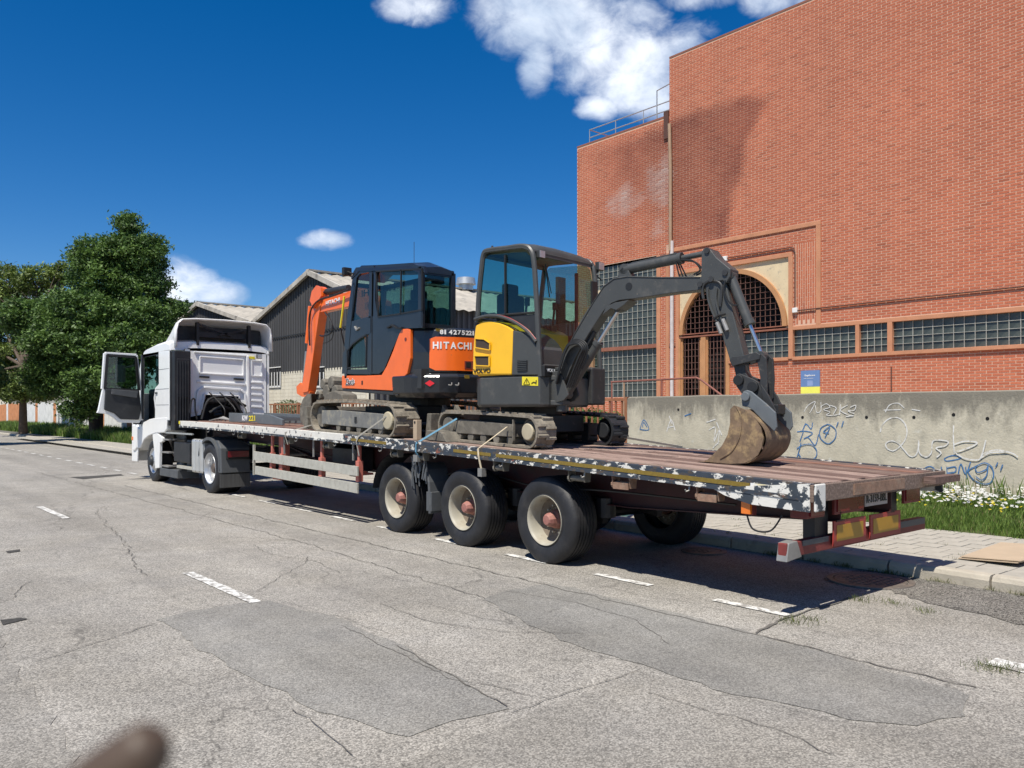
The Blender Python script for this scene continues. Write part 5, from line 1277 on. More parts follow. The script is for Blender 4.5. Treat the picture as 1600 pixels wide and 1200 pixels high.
# ================================================================== EXCAVATORS
def track(parent, xa, xb, y0, y1, hgt, mt, lug=0.022, n_lug=40, bulge=0):
    """rubber track running along Y between y0 and y1, standing on the deck; returns centre line path"""
    r = hgt / 2; path = []
    def zb(y): return zd(y) + 0.004
    N_ = 14
    for i in range(N_ + 1): path.append((y0 + r * 0.9 + (y1 - y0 - r * 1.8) * i / N_, 0.0))
    for i in range(1, 12): t = -math.pi / 2 + math.pi * i / 12; path.append((y1 - r * 0.9 + r * 0.9 * math.cos(t), r + r * math.sin(t)))
    for i in range(N_ + 1): path.append((y1 - r * 0.9 - (y1 - y0 - r * 1.8) * i / N_, 2 * r + bulge * math.sin(math.pi * i / N_)))
    for i in range(1, 12): t = math.pi / 2 + math.pi * i / 12; path.append((y0 + r * 0.9 + r * 0.9 * math.cos(t), r + r * math.sin(t)))
    n = len(path); yc = (y0 + y1) / 2; sl = (zb(y1) - zb(y0)) / (y1 - y0)
    W3 = lambda x, y, z: (x, y, zb(yc) + sl * (y - yc) + z)
    b = B(); rings = []; th = 0.03
    nr = []
    for i in range(n):
        a, c = path[i - 1], path[(i + 1) % n]; d = Vector((c[0] - a[0], c[1] - a[1])).normalized(); nr.append((d.y, -d.x))
    for i in range(n + 1):
        (y, z), (ny, nz_) = path[i % n], nr[i % n]
        rings.append([W3(xa, y - ny * 0, z), W3(xb, y, z), W3(xb, y - ny * th, z - nz_ * th), W3(xa, y - ny * th, z - nz_ * th)])
    b.loft(rings, caps=False)
    tb_ = b.build('track', mt, parent)
    # lugs, chevron halves
    L_ = [0]
    for i in range(n): a, c = path[i], path[(i + 1) % n]; L_.append(L_[-1] + math.hypot(c[0] - a[0], c[1] - a[1]))
    for k in range(n_lug):
        s = L_[-1] * k / n_lug; i = max(j for j in range(n) if L_[j] <= s); t = (s - L_[i]) / (L_[i + 1] - L_[i] + 1e-9); a, c = path[i], path[(i + 1) % n]; y, z = a[0] + (c[0] - a[0]) * t, a[1] + (c[1] - a[1]) * t
        d = Vector((c[0] - a[0], c[1] - a[1])).normalized(); ny, nz_ = d.y, -d.x
        if nz_ < -0.95: lg = 0.002
        else: lg = lug
        m = (xa + xb) / 2; bb = B()
        for (x0, x1_, o) in ((xa + 0.01, m + 0.02, 0.0), (m - 0.02, xb - 0.01, 0.5)):
            oo = o * L_[-1] / n_lug * 0.5; q = [(-0.022 + oo, 0), (0.022 + oo, 0), (0.014 + oo, lg), (-0.014 + oo, lg)]
            r0 = [W3(x0, y + d.x * e + ny * f, z + d.y * e + nz_ * f) for (e, f) in q]; r1 = [W3(x1_, y + d.x * e + ny * f, z + d.y * e + nz_ * f) for (e, f) in q]; bb.loft([r0, r1])
        bb.build('track_lug', mt, tb_)
    return W3


# ---------- yellow and grey excavator
yo = thing('mini_excavator', (7.35, 8.28, zd(8.28)), 'yellow and dark grey excavator reaching its arm out to a rusty bucket', 'excavator', 'compact excavators on the trailer')
for (xa, xb, nm) in ((6.55, 6.86, 0), (7.87, 8.17, 1)):
    W3 = track(yo, xa, xb, 7.27, 9.33, 0.40, m_track if nm == 0 else m_plast, n_lug=36, bulge=0.012)
    fr = B(); m_ = m_mudst if nm == 0 else m_plast
    xo = xa + 0.045 if nm == 0 else xa + 0.05; xi = xb - 0.04
    fr.prism([W3(xo, 7.75, 0.12), W3(xo, 8.95, 0.11), W3(xo, 9.08, 0.20), W3(xo, 9.05, 0.27), W3(xo, 8.85, 0.30), W3(xo, 7.78, 0.28)], (xi - xo, 0, 0))
    fo = fr.build('track_frame', m_, yo, bevel=0.008)
    B().box(xo - 0.03, xo, 7.735, 7.755, W3(0, 7.74, 0.08)[2], W3(0, 7.74, 0.34)[2]).build('frame_flange', m_, fo)
    for (yy, rr2, nme) in ((7.49, 0.105, 'drive_motor'), (9.13, 0.13, 'idler')):
        z = W3(0, yy, 0.2)[2]; wq = B().cyl((xo - 0.02, yy, z), (xi, yy, z), rr2, n=24); o = wq.build(nme, pm('muddy_hub', (0.42, 0.37, 0.26), 0.8, var=0.15, dirt=((0.25, 0.21, 0.15), 0.6, 12, 0.2)) if nme == 'drive_motor' and nm == 0 else m_, fo, bevel=0.012)
        if nme == 'drive_motor':
            sp = B()
            for k in range(18): t = 2 * math.pi * k / 18; c = Vector((xo + 0.07, yy + 0.15 * math.cos(t), z + 0.15 * math.sin(t))); sp.cbox(c, 0.04, 0.03, 0.05, M=Matrix.Rotation(t, 3, 'X'))
            sp.cyl((xo + 0.05, yy, z), (xo + 0.09, yy, z), 0.145, n=24).build('sprocket', m_, fo)
    for k in range(5): yy = 7.85 + 0.27 * k; z = W3(0, yy, 0.075)[2]; B().cyl((xo + 0.01, yy, z), (xi, yy, z), 0.06, n=16).build('roller', m_, fo)
zb_ = zd(8.28)
b = B().box(6.86, 7.87, 7.8, 8.8, zb_ + 0.16, zb_ + 0.38).cyl((7.35, 8.28, zb_ + 0.38), (7.35, 8.28, zb_ + 0.54), 0.42, n=28); b.build('undercarriage', m_ydark, yo, bevel=0.01)
b = B().box(6.95, 7.05, 8.8, 9.7, zb_ + 0.15, zb_ + 0.25).box(7.6, 7.7, 8.8, 9.7, zb_ + 0.15, zb_ + 0.25); b.build('blade_arm', m_ydark, yo)
b = B().loft([[(x, 9.62, zd(9.7) + 0.02), (x, 9.75, zd(9.7) + 0.02), (x, 9.70, zd(9.7) + 0.36), (x, 9.60, zd(9.7) + 0.36)] for x in (6.62, 8.1)]); b.build('dozer_blade', m_mudst, yo, bevel=0.01)
# muddy teeth of a spare piece standing behind the near track
for (u, v) in ((697, 635), (716, 635)):
    p = at_x(u, v, 6.9); B().prism([(6.85, p.y - 0.12, p.z - 0.12), (6.85, p.y + 0.06, p.z - 0.12), (6.85, p.y + 0.02, p.z + 0.02)], (0.06, 0, 0)).build('mud_cake', m_mudst, yo)

HY = R_(9)                                                       # the house is slewed a little
fy = Vector((math.sin(HY), -math.cos(HY), 0)); ry = Vector((math.cos(HY), math.sin(HY), 0)); CY = Vector((7.35, 8.28, 0))


def U(a, b_, z): return CY + ry * a + fy * b_ + Vector((0, 0, z))


def upt(u, v, a): p = at_pl(u, v, CY + ry * a, ry) - CY; return (p.dot(fy), p.z)   # photo point on the plane at offset a -> (forward, height)


AN, AF = -0.86, 0.46
def side(pts, a=AN): return [upt(u, v, a) for (u, v) in pts]
def uprism(poly, a0, a1): 
    return B().prism([U(a0, f, z) for (f, z) in poly], ry * (a1 - a0))


# lower body band with rounded tail and front
def outline(z, inset=0.0):
    f0 = upt(735, 600, AN)[0]; f1 = upt(845, 600, AN)[0]
    P = [(AN + inset, f1 - 0.02), (AN + inset, f0 + 0.18), (AN + 0.10 + inset, f0 + 0.03), (AN + 0.35, f0 - 0.08 + inset), (-0.2, f0 - 0.12 + inset), (0.2, f0 - 0.06 + inset), (AF - 0.05, f0 + 0.15), (AF + 0.12 - inset, f0 + 0.5), (AF + 0.12 - inset, 0.35), (AF - 0.05, 0.62), (0.2, 0.80 - inset), (-0.3, f1 + 0.0), (AN + 0.12, f1 + 0.03 - inset)]
    return [U(a, f, z) for (a, f) in P]
zlo, zmid = upt(790, 636, AN)[1], upt(790, 588, AN)[1]
B().loft([outline(zlo, 0.03), outline(zlo + 0.03), outline(zmid - 0.01)]).build('body_skirt', m_ygrey, yo, bevel=0.012)
B().loft([outline(zmid - 0.008, 0.05), outline(zmid + 0.012, 0.05)]).build('body_seam', m_blackl, yo)
# yellow engine hood: side panel with curved top, wraps round the tail
hood = side([(737, 586), (738, 545), (740, 522), (742, 508), (752, 502), (765, 501), (780, 504), (792, 509), (801, 515), (800, 550), (798, 586)])
uprism(hood, AN + 0.01, 0.3).build('engine_hood', m_yel, yo, bevel=0.02)
rt_ = upt(740, 545, AN)[0]
b = B(); z0h, z1h = zmid + 0.015, upt(742, 515, AN)[1]
b.loft([[U(a, f, z) for (a, f) in ((AN + 0.02, rt_ + 0.12), (AN + 0.08, rt_ + 0.0), (AN + 0.3, rt_ - 0.11), (-0.2, rt_ - 0.15), (0.2, rt_ - 0.08), (AF, rt_ + 0.2), (AF, rt_ + 0.4), (AN + 0.04, rt_ + 0.4))] for z in (z0h, z1h - 0.06, z1h - 0.02)])
b.build('tail_hood', m_yel, yo, smooth=False, bevel=0.015)
for (pts) in ([(743, 529), (757, 530), (766, 536), (766, 547), (743, 543)], [(742, 556), (765, 556), (765, 572), (744, 571)]):
    P = side(pts); v = uprism(P, AN - 0.004, AN + 0.012).build('hood_vent', pm('vent_mesh', (0.05, 0.035, 0.025), 0.8), yo)
    fs = [p[0] for p in P]; zs = [p[1] for p in P]
    rimp = B(); 
    for i in range(len(P)): rimp.beam(U(AN - 0.006, *P[i]), U(AN - 0.006, *P[(i + 1) % len(P)]), 0.02, 0.012)
    rimp.build('vent_lip', m_yel, v)
text_mesh('VOLVO', m_blackl, U(AN + 0.008, *upt(739, 583.5, AN)), fy, (0, 0, 1), 0.055, parent=yo, width=upt(766, 580, AN)[0] - upt(739, 580, AN)[0], bold=0.03)
# grey lower side of the cab with the sweeping edge
g1 = side([(799, 586), (801, 516), (815, 519), (828, 527), (834, 534), (840, 545), (842, 586)])
uprism(g1, AN + 0.005, AN + 0.5).build('side_cover', m_ygrey, yo, bevel=0.01)
P = side([(808, 563), (824, 563), (824, 580), (808, 580)]); w_ = uprism(P, AN - 0.002, AN + 0.006).build('side_grille', m_blackl, yo)
for k in range(6): f0, z0 = upt(809, 578.5 - k * 2.8, AN); f1 = upt(823, 570, AN)[0]; B().beam(U(AN - 0.006, f0, z0), U(AN - 0.006, f1, z0), 0.012, 0.008).build('slat', m_ygrey, w_)
ar = side([(742, 499), (760, 494), (778, 494), (795, 499), (812, 508), (826, 519), (838, 534)]); b = B().tube(spline([U(AN - 0.005, *p) for p in ar]), 0.022, 8); b.build('arch_trim', m_ygrey, yo, smooth=True)
ar2 = side([(778, 492), (795, 496.5), (812, 505.5), (826, 516), (838, 530)]); B().tube(spline([U(AN - 0.008, *p) for p in ar2]), 0.007, 6).build('red_trim', m_redcab, yo)
# cab: tubular frame, panes, roof
fr_b = upt(752, 396, AN)[0]; fr_f = upt(828, 392, AN)[0]
zr_b, zr_f = upt(752, 396, AN)[1], upt(826, 388, AN)[1]
AC = AF - 0.02
b = B()
for a in (AN, AC):
    pts = side([(744, 500), (746, 460), (750, 420), (753, 398), (760, 391), (790, 387), (815, 384), (827, 390), (832, 410), (836, 470), (839, 530), (842, 588)])
    b.tube(spline([U(a + (0.03 if a < 0 else 0), f, z) for (f, z) in pts], 4), 0.034, 8)
for (u, v) in ((753, 399), (828, 392), (742, 500)):
    f, z = upt(u, v, AN); b.tube([U(AN + 0.03, f, z), U(AC, f, z)], 0.034, 8)
f, z = upt(841, 572, AN); b.tube([U(AN + 0.03, f, z), U(AC, f, z)], 0.03, 8); b.build('cab_frame', m_ygrey, yo, smooth=True)
rf = B(); prof = side([(752, 395), (758, 389), (790, 385), (815, 382), (827, 386), (831, 392)])
n_ = len(prof); rg = []
for (a, dz) in ((AN + 0.0, -0.03), (AN + 0.06, 0.015), (AN + 0.25, 0.04), (-0.2, 0.05), (AC - 0.25, 0.04), (AC - 0.04, 0.015), (AC + 0.03, -0.04)): rg.append([U(a, f, z + dz) for (f, z) in prof] + [U(a, f, z - 0.04) for (f, z) in reversed(prof)])
rf.loft(rg); rf.build('cab_roof', m_ygrey, yo, smooth=True)
win = side([(755, 404), (762, 398), (800, 394), (819, 393), (826, 400), (831, 430), (834, 488), (820, 490), (790, 492), (747, 495), (750, 440)])
uprism(win, AN + 0.03, AN + 0.036).build('side_window', m_glass, yo)
uprism(side([(755, 404), (762, 398), (800, 394), (819, 393), (826, 400), (831, 430), (834, 488), (790, 492), (747, 495), (750, 440)]), AC - 0.02, AC - 0.014).build('side_window', m_glass, yo)
b = B(); b.beam(U(AN + 0.02, *upt(788, 398, AN)), U(AN + 0.02, *upt(788.5, 491, AN)), 0.028, 0.02, up=fy); b.tube([U(AN + 0.02, f, z) for (f, z) in side([(747, 495), (790, 491.5), (834, 488)])], 0.015, 6); b.build('window_bar', m_blackl, yo)
dk = side([(747, 496), (790, 493), (834, 489), (838, 530), (826, 515), (810, 504), (790, 496), (770, 492)]); uprism(side([(760, 497), (834, 490), (839, 532), (826, 516), (810, 504), (790, 497)]), AN + 0.02, AN + 0.03).build('lower_side_pane', m_plast, yo)
ff1, zf1 = upt(830, 396, AN); ff2, zf2 = upt(840, 590, AN)
B().quad(U(AN + 0.05, ff1, zf1), U(AC - 0.02, ff1, zf1), U(AC - 0.02, ff2, zf2), U(AN + 0.05, ff2, zf2)).build('front_window', m_glass, yo)
B().quad(U(AN + 0.05, fr_b, zr_b - 0.06), U(AC - 0.02, fr_b, zr_b - 0.06), U(AC - 0.02, upt(744, 495, AN)[0], upt(744, 495, AN)[1]), U(AN + 0.05, upt(744, 495, AN)[0], upt(744, 495, AN)[1])).build('rear_window', m_glass, yo)
zfl = zmid + 0.03
B().loft([[U(a, f, z) for (a, f) in ((AN + 0.1, ff2 - 0.02), (AN + 0.1, -0.1), (AC - 0.03, -0.1), (AC - 0.03, ff2 - 0.02))] for z in (zfl, zfl + 0.04)]).build('cab_floor', m_ydark, yo)
b = B().cbox(U(-0.22, 0.05, zfl + 0.42), 0.46, 0.46, 0.14, HY).cbox(U(-0.22, -0.18, zfl + 0.78), 0.44, 0.14, 0.62, HY).cbox(U(-0.22, -0.19, zfl + 1.16), 0.26, 0.1, 0.16, HY).cbox(U(-0.22, 0.05, zfl + 0.18), 0.36, 0.36, 0.34, HY); b.build('seat', m_seat, yo, bevel=0.03)
b = B(); 
for a in (-0.5, 0.08): b.cbox(U(a, 0.12, zfl + 0.6), 0.12, 0.4, 0.14, HY).tube([U(a, 0.3, zfl + 0.66), U(a, 0.33, zfl + 0.9)], 0.018, 6).cbox(U(a, 0.34, zfl + 0.93), 0.05, 0.05, 0.1, HY)
for a in (-0.32, -0.22): b.tube([U(a, 0.52, zfl), U(a, 0.46, zfl + 0.45)], 0.012, 6)
b.build('control_levers', m_blackl, yo)
b = B().beam(U(AC - 0.03, 0.45, zfl + 0.55), U(AC - 0.03, 0.45, zr_f - 0.12), 0.035, 0.035).beam(U(AC - 0.03, -0.2, zfl + 0.5), U(AC - 0.03, 0.62, zfl + 0.5), 0.03, 0.12).box(*[0] * 6) if False else B().beam(U(AC - 0.03, 0.45, zfl + 0.55), U(AC - 0.03, 0.45, zr_f - 0.12), 0.035, 0.035).beam(U(AC - 0.03, -0.2, zfl + 0.5), U(AC - 0.03, 0.62, zfl + 0.5), 0.03, 0.12)
b.build('grab_rail', m_redcab, yo)
q_ = at_pl(876, 450, U(0, fr_b + 0.05, 0), fy); b = B().cbox((q_.x, q_.y, (zr_f + zfl) / 2 - 0.02), 0.17, 0.05, zr_f - zfl - 0.12, HY); b.build('inner_pillar', pm('brown_inner_trim', (0.06, 0.03, 0.025), 0.7), yo)
b = B().tube([U(-0.62, ff1 + 0.03, zf1 - 0.1), U(-0.55, ff1 + 0.04, zfl + 0.95)], 0.008, 5).tube([U(-0.62, ff1 + 0.03, zf1 - 0.1), U(-0.50, ff1 + 0.03, zf1 - 0.45)], 0.006, 5); b.build('wiper', m_blackl, yo)
def lamp(parent, c, d, s=0.06, m=m_ydark):
    d = Vector(d).normalized(); M = d.to_track_quat('Y', 'Z').to_matrix(); o = B().cbox(c, s * 1.6, s * 0.8, s * 1.4, M=M).build('work_lamp', m, parent, bevel=0.01); B().cbox(Vector(c) + d * s * 0.42, s * 1.4, 0.006, s * 1.2, M=M).build('lens', m_rims, o)
lamp(yo, U(AN + 0.12, ff1 + 0.05, zf1 + 0.0), fy, 0.07); lamp(yo, U(AC + 0.08, ff1 + 0.05, zf1 + 0.02), fy, 0.08)
B().tube([U(AC, ff1, zf1 - 0.1), U(AC + 0.08, ff1 + 0.03, zf1 - 0.04)], 0.015, 6).build('lamp_stalk', m_ydark, yo)
b = B().tube([U(AC + 0.03, ff1 + 0.02, zf1 - 0.1), U(AC + 0.12, ff1 + 0.06, zf1 - 0.16)], 0.01, 5).cbox(U(AC - 0.06, ff1 + 0.06, zf1 - 0.36), 0.13, 0.03, 0.32, HY); b.build('mirror', m_blackl, yo, bevel=0.01)
B().cyl(U(AN + 0.1, fr_b + 0.1, zr_b + 0.02), U(AN + 0.1, fr_b + 0.1, zr_b + 0.10), 0.028, 0.012, 10).build('beacon_socket', m_ydark, yo)
# warning label
P = side([(816, 588.5), (841, 589), (841, 603), (816, 602)]); lab = uprism([(f, z) for (f, z) in P], AN - 0.004, AN - 0.001).build('warning_label', m_yell, yo)
tri = side([(818.5, 600.5), (828.5, 600.5), (823.5, 591)]); b = B()
for i in range(3): b.beam(U(AN - 0.006, *tri[i]), U(AN - 0.006, *tri[(i + 1) % 3]), 0.009, 0.003)
b.tube([U(AN - 0.006, *upt(823.5, 594, AN)), U(AN - 0.006, *upt(823.5, 598.5, AN))], 0.005, 5).tube([U(AN - 0.006, *q_) for q_ in side([(831, 599), (834, 597), (838, 598)])], 0.006, 5).tube([U(AN - 0.006, *q_) for q_ in side([(838, 600), (838.5, 594)])], 0.007, 5); b.build('warning_symbol', m_blackl, lab)
# front name plate and swing bracket
b = B().cbox(U(-0.66, ff2 + 0.05, zmid + 0.05), 0.36, 0.08, 0.14, HY); b.build('front_panel', m_blackl, yo, bevel=0.01)
text_mesh('VOLVO', m_whitel, U(-0.80, ff2 + 0.092, zmid + 0.04), ry, (0, 0, 1), 0.04, parent=yo, width=0.22, bold=0.03)
b = B().cbox(U(0.34, 0.72, (zlo + zmid) / 2 + 0.08), 0.30, 0.30, zmid - zlo + 0.10, HY); b.build('front_box', m_ydark, yo, bevel=0.02)

AB = -0.56                                                    # plane of the arm
def arm(pts): return [upt(u, v, AB) for (u, v) in pts]
def aprism(pts, w, off=0): return uprism(arm(pts), AB - w / 2 + off, AB + w / 2 + off)
piv = arm([(872, 612)])[0]
b = B()
for z in (zlo + 0.02, zmid - 0.06): b.prism([U(-0.74, ff2 - 0.05, z), U(-0.40, ff2 - 0.05, z), U(-0.50, ff2 + 0.22, z), U(-0.66, ff2 + 0.22, z)], (0, 0, 0.06))
b.cyl(U(-0.58, ff2 + 0.15, zlo - 0.06), U(-0.58, ff2 + 0.15, zmid + 0.06), 0.065, n=16); b.cyl(U(-0.58, ff2 + 0.15, zmid + 0.06), U(-0.58, ff2 + 0.15, zmid + 0.10), 0.085, n=16); b.build('swing_bracket', m_ygrey, yo, bevel=0.01)
for s in (-0.11, 0.11):
    aprism([(862, 628), (866, 596), (872, 582), (880, 580), (888, 592), (896, 612), (897, 618), (890, 626), (876, 630)], 0.03, s).build('boom_foot', m_ygrey, yo, bevel=0.006)
bo = aprism([(872, 598), (873, 586), (886, 556), (900, 528), (918, 494), (933, 472), (944, 456), (951, 446), (958, 440), (965, 436), (975, 433.5), (987, 432.5), (1040, 434), (1103, 433.5), (1107, 440), (1104, 452), (1096, 455), (1053, 459.5), (1000, 467.5), (973, 470.5), (962, 475), (950, 486), (925, 524), (905, 560), (893, 588), (884, 604)], 0.17).build('boom', m_ygrey, yo, bevel=0.008)
for s in (-0.088, 0.088):
    b = B(); pe = arm([(960, 476), (950, 486), (925, 524), (905, 560)]); 
    b.tube([U(AB + s, *p) for p in arm([(1100, 434.5), (1040, 435), (987, 433.6), (966, 437), (950, 449), (934, 473), (905, 522), (888, 556)])], 0.006, 5); b.build('edge_bead', m_ygrey, bo)
h_ = arm([(989, 449)])[0]; B().cyl(U(AB - 0.088, *h_), U(AB + 0.088, *h_), 0.045, n=16).build('boom_hole', m_blackl, bo)
aprism([(955, 480), (968, 474), (990, 470), (982, 478), (970, 486), (962, 483), (948, 494)], 0.20).build('cylinder_bracket', m_ygrey, bo, bevel=0.005)


def ram(parent, p, q, r, frac, w_off=0.0, rodr=None, mt=m_ygrey, rm=None):
    """hydraulic cylinder from p to q; frac = share taken by the barrel"""
    P, Q = U(AB + w_off, *p), U(AB + w_off, *q); M_ = P.lerp(Q, frac)
    o = B().cyl(P, M_, r, n=16).cyl(M_ - (Q - P).normalized() * 0.05, M_, r * 1.18, n=16).cyl(P - ry * 0.05, P + ry * 0.05, r * 1.1, n=14).tube([P.lerp(M_, .1) + Vector((0, 0, r)), P.lerp(M_, .9) + Vector((0, 0, r + 0.01))], 0.011, 5).build('cylinder', mt, parent, smooth=True, bevel=0)
    B().cyl(M_, Q, rodr or r * 0.5, n=12).build('rod', rm or m_chrome, o, smooth=True); B().cyl(Q - ry * 0.05, Q + ry * 0.05, r * 0.9, n=14).build('rod_eye', mt, o)


ram(bo, arm([(978, 421)])[0], arm([(1107, 395)])[0], 0.055, 0.70, rodr=0.03, rm=m_ygrey)
B().prism([U(AB - 0.05, *p) for p in arm([(968, 434), (972, 422), (980, 416), (986, 424), (990, 434)])], ry * 0.1).build('ram_lug', m_ygrey, bo, bevel=0.005)
ram(bo, arm([(886, 616)])[0], arm([(968, 482)])[0], 0.052, 0.62, 0.0, rodr=0.026)
# hoses
b = B()
for k in range(4):
    o = -0.13 - 0.018 * k
    b.tube(spline([U(AB + o, *p) for p in arm([(880 + k, 600), (884 + k * 2, 575), (894 + k * 2, 545), (906 + k, 533 + k * 2), (918, 533 + k * 2), (927 - k, 541 + k * 2), (926 - k * 2, 556), (916 - k * 2, 580), (906 - k * 2, 606)])], 5), 0.013, 6)
for k in range(3): b.tube(spline([U(AB - 0.05 + 0.04 * k, *p) for p in arm([(1060, 411), (1063 + k * 2, 425), (1066 + k * 3, 436)])], 5), 0.009, 5)
for k in range(2): b.tube(spline([U(AB - 0.06 + 0.06 * k, *p) for p in arm([(1068, 407), (1084, 408 + k), (1093, 414 + k), (1098, 423), (1088, 430)])], 5), 0.010, 5)
b.tube(spline([U(AB - 0.10, *p) for p in arm([(1140, 440), (1138, 455), (1143, 470), (1152, 478), (1160, 478)])], 5), 0.010, 5); b.build('hose', m_blackl, bo, kind='stuff')
b = B()
for k in range(5):
    p = arm([(900 + k * 5, 590 - k * 13)])[0]; b.cyl(U(AB - 0.02 + 0.03 * (k % 2), p[0], p[1]), U(AB - 0.02 + 0.03 * (k % 2), p[0] + 0.10, p[1] + 0.14), 0.03, n=10)
b.build('hose_clamp', m_ydark, bo)
# stick
sk = B()
aprism([(1103, 395), (1108, 389.5), (1117, 392), (1126, 404), (1148, 422), (1147, 434), (1141, 444), (1136, 440), (1130, 441), (1112, 441), (1104, 446), (1102, 442)], 0.20).build('stick_head', m_ygrey, yo, bevel=0.008)
st_ = aprism([(1106, 445), (1112, 437), (1124, 434), (1136, 438), (1141, 452), (1149, 486), (1158, 520), (1167, 556), (1168, 566), (1150, 572), (1146, 566), (1138, 540), (1130, 516), (1120, 498), (1109, 468)], 0.15).build('stick', m_ygrey, yo, bevel=0.01)
b = B().tube(spline([U(AB - 0.085, *p) for p in arm([(1105, 468), (1103.5, 455), (1107, 445), (1115, 440.5), (1125, 440.5), (1132, 446), (1133.5, 456), (1131, 480)])], 5), 0.016, 8); b.build('pressed_rib', m_ydark, st_)
for k in range(2): b = B().tube(spline([U(AB - 0.09, *p) for p in arm([(1112 + 14 * k, 452), (1113 + 12 * k, 470), (1119 + 10 * k, 488), (1126 + 9 * k, 503)])], 5), 0.012, 6); b.build('hose', m_ygrey, st_)
p = arm([(1125, 502)])[0]; b = B().tube([U(AB - 0.1, *q_) for q_ in arm([(1121, 500), (1130, 494), (1140, 492)])], 0.012, 6); b.build('hose_strap', m_blackl, st_)
for q_ in ((1127, 505), (1136, 500)): f, z = arm([q_])[0]; B().cyl(U(AB - 0.10, f, z), U(AB - 0.10, f + 0.05, z - 0.12), 0.022, n=10).build('hydraulic_coupling', m_steel, st_)
for q_ in ((1118, 438), (1112, 394), (1140, 428), (1101, 446)): f, z = arm([q_])[0]; B().cyl(U(AB - 0.115, f, z), U(AB + 0.115, f, z), 0.030, n=14).build('pin', m_ydark, st_)
ram(st_, arm([(1141, 431)])[0], arm([(1191, 556)])[0], 0.052, 0.62, 0.0, rodr=0.022)
# linkage
for s in (-0.10, 0.10):
    aprism([(1147, 564), (1152, 558), (1170, 556), (1188, 551), (1195, 555), (1194, 562), (1182, 565), (1162, 570), (1152, 573)], 0.025, s).build('tipping_link', m_ydark, st_, bevel=0.005)
    aprism([(1188, 558), (1196, 553), (1203, 560), (1205, 590), (1204, 622), (1198, 630), (1192, 622), (1194, 590)], 0.035, s * 0.8).build('bucket_link', m_ydark, st_, bevel=0.006)
aprism([(1149, 566), (1166, 560), (1168, 580), (1174, 592), (1170, 604), (1156, 600)], 0.12).build('stick_end', m_ydark, st_, bevel=0.006)
for s in (-0.085, 0.085):
    aprism([(1156, 586), (1162, 584), (1172, 588), (1184, 593), (1192, 598), (1200, 622), (1204, 650), (1199, 660), (1188, 652), (1170, 622), (1163, 612), (1157, 604)], 0.03, s).build('coupler_plate', m_ydark, yo, bevel=0.006)
for q_, r in (((1161.5, 594.5), 0.055), ((1184, 605), 0.058)): f, z = arm([q_])[0]; o = B().cyl(U(AB - 0.13, f, z), U(AB + 0.13, f, z), r, n=20).build('coupler_pin', m_blackl, yo, bevel=0.006)
# bucket: shell lofted between two side plates
BW = 0.62; a0, a1 = AB - BW / 2, AB + BW / 2
def bk(pts): return [upt(u, v, AB - BW / 2) for (u, v) in pts]
shell = bk([(1163, 640), (1178, 652), (1190, 668), (1194, 684), (1192, 698), (1186, 711), (1176, 720), (1163, 725), (1140, 726), (1120, 724), (1102, 722)])
shell = spline([Vector((f, z, 0)) for f, z in shell], 3); shell = [(p.x, p.y) for p in shell]; 
dsh = zd(4.9) + 0.006 - min(p[1] for p in shell)
shift = lambda P: [(f, z + dsh) for (f, z) in P]
shell = shift(shell)
inner = []
for i, p in enumerate(shell):
    q0, q1 = Vector(shell[max(i - 1, 0)]), Vector(shell[min(i + 1, len(shell) - 1)]); d = (q1 - q0).normalized(); inner.append((p[0] + d.y * 0.018 * 1, p[1] - d.x * 0.018)) if False else inner.append((p[0] - (-d.y) * -0.018, p[1] + (-d.x) * 0.018))
bkt = B().loft([[U(a, *p) for p in shell + inner[::-1]] for a in (a0, a1)]).build('bucket', m_buck, yo, smooth=True)
sp_ = shift(bk([(1141, 640), (1147, 634), (1153, 636), (1163, 640), (1178, 652), (1189, 668), (1193, 684), (1191, 698), (1185, 711), (1175, 719), (1163, 724), (1140, 725), (1102, 722), (1115, 710), (1128, 697), (1137, 680), (1141, 662)]))
for a in (a0 - 0.004, a1 - 0.014): uprism(sp_, a, a + 0.018).build('bucket_side', m_buck, bkt)
b = B().tube(spline([U(a0 - 0.006, *p) for p in shift(bk([(1152, 637), (1158, 650), (1158, 670), (1154, 688), (1143, 706), (1126, 717)]))], 5), 0.009, 6); b.build('weld_bead', m_buck, bkt)
pm_ = shell[int(len(shell) * 0.33)]
b = B()
for (i0) in (int(len(shell) * 0.40),): p = shell[i0]; q_ = shell[i0 + 1]; b.loft([[U(a, p[0] + 0.008, p[1]), U(a, q_[0] + 0.010, q_[1]), U(a, q_[0] - 0.01, q_[1]), U(a, p[0] - 0.01, p[1])] for a in (a0, a1)])
b.build('wear_strip', pm('worn_edge_steel', (0.33, 0.22, 0.16), 0.6, var=0.2), bkt)
lipz = shell[-1]
B().loft([[U(a, lipz[0] - 0.10, lipz[1] - 0.0), U(a, lipz[0] + 0.05, lipz[1] + 0.018), U(a, lipz[0] + 0.05, lipz[1] - 0.003)] for a in (a0, a1)]).build('cutting_edge', m_rust, bkt)
ear = shift(bk([(1151.5, 622), (1154, 612), (1160, 609.5), (1167, 612), (1190, 631), (1205, 645), (1207, 668), (1203, 675), (1196, 668), (1184, 657), (1170, 642), (1163, 637), (1152.5, 635)]))
for s in (a0 + 0.10, a1 - 0.13): uprism(ear, s, s + 0.028).build('bucket_ear', m_blueg, bkt, bevel=0.006)
f, z = shift(bk([(1159, 620)]))[0]; B().cyl(U(a0 + 0.07, f, z), U(a1 - 0.07, f, z), 0.045, n=18).build('bucket_pin', m_blueg, bkt, bevel=0.005)
f, z = shift(bk([(1203, 640)]))[0]; B().cbox(U(AB, f - 0.06, z), 0.20, 0.10, 0.10, HY).build('coupler_block', m_blackl, bkt, bevel=0.01)
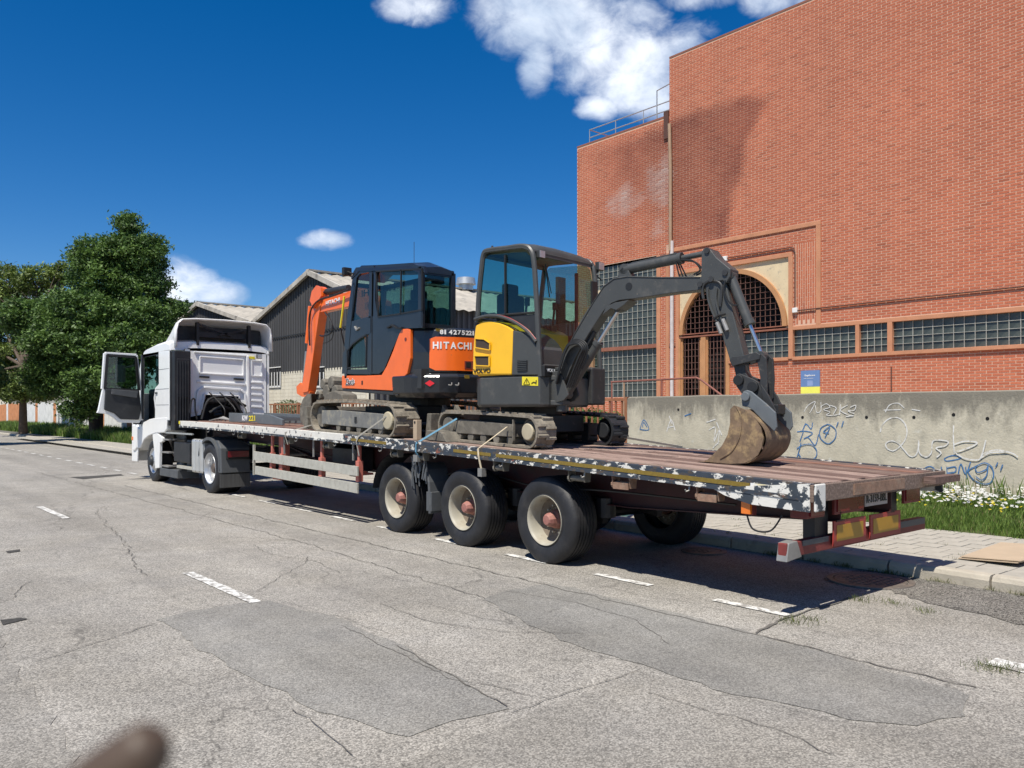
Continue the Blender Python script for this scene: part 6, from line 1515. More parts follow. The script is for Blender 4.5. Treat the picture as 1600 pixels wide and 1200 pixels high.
for s in (-0.1, 0.1): aprism([(1196, 600), (1208, 618), (1220, 642), (1218, 652), (1204, 640), (1199, 628)], 0.03, s).build('link_plate', m_ydark, yo, bevel=0.005)

# ---------- orange excavator
oo = thing('mini_excavator', (7.2, 10.9, zd(10.9)), 'orange and navy excavator on muddy tracks, its orange arm folded down by the truck', 'excavator', 'compact excavators on the trailer')
OA, OB = at_x(618, 670, 6.2).y, at_x(485, 660, 6.2).y
for (xa, xb, nm) in ((6.20, 6.60, 0), (7.75, 8.15, 1)):
    W3 = track(oo, xa, xb, OA, OB, 0.48, m_track, n_lug=40, bulge=0.03, lug=0.026); m_ = m_mudst
    yA, yB = OA + 0.3, OB - 0.3
    fr = B().prism([W3(xa + 0.05, yA + 0.12, 0.10), W3(xa + 0.05, yB, 0.12), W3(xa + 0.05, yB, 0.34), W3(xa + 0.05, yB - 0.6, 0.355), W3(xa + 0.05, yA, 0.33)], (xb - xa - 0.1, 0, 0)); fo = fr.build('track_frame', pm('grey_muddy_plate', (0.17, 0.17, 0.16), 0.8, var=0.2, vs=7, dirt=[((0.30, 0.27, 0.19), 0.52, 7, 0.2), ((0.07, 0.065, 0.06), 0.6, 10, 0.1)], bump=0.2), oo, bevel=0.008)
    z = W3(0, yA, 0.24)[2]; B().cyl((xa + 0.02, yA - 0.04, z), (xb - 0.05, yA - 0.04, z), 0.13, n=24).build('drive_motor', pm('muddy_hub', (0.42, 0.37, 0.26), 0.8), fo, bevel=0.015); z = W3(0, yB + 0.05, 0.24)[2]; B().cyl((xa + 0.08, yB + 0.05, z), (xb - 0.08, yB + 0.05, z), 0.17, n=24).build('idler', m_, fo)
    for k in range(5): yy = yA + 0.2 + 0.32 * k; z = W3(0, yy, 0.08)[2]; B().cyl((xa + 0.06, yy, z), (xb - 0.06, yy, z), 0.065, n=16).build('roller', m_, fo)
    yy = (yA + yB) / 2 - 0.1; z = W3(0, yy, 0.215)[2]; B().box(xa + 0.042, xa + 0.052, yy - 0.03, yy + 0.03, z - 0.04, z + 0.05).build('frame_slot', m_blackl, fo)
zo = zd(10.9)
b = B().box(6.6, 7.75, 10.3, 11.4, zo + 0.2, zo + 0.44).cyl((7.2, 10.75, zo + 0.44), (7.2, 10.75, zo + 0.62), 0.48, n=28); b.build('undercarriage', m_ydark, oo, bevel=0.01)
XO = 6.42
ox = lambda u, v, X=XO: at_x(u, v, X)
def oprism(pts, w, X=XO): return B().prism([ox(u, v, X) for (u, v) in pts], (w, 0, 0))
# orange side skirt sweeping up
oprism([(534, 587), (570, 587), (596, 586), (604, 572), (614, 548), (624, 520), (628, 514), (637, 513.5), (641, 515), (641, 560), (636, 584), (624, 595), (622, 611), (534, 606.5)], 0.05).build('side_skirt', m_org, oo, bevel=0.008)
oprism([(535, 607), (623, 612), (622, 618), (535, 611)], 0.35, XO + 0.01).build('lower_frame', m_ydark, oo, bevel=0.006)
yA_ = ox(535, 590).y; yT = 9.62; zs0, zs1 = ox(560, 612).z, ox(600, 585).z
b = B().box(XO + 0.05, 8.05, yT, yA_ - 0.02, zs0 + 0.02, zs1 + 0.05); b.build('house_floor', m_ydark, oo)
# counterweight and tail: rounded plan
def tailring(z, o=0.0): return [Vector(p) for p in ((XO - 0.0 + o, 9.98, z), (XO + 0.02 + o, 9.82, z), (XO + 0.10 + o, 9.64 + o, z), (XO + 0.26 + o, 9.48 + o, z), (XO + 0.50, 9.37 + o, z), (XO + 0.80, 9.33 + o, z), (XO + 1.10, 9.36 + o, z), (XO + 1.40, 9.48 + o, z), (XO + 1.58 - o, 9.66 + o, z), (XO + 1.64 - o, 9.98, z), (XO + 1.64 - o, 10.3, z), (XO - 0.0 + o, 10.3, z))]
zt0, zt1, zt2 = at_x(640, 622, 6.5).z, at_x(645, 584, 6.5).z, at_x(660, 512, 6.55).z
B().loft([tailring(zt0, 0.08), tailring(zt0 + 0.07, 0.0), tailring(zt1 - 0.05, -0.015), tailring(zt1, 0.02)]).build('counterweight', m_navy, oo, bevel=0.012)
B().loft([tailring(zt1 + 0.005, 0.03), tailring(zt1 + 0.3, 0.025), tailring(zt2 - 0.03, 0.04), tailring(zt2, 0.08)]).build('tail_cover', m_navy, oo, bevel=0.015)
# orange rear panel bent round the tail with the name
def tailpt(s, z, off=0.0):
    P = tailring(0, 0.03 - off); P = [p for p in P[2:9]]; L_ = [0]
    for i in range(len(P) - 1): L_.append(L_[-1] + (P[i + 1] - P[i]).length)
    i = max(j for j in range(len(P) - 1) if L_[j] <= s or j == 0); t = (s - L_[i]) / (L_[i + 1] - L_[i]); p = P[i].lerp(P[i + 1], t); return Vector((p.x, p.y, z))
zp0, zp1 = zt1 + 0.04, zt2 - 0.135
def panel(s0, s1, z0, z1, off, th, mt, name, parent, cut=0.04):
    b = B(); n = 14; rings = []
    for i in range(n + 1):
        s = s0 + (s1 - s0) * i / n; c = max(0, cut - (s - s0), cut - (s1 - s)); za, zb2 = z0 + c, z1 - c * 0.8
        rings.append([tailpt(s, za, off), tailpt(s, zb2, off), tailpt(s, zb2, off + th), tailpt(s, za, off + th)])
    return b.loft(rings).build(name, mt, parent, smooth=True)
rp_ = panel(0.08, 1.25, zp0, zp1, 0.0, 0.018, m_org, 'rear_panel', oo)
def tail_text(txt, s0, wch, z, hgt, mt, par, tilt=0.0):
    pos = 0.0
    for k, ch in enumerate(txt):
        s = s0 + pos; pos += wch * (0.50 if ch == 'I' else 1.04); p = tailpt(s, 0, 0.021); q_ = tailpt(s + wch * 0.8, 0, 0.021); text_mesh(ch, mt, (p.x, p.y, z + tilt * k), (q_ - p), (0, 0, 1), hgt, parent=par, width=wch * (0.84 if ch not in 'I1' else 0.24 if ch == 'I' else 0.4), bold=0.035, depth=0.002)
zH = zp1 - 0.17
tail_text('HITACHI', 0.13, 0.098, zH, 0.10, m_whitel, rp_)
tail_text('8142752', 0.23, 0.062, zp1 + 0.035, 0.065, m_whitel, oo); tail_text('21', 0.23 + 7 * 0.062, 0.062, zp1 + 0.035, 0.065, m_whitel, oo)
panel(0.60, 0.74, zp0 + 0.03, zp0 + 0.14, 0.016, 0.008, m_redb, 'lock_recess', oo, 0.0); panel(0.625, 0.705, zp0 + 0.05, zp0 + 0.125, 0.022, 0.006, m_blackl, 'lock', oo, 0)
panel(0.78, 0.84, zp0 + 0.04, zp0 + 0.12, 0.019, 0.003, m_ochre, 'label', oo, 0)
p, q_ = tailpt(0.02, 0, 0.04), tailpt(0.16, 0, 0.04); zz_ = (zt0 + zt1) / 2 + 0.03
B().prism([(p.x, p.y, zz_), ((p.x + q_.x) / 2, (p.y + q_.y) / 2, zz_ + 0.045), (q_.x, q_.y, zz_), ((p.x + q_.x) / 2, (p.y + q_.y) / 2, zz_ - 0.045)], (-0.004, -0.008, 0)).build('red_diamond', m_red, oo)
for s in (0.36, 0.46): p, q_ = tailpt(s, zz_ - 0.02, 0.05), tailpt(s + 0.05, zz_ + 0.01, 0.05); B().tube(spline([p, p.lerp(q_, .5) + Vector((0, -0.03, -0.02)), q_]), 0.008, 5).build('tie_ring', m_steel, oo)
p, q_ = tailpt(0.6, 0, 0.04), tailpt(0.68, 0, 0.04); B().prism([(p.x, p.y, zt1 - 0.07), (q_.x, q_.y, zt1 - 0.07), (q_.x, q_.y, zt1 - 0.02), (p.x, p.y, zt1 - 0.02)], (0, -0.005, 0)).build('label', m_ochre, oo)
B().box(XO + 0.22, XO + 0.34, 9.50, 9.51, zt2 - 0.06, zt2 - 0.02).build('label', m_ochre, oo)
text_mesh('Zaxis', m_whitel, (XO - 0.003, ox(540, 600).y, ox(540, 602).z), (0, -1, 0), (0, 0, 1), 0.11, parent=oo, width=0.30, bold=0.06)
text_mesh('Zaxis', m_blackl, (XO - 0.006, ox(540.5, 600).y, ox(540, 602).z + 0.005), (0, -1, 0), (0, 0, 1), 0.10, parent=oo, width=0.28, bold=0.0)
for (u, v) in ((634, 530), (615, 604)): p = ox(u, v); B().cyl((XO - 0.006, p.y, p.z), (XO + 0.02, p.y, p.z), 0.025, n=14).build('bolt_cap', m_redb, oo)
p = ox(566, 598); B().box(XO - 0.004, XO + 0.01, p.y - 0.02, p.y + 0.02, p.z - 0.03, p.z + 0.03).build('tow_hole', m_blackl, oo)
# cab of the orange machine: body wall with door, windows as real openings
m_cab = m_navy
XC = XO - 0.0; CW = 0.60
def opr(pts, w=0.04, X=XC): return B().prism([ox(u, v, X) for (u, v) in pts], (w, 0, 0))
cabw = opr([(536, 584), (538, 540), (540, 505), (550, 500), (574, 493), (581, 492), (580, 584)]).build('door_lower', m_cab, oo, bevel=0.006) if False else None
door = B()
def bar(b, pts, w, X=XC, th=0.05, close=True):
    P = [ox(u, v, X) for (u, v) in pts]; n = len(P)
    for i in range(n if close else n - 1): b.beam(P[i] + Vector((th / 2, 0, 0)), P[(i + 1) % n] + Vector((th / 2, 0, 0)), th, w, up=(1, 0, 0)) if False else b.beam(P[i] + Vector((th / 2, 0, 0)), P[(i + 1) % n] + Vector((th / 2, 0, 0)), w, th, up=(1, 0, 0))
    return b
# near side wall built from solid pieces around the openings
opr([(534, 584), (536, 552), (540, 545), (541, 548), (539, 572), (541, 578), (548, 577), (574, 577), (580, 585)]).build('door_sill', m_cab, oo)
opr([(538, 541), (541, 505), (546, 503), (574, 495), (579, 494), (579, 520), (573, 524), (562, 528), (550, 538), (542, 548)]).build('door_panel', m_cab, oo)
opr([(572, 530), (578, 520), (580, 520), (580, 584), (574, 578), (573, 573)]).build('door_edge', m_cab, oo)
opr([(580, 492), (581, 430), (585, 423), (587, 430), (586, 470), (590, 494), (620, 491), (655, 486), (659, 480), (657, 440), (658, 420), (660, 424), (660, 512), (640, 513), (628, 514), (612, 548), (600, 578), (592, 584), (580, 584)]).build('cab_side', m_cab, oo)
opr([(586, 424), (590, 414), (630, 412), (662, 416), (664, 426), (650, 420), (600, 420), (590, 424), (587, 430)]).build('cab_header', m_cab, oo)
opr([(541, 505), (552, 425), (556, 418), (584, 415), (584, 424), (562, 428), (557, 434), (549, 503)]).build('front_pillar', m_cab, oo)
opr([(577, 425), (584, 423), (583, 494), (576, 497)]).build('door_pillar', m_cab, oo)
B().prism([ox(u, v, XC + 0.02) for (u, v) in ((557, 432), (577, 427), (576, 496), (548, 503))], (0.005, 0, 0)).build('door_window', m_glassd, oo)
B().prism([ox(u, v, XC + 0.02) for (u, v) in ((543, 548), (551, 536), (563, 527), (574, 521), (573, 575), (541, 576))], (0.005, 0, 0)).build('door_window', m_glassd, oo)
B().prism([ox(u, v, XC + 0.02) for (u, v) in ((587, 422), (660, 419), (660, 486), (620, 492), (589, 496))], (0.005, 0, 0)).build('side_window', m_glassd, oo)
b = bar(B(), [(587, 424), (659, 420), (659, 484), (620, 491), (590, 495)], 0.02, XC - 0.012, 0.02); bar(b, [(626, 421), (625, 491)], 0.018, XC - 0.012, 0.02, False); bar(b, [(542, 548), (551, 537), (563, 528), (572, 523), (571, 573), (542, 575)], 0.022, XC - 0.012, 0.02); bar(b, [(581, 424), (580.5, 582)], 0.012, XC - 0.006, 0.01, False); b.build('window_seal', m_blackl, oo)
b = bar(B(), [(604, 512), (611, 508), (619, 513), (627, 512)], 0.022, XC - 0.03, 0.03, False); b.build('door_handle', m_blackl, oo)
b = bar(B(), [(553, 510), (556, 516), (560, 512)], 0.02, XC - 0.02, 0.02, False); b.build('door_catch', m_steel, oo)
# cab box: roof, far side, pillars
yc0, yc1 = ox(552, 430).y, ox(656, 430).y; zr0 = ox(600, 414).z; yf = ox(540, 505).y
rf = B(); rg = []
for (y, z) in ((yc0 + 0.05, ox(552, 426).z), (yc0 - 0.2, ox(575, 412).z + 0.02), (yc0 - 0.7, ox(610, 407).z), (yc1 + 0.25, ox(645, 408).z), (yc1 - 0.02, ox(667, 414).z)):
    rg.append([(x, y, z + dz) for (x, dz) in ((XC - 0.01, -0.07), (XC + 0.03, -0.01), (XC + 0.3, 0.03), (XC + CW - 0.25, 0.03), (XC + CW - 0.03, -0.01), (XC + CW, -0.07), (XC + CW, -0.10), (XC - 0.01, -0.10))])
rf.loft(rg); rf.build('cab_roof', m_cab, oo, smooth=True)
b = B(); zf = ox(590, 584).z; xo2 = XC + CW - 0.04
zrr = ox(660, 420).z
for (p, q_) in (((xo2, yf, zf), (xo2, yc0, zrr)), ((xo2, yc1, zt2), (xo2, yc1, zrr)), ((xo2, (yc0 + yc1) / 2, zf), (xo2, (yc0 + yc1) / 2, zrr)), ((XC + 0.03, yc1, zt2), (XC + 0.03, yc1, zrr)), ((XC + 0.03, yf, zf), (XC + 0.03, yc0, zrr)), ((XC, yc0, zrr), (xo2, yc0, zrr)), ((XC, yc1, zrr), (xo2, yc1, zrr)), ((xo2, yc0, zrr), (xo2, yc1, zrr)), ((XC, yf, zf), (xo2, yf, zf))): b.beam(p, q_, 0.07, 0.07)
b.build('cab_pillars', m_cab, oo)
zw = ox(620, 500).z
B().box(xo2 - 0.02, xo2 + 0.02, yc1 + 0.4, yf, zf, zw - 0.1).box(XC + 0.04, xo2, yc1 - 0.01, yc1 + 0.02, zt2 - 0.01, zt2 + 0.05).build('cab_wall', m_cab, oo)
B().box(xo2, xo2 + 0.005, yc1 + 0.05, yc0 - 0.05, zw - 0.1, zrr - 0.04).build('far_window', m_glassd, oo)
B().box(XC + 0.06, xo2 - 0.03, yc1 - 0.01, yc1 - 0.004, zt2 + 0.05, zrr - 0.04).build('rear_window', m_glassd, oo)
B().quad((XC + 0.06, yc0, zrr - 0.04), (xo2 - 0.03, yc0, zrr - 0.04), (xo2 - 0.03, yf - 0.02, zf + 0.05), (XC + 0.06, yf - 0.02, zf + 0.05)).build('windscreen', m_glassd, oo)
# name seen mirrored through the cab
p = at_x(596, 453, xo2 - 0.01); text_mesh('HITACHI', m_blackl, (xo2 + 0.001, at_x(617, 452, xo2).y, at_x(600, 457, xo2).z), (0, 1, 0), (0, 0, 1), 0.12, parent=oo, width=1.05, bold=0.02)
b = B().cbox((XC + 0.38, 10.45, zf + 0.3), 0.4, 0.5, 0.16).cbox((XC + 0.38, 10.2, zf + 0.7), 0.4, 0.14, 0.75).cbox((XC + 0.38, 10.18, zf + 1.14), 0.26, 0.1, 0.18); b.build('seat', m_seat, oo, bevel=0.03)
b = B(); 
for x in (XC + 0.16, XC + 0.60): b.cbox((x, 10.6, zf + 0.45), 0.12, 0.4, 0.4).tube([(x, 10.8, zf + 0.6), (x, 10.85, zf + 0.85)], 0.018, 6)
b.build('control_levers', m_blackl, oo)
# glass guard frame at the tail right: tall frame behind the cab with window
XG = 7.05
pt = lambda u, v, Y=9.68: at_y(u, v, Y)
b = B().tube(spline([pt(660, 424, 9.7), pt(676, 432, 9.65), pt(684, 436, 9.65)]), 0.03, 8).cbox(pt(684, 438, 9.68), 0.16, 0.1, 0.10); b.build('roof_lamp', m_blackl, oo)
b = B().cyl(pt(671, 470, 9.72), pt(671, 512, 9.72), 0.05, n=12); b.build('exhaust', m_blackl, oo, smooth=True)
a_ = at_x(647, 412, 6.9); B().tube([(a_.x, a_.y, a_.z), (a_.x, a_.y, a_.z + 0.33)], 0.004, 5).build('aerial', m_blackl, oo)
lamp(oo, ox(546, 424) + Vector((-0.02, 0.05, 0)), (0, 1, 0), 0.09, m_blackl); B().tube([ox(553, 428), ox(546, 424) + Vector((-0.02, 0.05, 0))], 0.015, 6).build('lamp_stalk', m_blackl, oo)
# boom forward (+Y), stick folded down, seen beyond the cab
XA = 7.15
def oarm(pts, w, off=0): return B().prism([at_x(u, v, XA - w / 2 + off) for (u, v) in pts], (w, 0, 0))
bm2 = oarm([(545, 455), (560, 450), (600, 470), (610, 560), (590, 590), (572, 560), (566, 500), (545, 479), (520, 484), (497, 489), (490, 480), (493, 472), (510, 467)], 0.14).build('boom', m_org, oo, bevel=0.008)
text_mesh('HITACHI', m_whitel, at_x(515, 479, XA) + Vector((-0.072, 0, 0)), (0, -1, 0.04), (0, 0, 1), 0.09, parent=oo, width=at_x(515, 479, XA).y - at_x(537, 479, XA).y, bold=0.03)
sk2 = oarm([(486, 492), (486, 470), (489, 456), (495, 447), (500, 450), (501, 462), (501, 476), (497, 500), (492, 535), (486, 580), (481, 612), (473, 614), (472, 600), (479, 550), (484, 515)], 0.17).build('stick', m_org, oo, bevel=0.008)
oarm([(484, 470), (487, 455), (494, 446), (501, 449), (502, 462), (497, 470), (490, 482)], 0.04, -0.10).build('stick_cheek', m_org, sk2)
P, Q = at_x(545, 450, XA), at_x(500, 458, XA); B().cyl(P, P.lerp(Q, .75), 0.06, n=14).cyl(P.lerp(Q, .75), Q, 0.03, n=10).build('cylinder', m_plast, bm2, smooth=True)
P, Q = at_x(487, 478, XA) + Vector((0, 0.05, 0)), at_x(474, 606, XA); o = B().cyl(P, P.lerp(Q, .45), 0.045, n=14).build('cylinder', m_org, sk2, smooth=True); B().cyl(P.lerp(Q, .55), Q, 0.03, n=10).build('rod', m_chrome, o)
b = B().tube(spline([at_x(u, v, XA - 0.14) for (u, v) in ((545, 452), (520, 462), (500, 468), (488, 480), (483, 500), (484, 540))]), 0.016, 6).tube(spline([at_x(u, v, XA - 0.1) for (u, v) in ((508, 488), (518, 505), (517, 520), (505, 525), (500, 524))]), 0.016, 6).tube(spline([at_x(u, v, XA - 0.05) for (u, v) in ((512, 490), (521, 512), (518, 530), (505, 537))]), 0.008, 5); b.build('hose', m_blackl, bm2)
b = B().tube([at_x(538, 463, XA - 0.5), at_x(535.5, 485, XA - 0.5), at_x(532, 512, XA - 0.5)], 0.018, 6); b.build('yellow_rod', m_yell, oo); B().tube([at_x(532, 512, XA - 0.5), at_x(538, 540, XA - 0.4)], 0.012, 6).build('mirror_arm', m_blackl, oo)
b = oarm([(464, 615), (463, 604), (469, 598), (476, 606), (484, 612), (482, 620), (472, 620)], 0.12); b.build('bucket_linkage', m_org, sk2)
# muddy bucket resting on the deck in front, open towards the tracks
zk = zd(13.6)
bp = [at_x(u, v, XA - 0.3) for (u, v) in ((486, 616), (478, 618), (472, 628), (469, 644), (471, 658), (477, 665), (485, 667))]
lo = min(p.z for p in bp); bp = [Vector((XA, p.y, p.z - lo + zd(13.3) + 0.01)) for p in bp]; bp = spline(bp, 4)
b = B().loft([[Vector((x, p.y, p.z)) for p in bp] + [Vector((x, p.y - 0.02, p.z + 0.02)) for p in reversed(bp)] for x in (XA - 0.3, XA + 0.3)]); bk2 = b.build('bucket', m_mudst, oo)
for x in (XA - 0.31, XA + 0.29): B().prism([Vector((x, p.y, p.z)) for p in bp] + [Vector((x, bp[-1].y - 0.03, bp[-1].z + 0.25))], (0.02, 0, 0)).build('bucket_side', m_mudst, bk2)
# dozer blade and muddy swing post at its front
yb0 = OB + 0.15; z = zd(yb0)
B().loft([[(x, yb0, z + 0.02), (x, yb0 + 0.16, z + 0.02), (x, yb0 + 0.10, z + 0.2), (x, yb0 + 0.14, z + 0.40), (x, yb0 + 0.04, z + 0.40), (x, yb0, z + 0.2)] for x in (6.22, 8.15)]).build('dozer_blade', m_mudst, oo, bevel=0.01)
b = B().box(6.7, 6.85, OB - 0.4, yb0, z + 0.12, z + 0.24).box(7.5, 7.65, OB - 0.4, yb0, z + 0.12, z + 0.24); b.build('blade_arm', m_mudst, oo)
b = B(); 
for (u, v, r) in ((515, 600, 0.10), (528, 598, 0.12), (520, 612, 0.13), (508, 618, 0.1), (534, 612, 0.12)): p = at_x(u, v, XA); b.cyl(p - Vector((0.15, 0, 0)), p + Vector((0.15, 0, 0)), r, r * 0.9, 9)
b.prism([at_x(u, v, XA - 0.2) for (u, v) in ((503, 628), (510, 614), (522, 610), (534, 616), (536, 628))], (0.3, 0, 0)); b.build('swing_post', m_mudst, oo, bevel=0.02)

# timber wedge standing on the deck behind the orange machine
p = PD_ = at_x(652, 688, 6.3); t = thing('timber_chock', (6.3, p.y, zd(p.y)), 'short upright timber chock behind the near track of the orange excavator', 'chock')
B().box(6.26, 6.34, p.y - 0.045, p.y + 0.045, zd(p.y) + 0.003, at_x(652, 656, 6.3).z).build('timber', m_card, t, bevel=0.004); z_ = at_x(652, 660, 6.26).z; B().cyl((6.255, p.y, z_), (6.262, p.y, z_), 0.018, n=12).build('bolt_hole', m_blackl, t)
t = thing('steel_wedge', (6.5, p.y - 0.35, zd(p.y)), 'low grey steel wedge on the deck between the two excavators', 'wedge'); B().prism([(6.35, p.y - 0.1, zd(p.y) + 0.004), (6.35, p.y - 0.62, zd(p.y - .6) + 0.004), (6.35, p.y - 0.5, zd(p.y) + 0.12), (6.35, p.y - 0.15, zd(p.y) + 0.14)], (0.35, 0, 0)).build('body', m_mudst, t, bevel=0.01)

# tie-down straps
def strap(pts, w, mt, lab, th=0.006):
    P = [Vector(p) for p in pts]; t = thing('tie_down_strap', P[0], lab, 'strap', 'tie-downs over the side rail'); b = B()
    for i in range(len(P) - 1): b.beam(P[i], P[i + 1], w, th, up=(1, 0, 0.2))
    b.build('webbing', mt, t); return t
X_ = XN - 0.012
e = lambda u, v, X=X_: at_x(u, v, X)
t = strap([at_x(714, 654, 6.58), e(650, 693), (X_ - 0.004, e(650, 693).y, zd(e(650, 693).y) - 0.14), (XN + 0.03, e(651, 715).y, e(651, 715).z)], 0.024, m_strap_b, 'blue and white webbing strap over the rail above the front trailer wheel'); B().cbox(e(651, 716, XN + 0.02), 0.05, 0.10, 0.09).build('ratchet', m_steel, t)
t = strap([at_x(792, 667, 6.57), e(747, 701), (X_ - 0.004, e(748, 712).y, e(748, 712).z), (XN + 0.01, e(750, 735).y, e(750, 735).z)], 0.028, m_strap_w, 'cream rope strap over the rail between the front and middle trailer wheels'); B().cbox(e(753, 738, XN + 0.03), 0.07, 0.08, 0.10).build('ratchet', m_steel, t)
strap([at_x(604, 650, 6.22), e(560, 682), (X_ - 0.004, e(557, 690).y, e(557, 690).z), (XN + 0.02, e(558, 712).y, e(558, 712).z)], 0.022, m_strap_g, 'thin grey rope from the orange excavator track down over the rail')
strap([at_x(487, 664, 6.24), e(445, 676), (X_ - 0.004, e(446, 682).y, e(446, 682).z), (XN + 0.02, e(447, 695).y, e(447, 695).z)], 0.018, m_strap_g, 'thin rope from the front of the orange excavator over the white rail')
strap([(8.1, 7.3, zd(7.3) + 0.12), (XR - 0.02, 6.72, zd(6.72) + 0.012)], 0.03, m_strap_g, 'dark strap from the far yellow excavator track to the far deck edge')

# ================================================================== TRACTOR UNIT
tk = thing('truck', (7.3, 18.8, 0), 'white two axle tractor unit parked at the kerb with its near door swung wide open', 'truck')
XT, XTF = 6.12, 8.50
YR_ = at_x(265, 600, XT).y; YD0 = at_x(243, 600, XT).y; YD1 = at_x(223, 600, XT).y; YF = at_x(206, 660, XT).y
zz2 = lambda u, v, X=XT: at_x(u, v, X).z
zroof = zz2(262, 541); zsill = zz2(243, 655)
YBK = YR_
b = B()
# roof, floor, far wall, nose
prof = [(YBK, zroof - 0.05), (YBK + 0.03, zroof + 0.10), (YBK + 0.3, zroof + 0.16), (YBK + 1.0, zroof + 0.13), (YD1 - 0.1, zroof + 0.04), (YD1 + 0.05, zroof - 0.08)]
rg = []
for (x, dz) in ((XT, -0.08), (XT + 0.04, -0.03), (XT + 0.18, 0.0), (XT + 0.6, 0.03), (XTF - 0.6, 0.03), (XTF - 0.18, 0.0), (XTF - 0.04, -0.03), (XTF, -0.08)): rg.append([(x, y, z + dz) for (y, z) in prof] + [(x, y, zroof - 0.09) for (y, z) in reversed(prof)])
B().loft(rg).build('cab_roof', m_white, tk, smooth=True)
full = [(YBK, zsill - 0.12), (YBK, zroof - 0.05), (YD1 + 0.02, zroof - 0.09), (YF - 0.25, 2.15), (YF - 0.05, 1.75), (YF, 1.1), (YF, 0.42), (YF - 0.5, 0.42), (YF - 0.62, 0.95), (YF - 1.0, 1.28), (YBK + 0.5, 1.28)]
B().prism([(XTF - 0.04, y, z) for (y, z) in full], (0.04, 0, 0)).build('far_side', m_white, tk)
B().prism([(XT, y, z) for (y, z) in ((YD1, zsill), (YD1, zroof - 0.09), (YD1 + 0.05, zroof - 0.09), (YF - 0.25, 2.15), (YF - 0.05, 1.75), (YF, 1.1), (YF, 0.42), (YF - 0.45, 0.42), (YF - 0.52, 0.9), (YD1 + 0.12, zsill - 0.1))], (0.04, 0, 0)).build('front_quarter', m_white, tk, bevel=0.01)
B().prism([(XT - 0.01, y, z) for (y, z) in ((YBK, zsill - 0.02), (YBK, zroof - 0.1), (YD0 - 0.25, zroof - 0.09), (YD0 - 0.27, zroof - 0.85), (YD0 - 0.02, zroof - 0.93), (YD0 + 0.02, zsill - 0.02))], (0.06, 0, 0)).build('rear_quarter', m_white, tk, bevel=0.015)
for z in (zroof - 0.52, zroof - 0.98, zroof - 1.35): B().box(XT - 0.013, XT - 0.009, YBK + 0.02, YD0 - 0.05 if z < zroof - 0.9 else YD0 - 0.28, z, z + 0.008).build('panel_line', m_greyp, tk)
B().box(XT + 0.0, XT + 0.05, YD0 - 0.26, YD1, zroof - 0.16, zroof - 0.09).build('door_header', m_plast, tk)
B().prism([(XT + 0.01, y, z) for (y, z) in ((YD0 - 0.25, zroof - 0.16), (YD0 - 0.0, zroof - 0.16), (YD0 - 0.02, zroof - 0.9), (YD0 - 0.26, zroof - 0.84))], (0.01, 0, 0)).build('quarter_window', m_glassd, tk)
b = B().box(XT, XTF - 0.04, YBK + 0.04, YF - 0.1, zsill - 0.14, zsill - 0.04); b.build('cab_floor', m_plast, tk)
B().box(XT + 0.3, XTF - 0.06, YD1 - 0.1, YF - 0.35, zsill - 0.04, zsill + 0.75).build('dashboard', m_plast, tk, bevel=0.05)
B().prism([(XT + 0.05, YD1 + 0.06, zroof - 0.1), (XT + 0.05, YF - 0.27, 2.15), (XT + 0.05, YF - 0.25, 2.15), (XT + 0.05, YD1 + 0.08, zroof - 0.1)], (XTF - XT - 0.1, 0, 0)).build('windscreen', m_glassd, tk)
B().prism([(XT + 0.02, YF - 0.25, 2.15), (XT + 0.02, YF - 0.05, 1.75), (XT + 0.02, YF, 1.1), (XT + 0.02, YF, 0.42), (XT + 0.02, YF - 0.05, 0.42), (XT + 0.02, YF - 0.1, 1.75)], (XTF - XT - 0.04, 0, 0)).build('nose', m_white, tk, bevel=0.01)
b = B().cbox((XT + 0.5, YD0 + 0.25, zsill + 0.45), 0.5, 0.5, 0.2).cbox((XT + 0.5, YD0 + 0.0, zsill + 0.9), 0.48, 0.16, 0.8).cbox((XT + 1.7, YD0 + 0.1, zsill + 0.7), 0.48, 0.3, 1.1); b.build('seat', m_seat, tk, bevel=0.05)
B().lathe((XT + 0.5, YD1 - 0.05, zsill + 0.95), (0, -0.6, 0.8), [(0, 0.22), (0.02, 0.235), (0.03, 0.22), (0.01, 0.205)], 24, True).build('steering_wheel', m_blackl, tk)
B().tube([(XT + 0.03, YD0 + 0.06, zsill + 0.2), (XT + 0.0, YD0 + 0.08, zsill + 0.5), (XT + 0.03, YD0 + 0.06, zsill + 0.75)], 0.015, 6).build('grab_handle', m_whitel, tk)
# rear wall with engine notch
XW0 = at_y(293, 600, YBK).x; XW1 = at_y(416, 600, YBK).x
zy = lambda v: at_y(350, v, YBK).z
N0, N1, M0, M1 = [at_y(u, 600, YBK).x for u in (308, 384, 322, 372)]
zn0, zn1 = zy(648), zy(617)
B().prism([(x, YBK, z) for (x, z) in ((XW0, zy(652)), (N0 + 0.08, zn0), (M0, zn1), (M1, zn1), (N1 - 0.05, zn0), (XW1, zy(652)), (XW1, zroof + 0.02), (XW1 - 0.15, zroof + 0.10), (XW0 + 0.15, zroof + 0.10), (XW0, zroof + 0.02))], (0, 0.05, 0)).build('rear_wall', m_white, tk)
RY = YBK - 0.012
def yb_(b, pts, w, th=0.025, close=True):
    P = [at_y(u, v, YBK) for (u, v) in pts]; n = len(P)
    for i in range(n if close else n - 1): b.beam((P[i].x, YBK - th / 2, P[i].z), (P[(i + 1) % n].x, YBK - th / 2, P[(i + 1) % n].z), th, w, up=(0, 0, 1)) if abs(P[i].x - P[(i + 1) % n].x) > abs(P[i].z - P[(i + 1) % n].z) else b.beam((P[i].x, YBK - th / 2, P[i].z), (P[(i + 1) % n].x, YBK - th / 2, P[(i + 1) % n].z), w, th, up=(0, 1, 0))
    return b
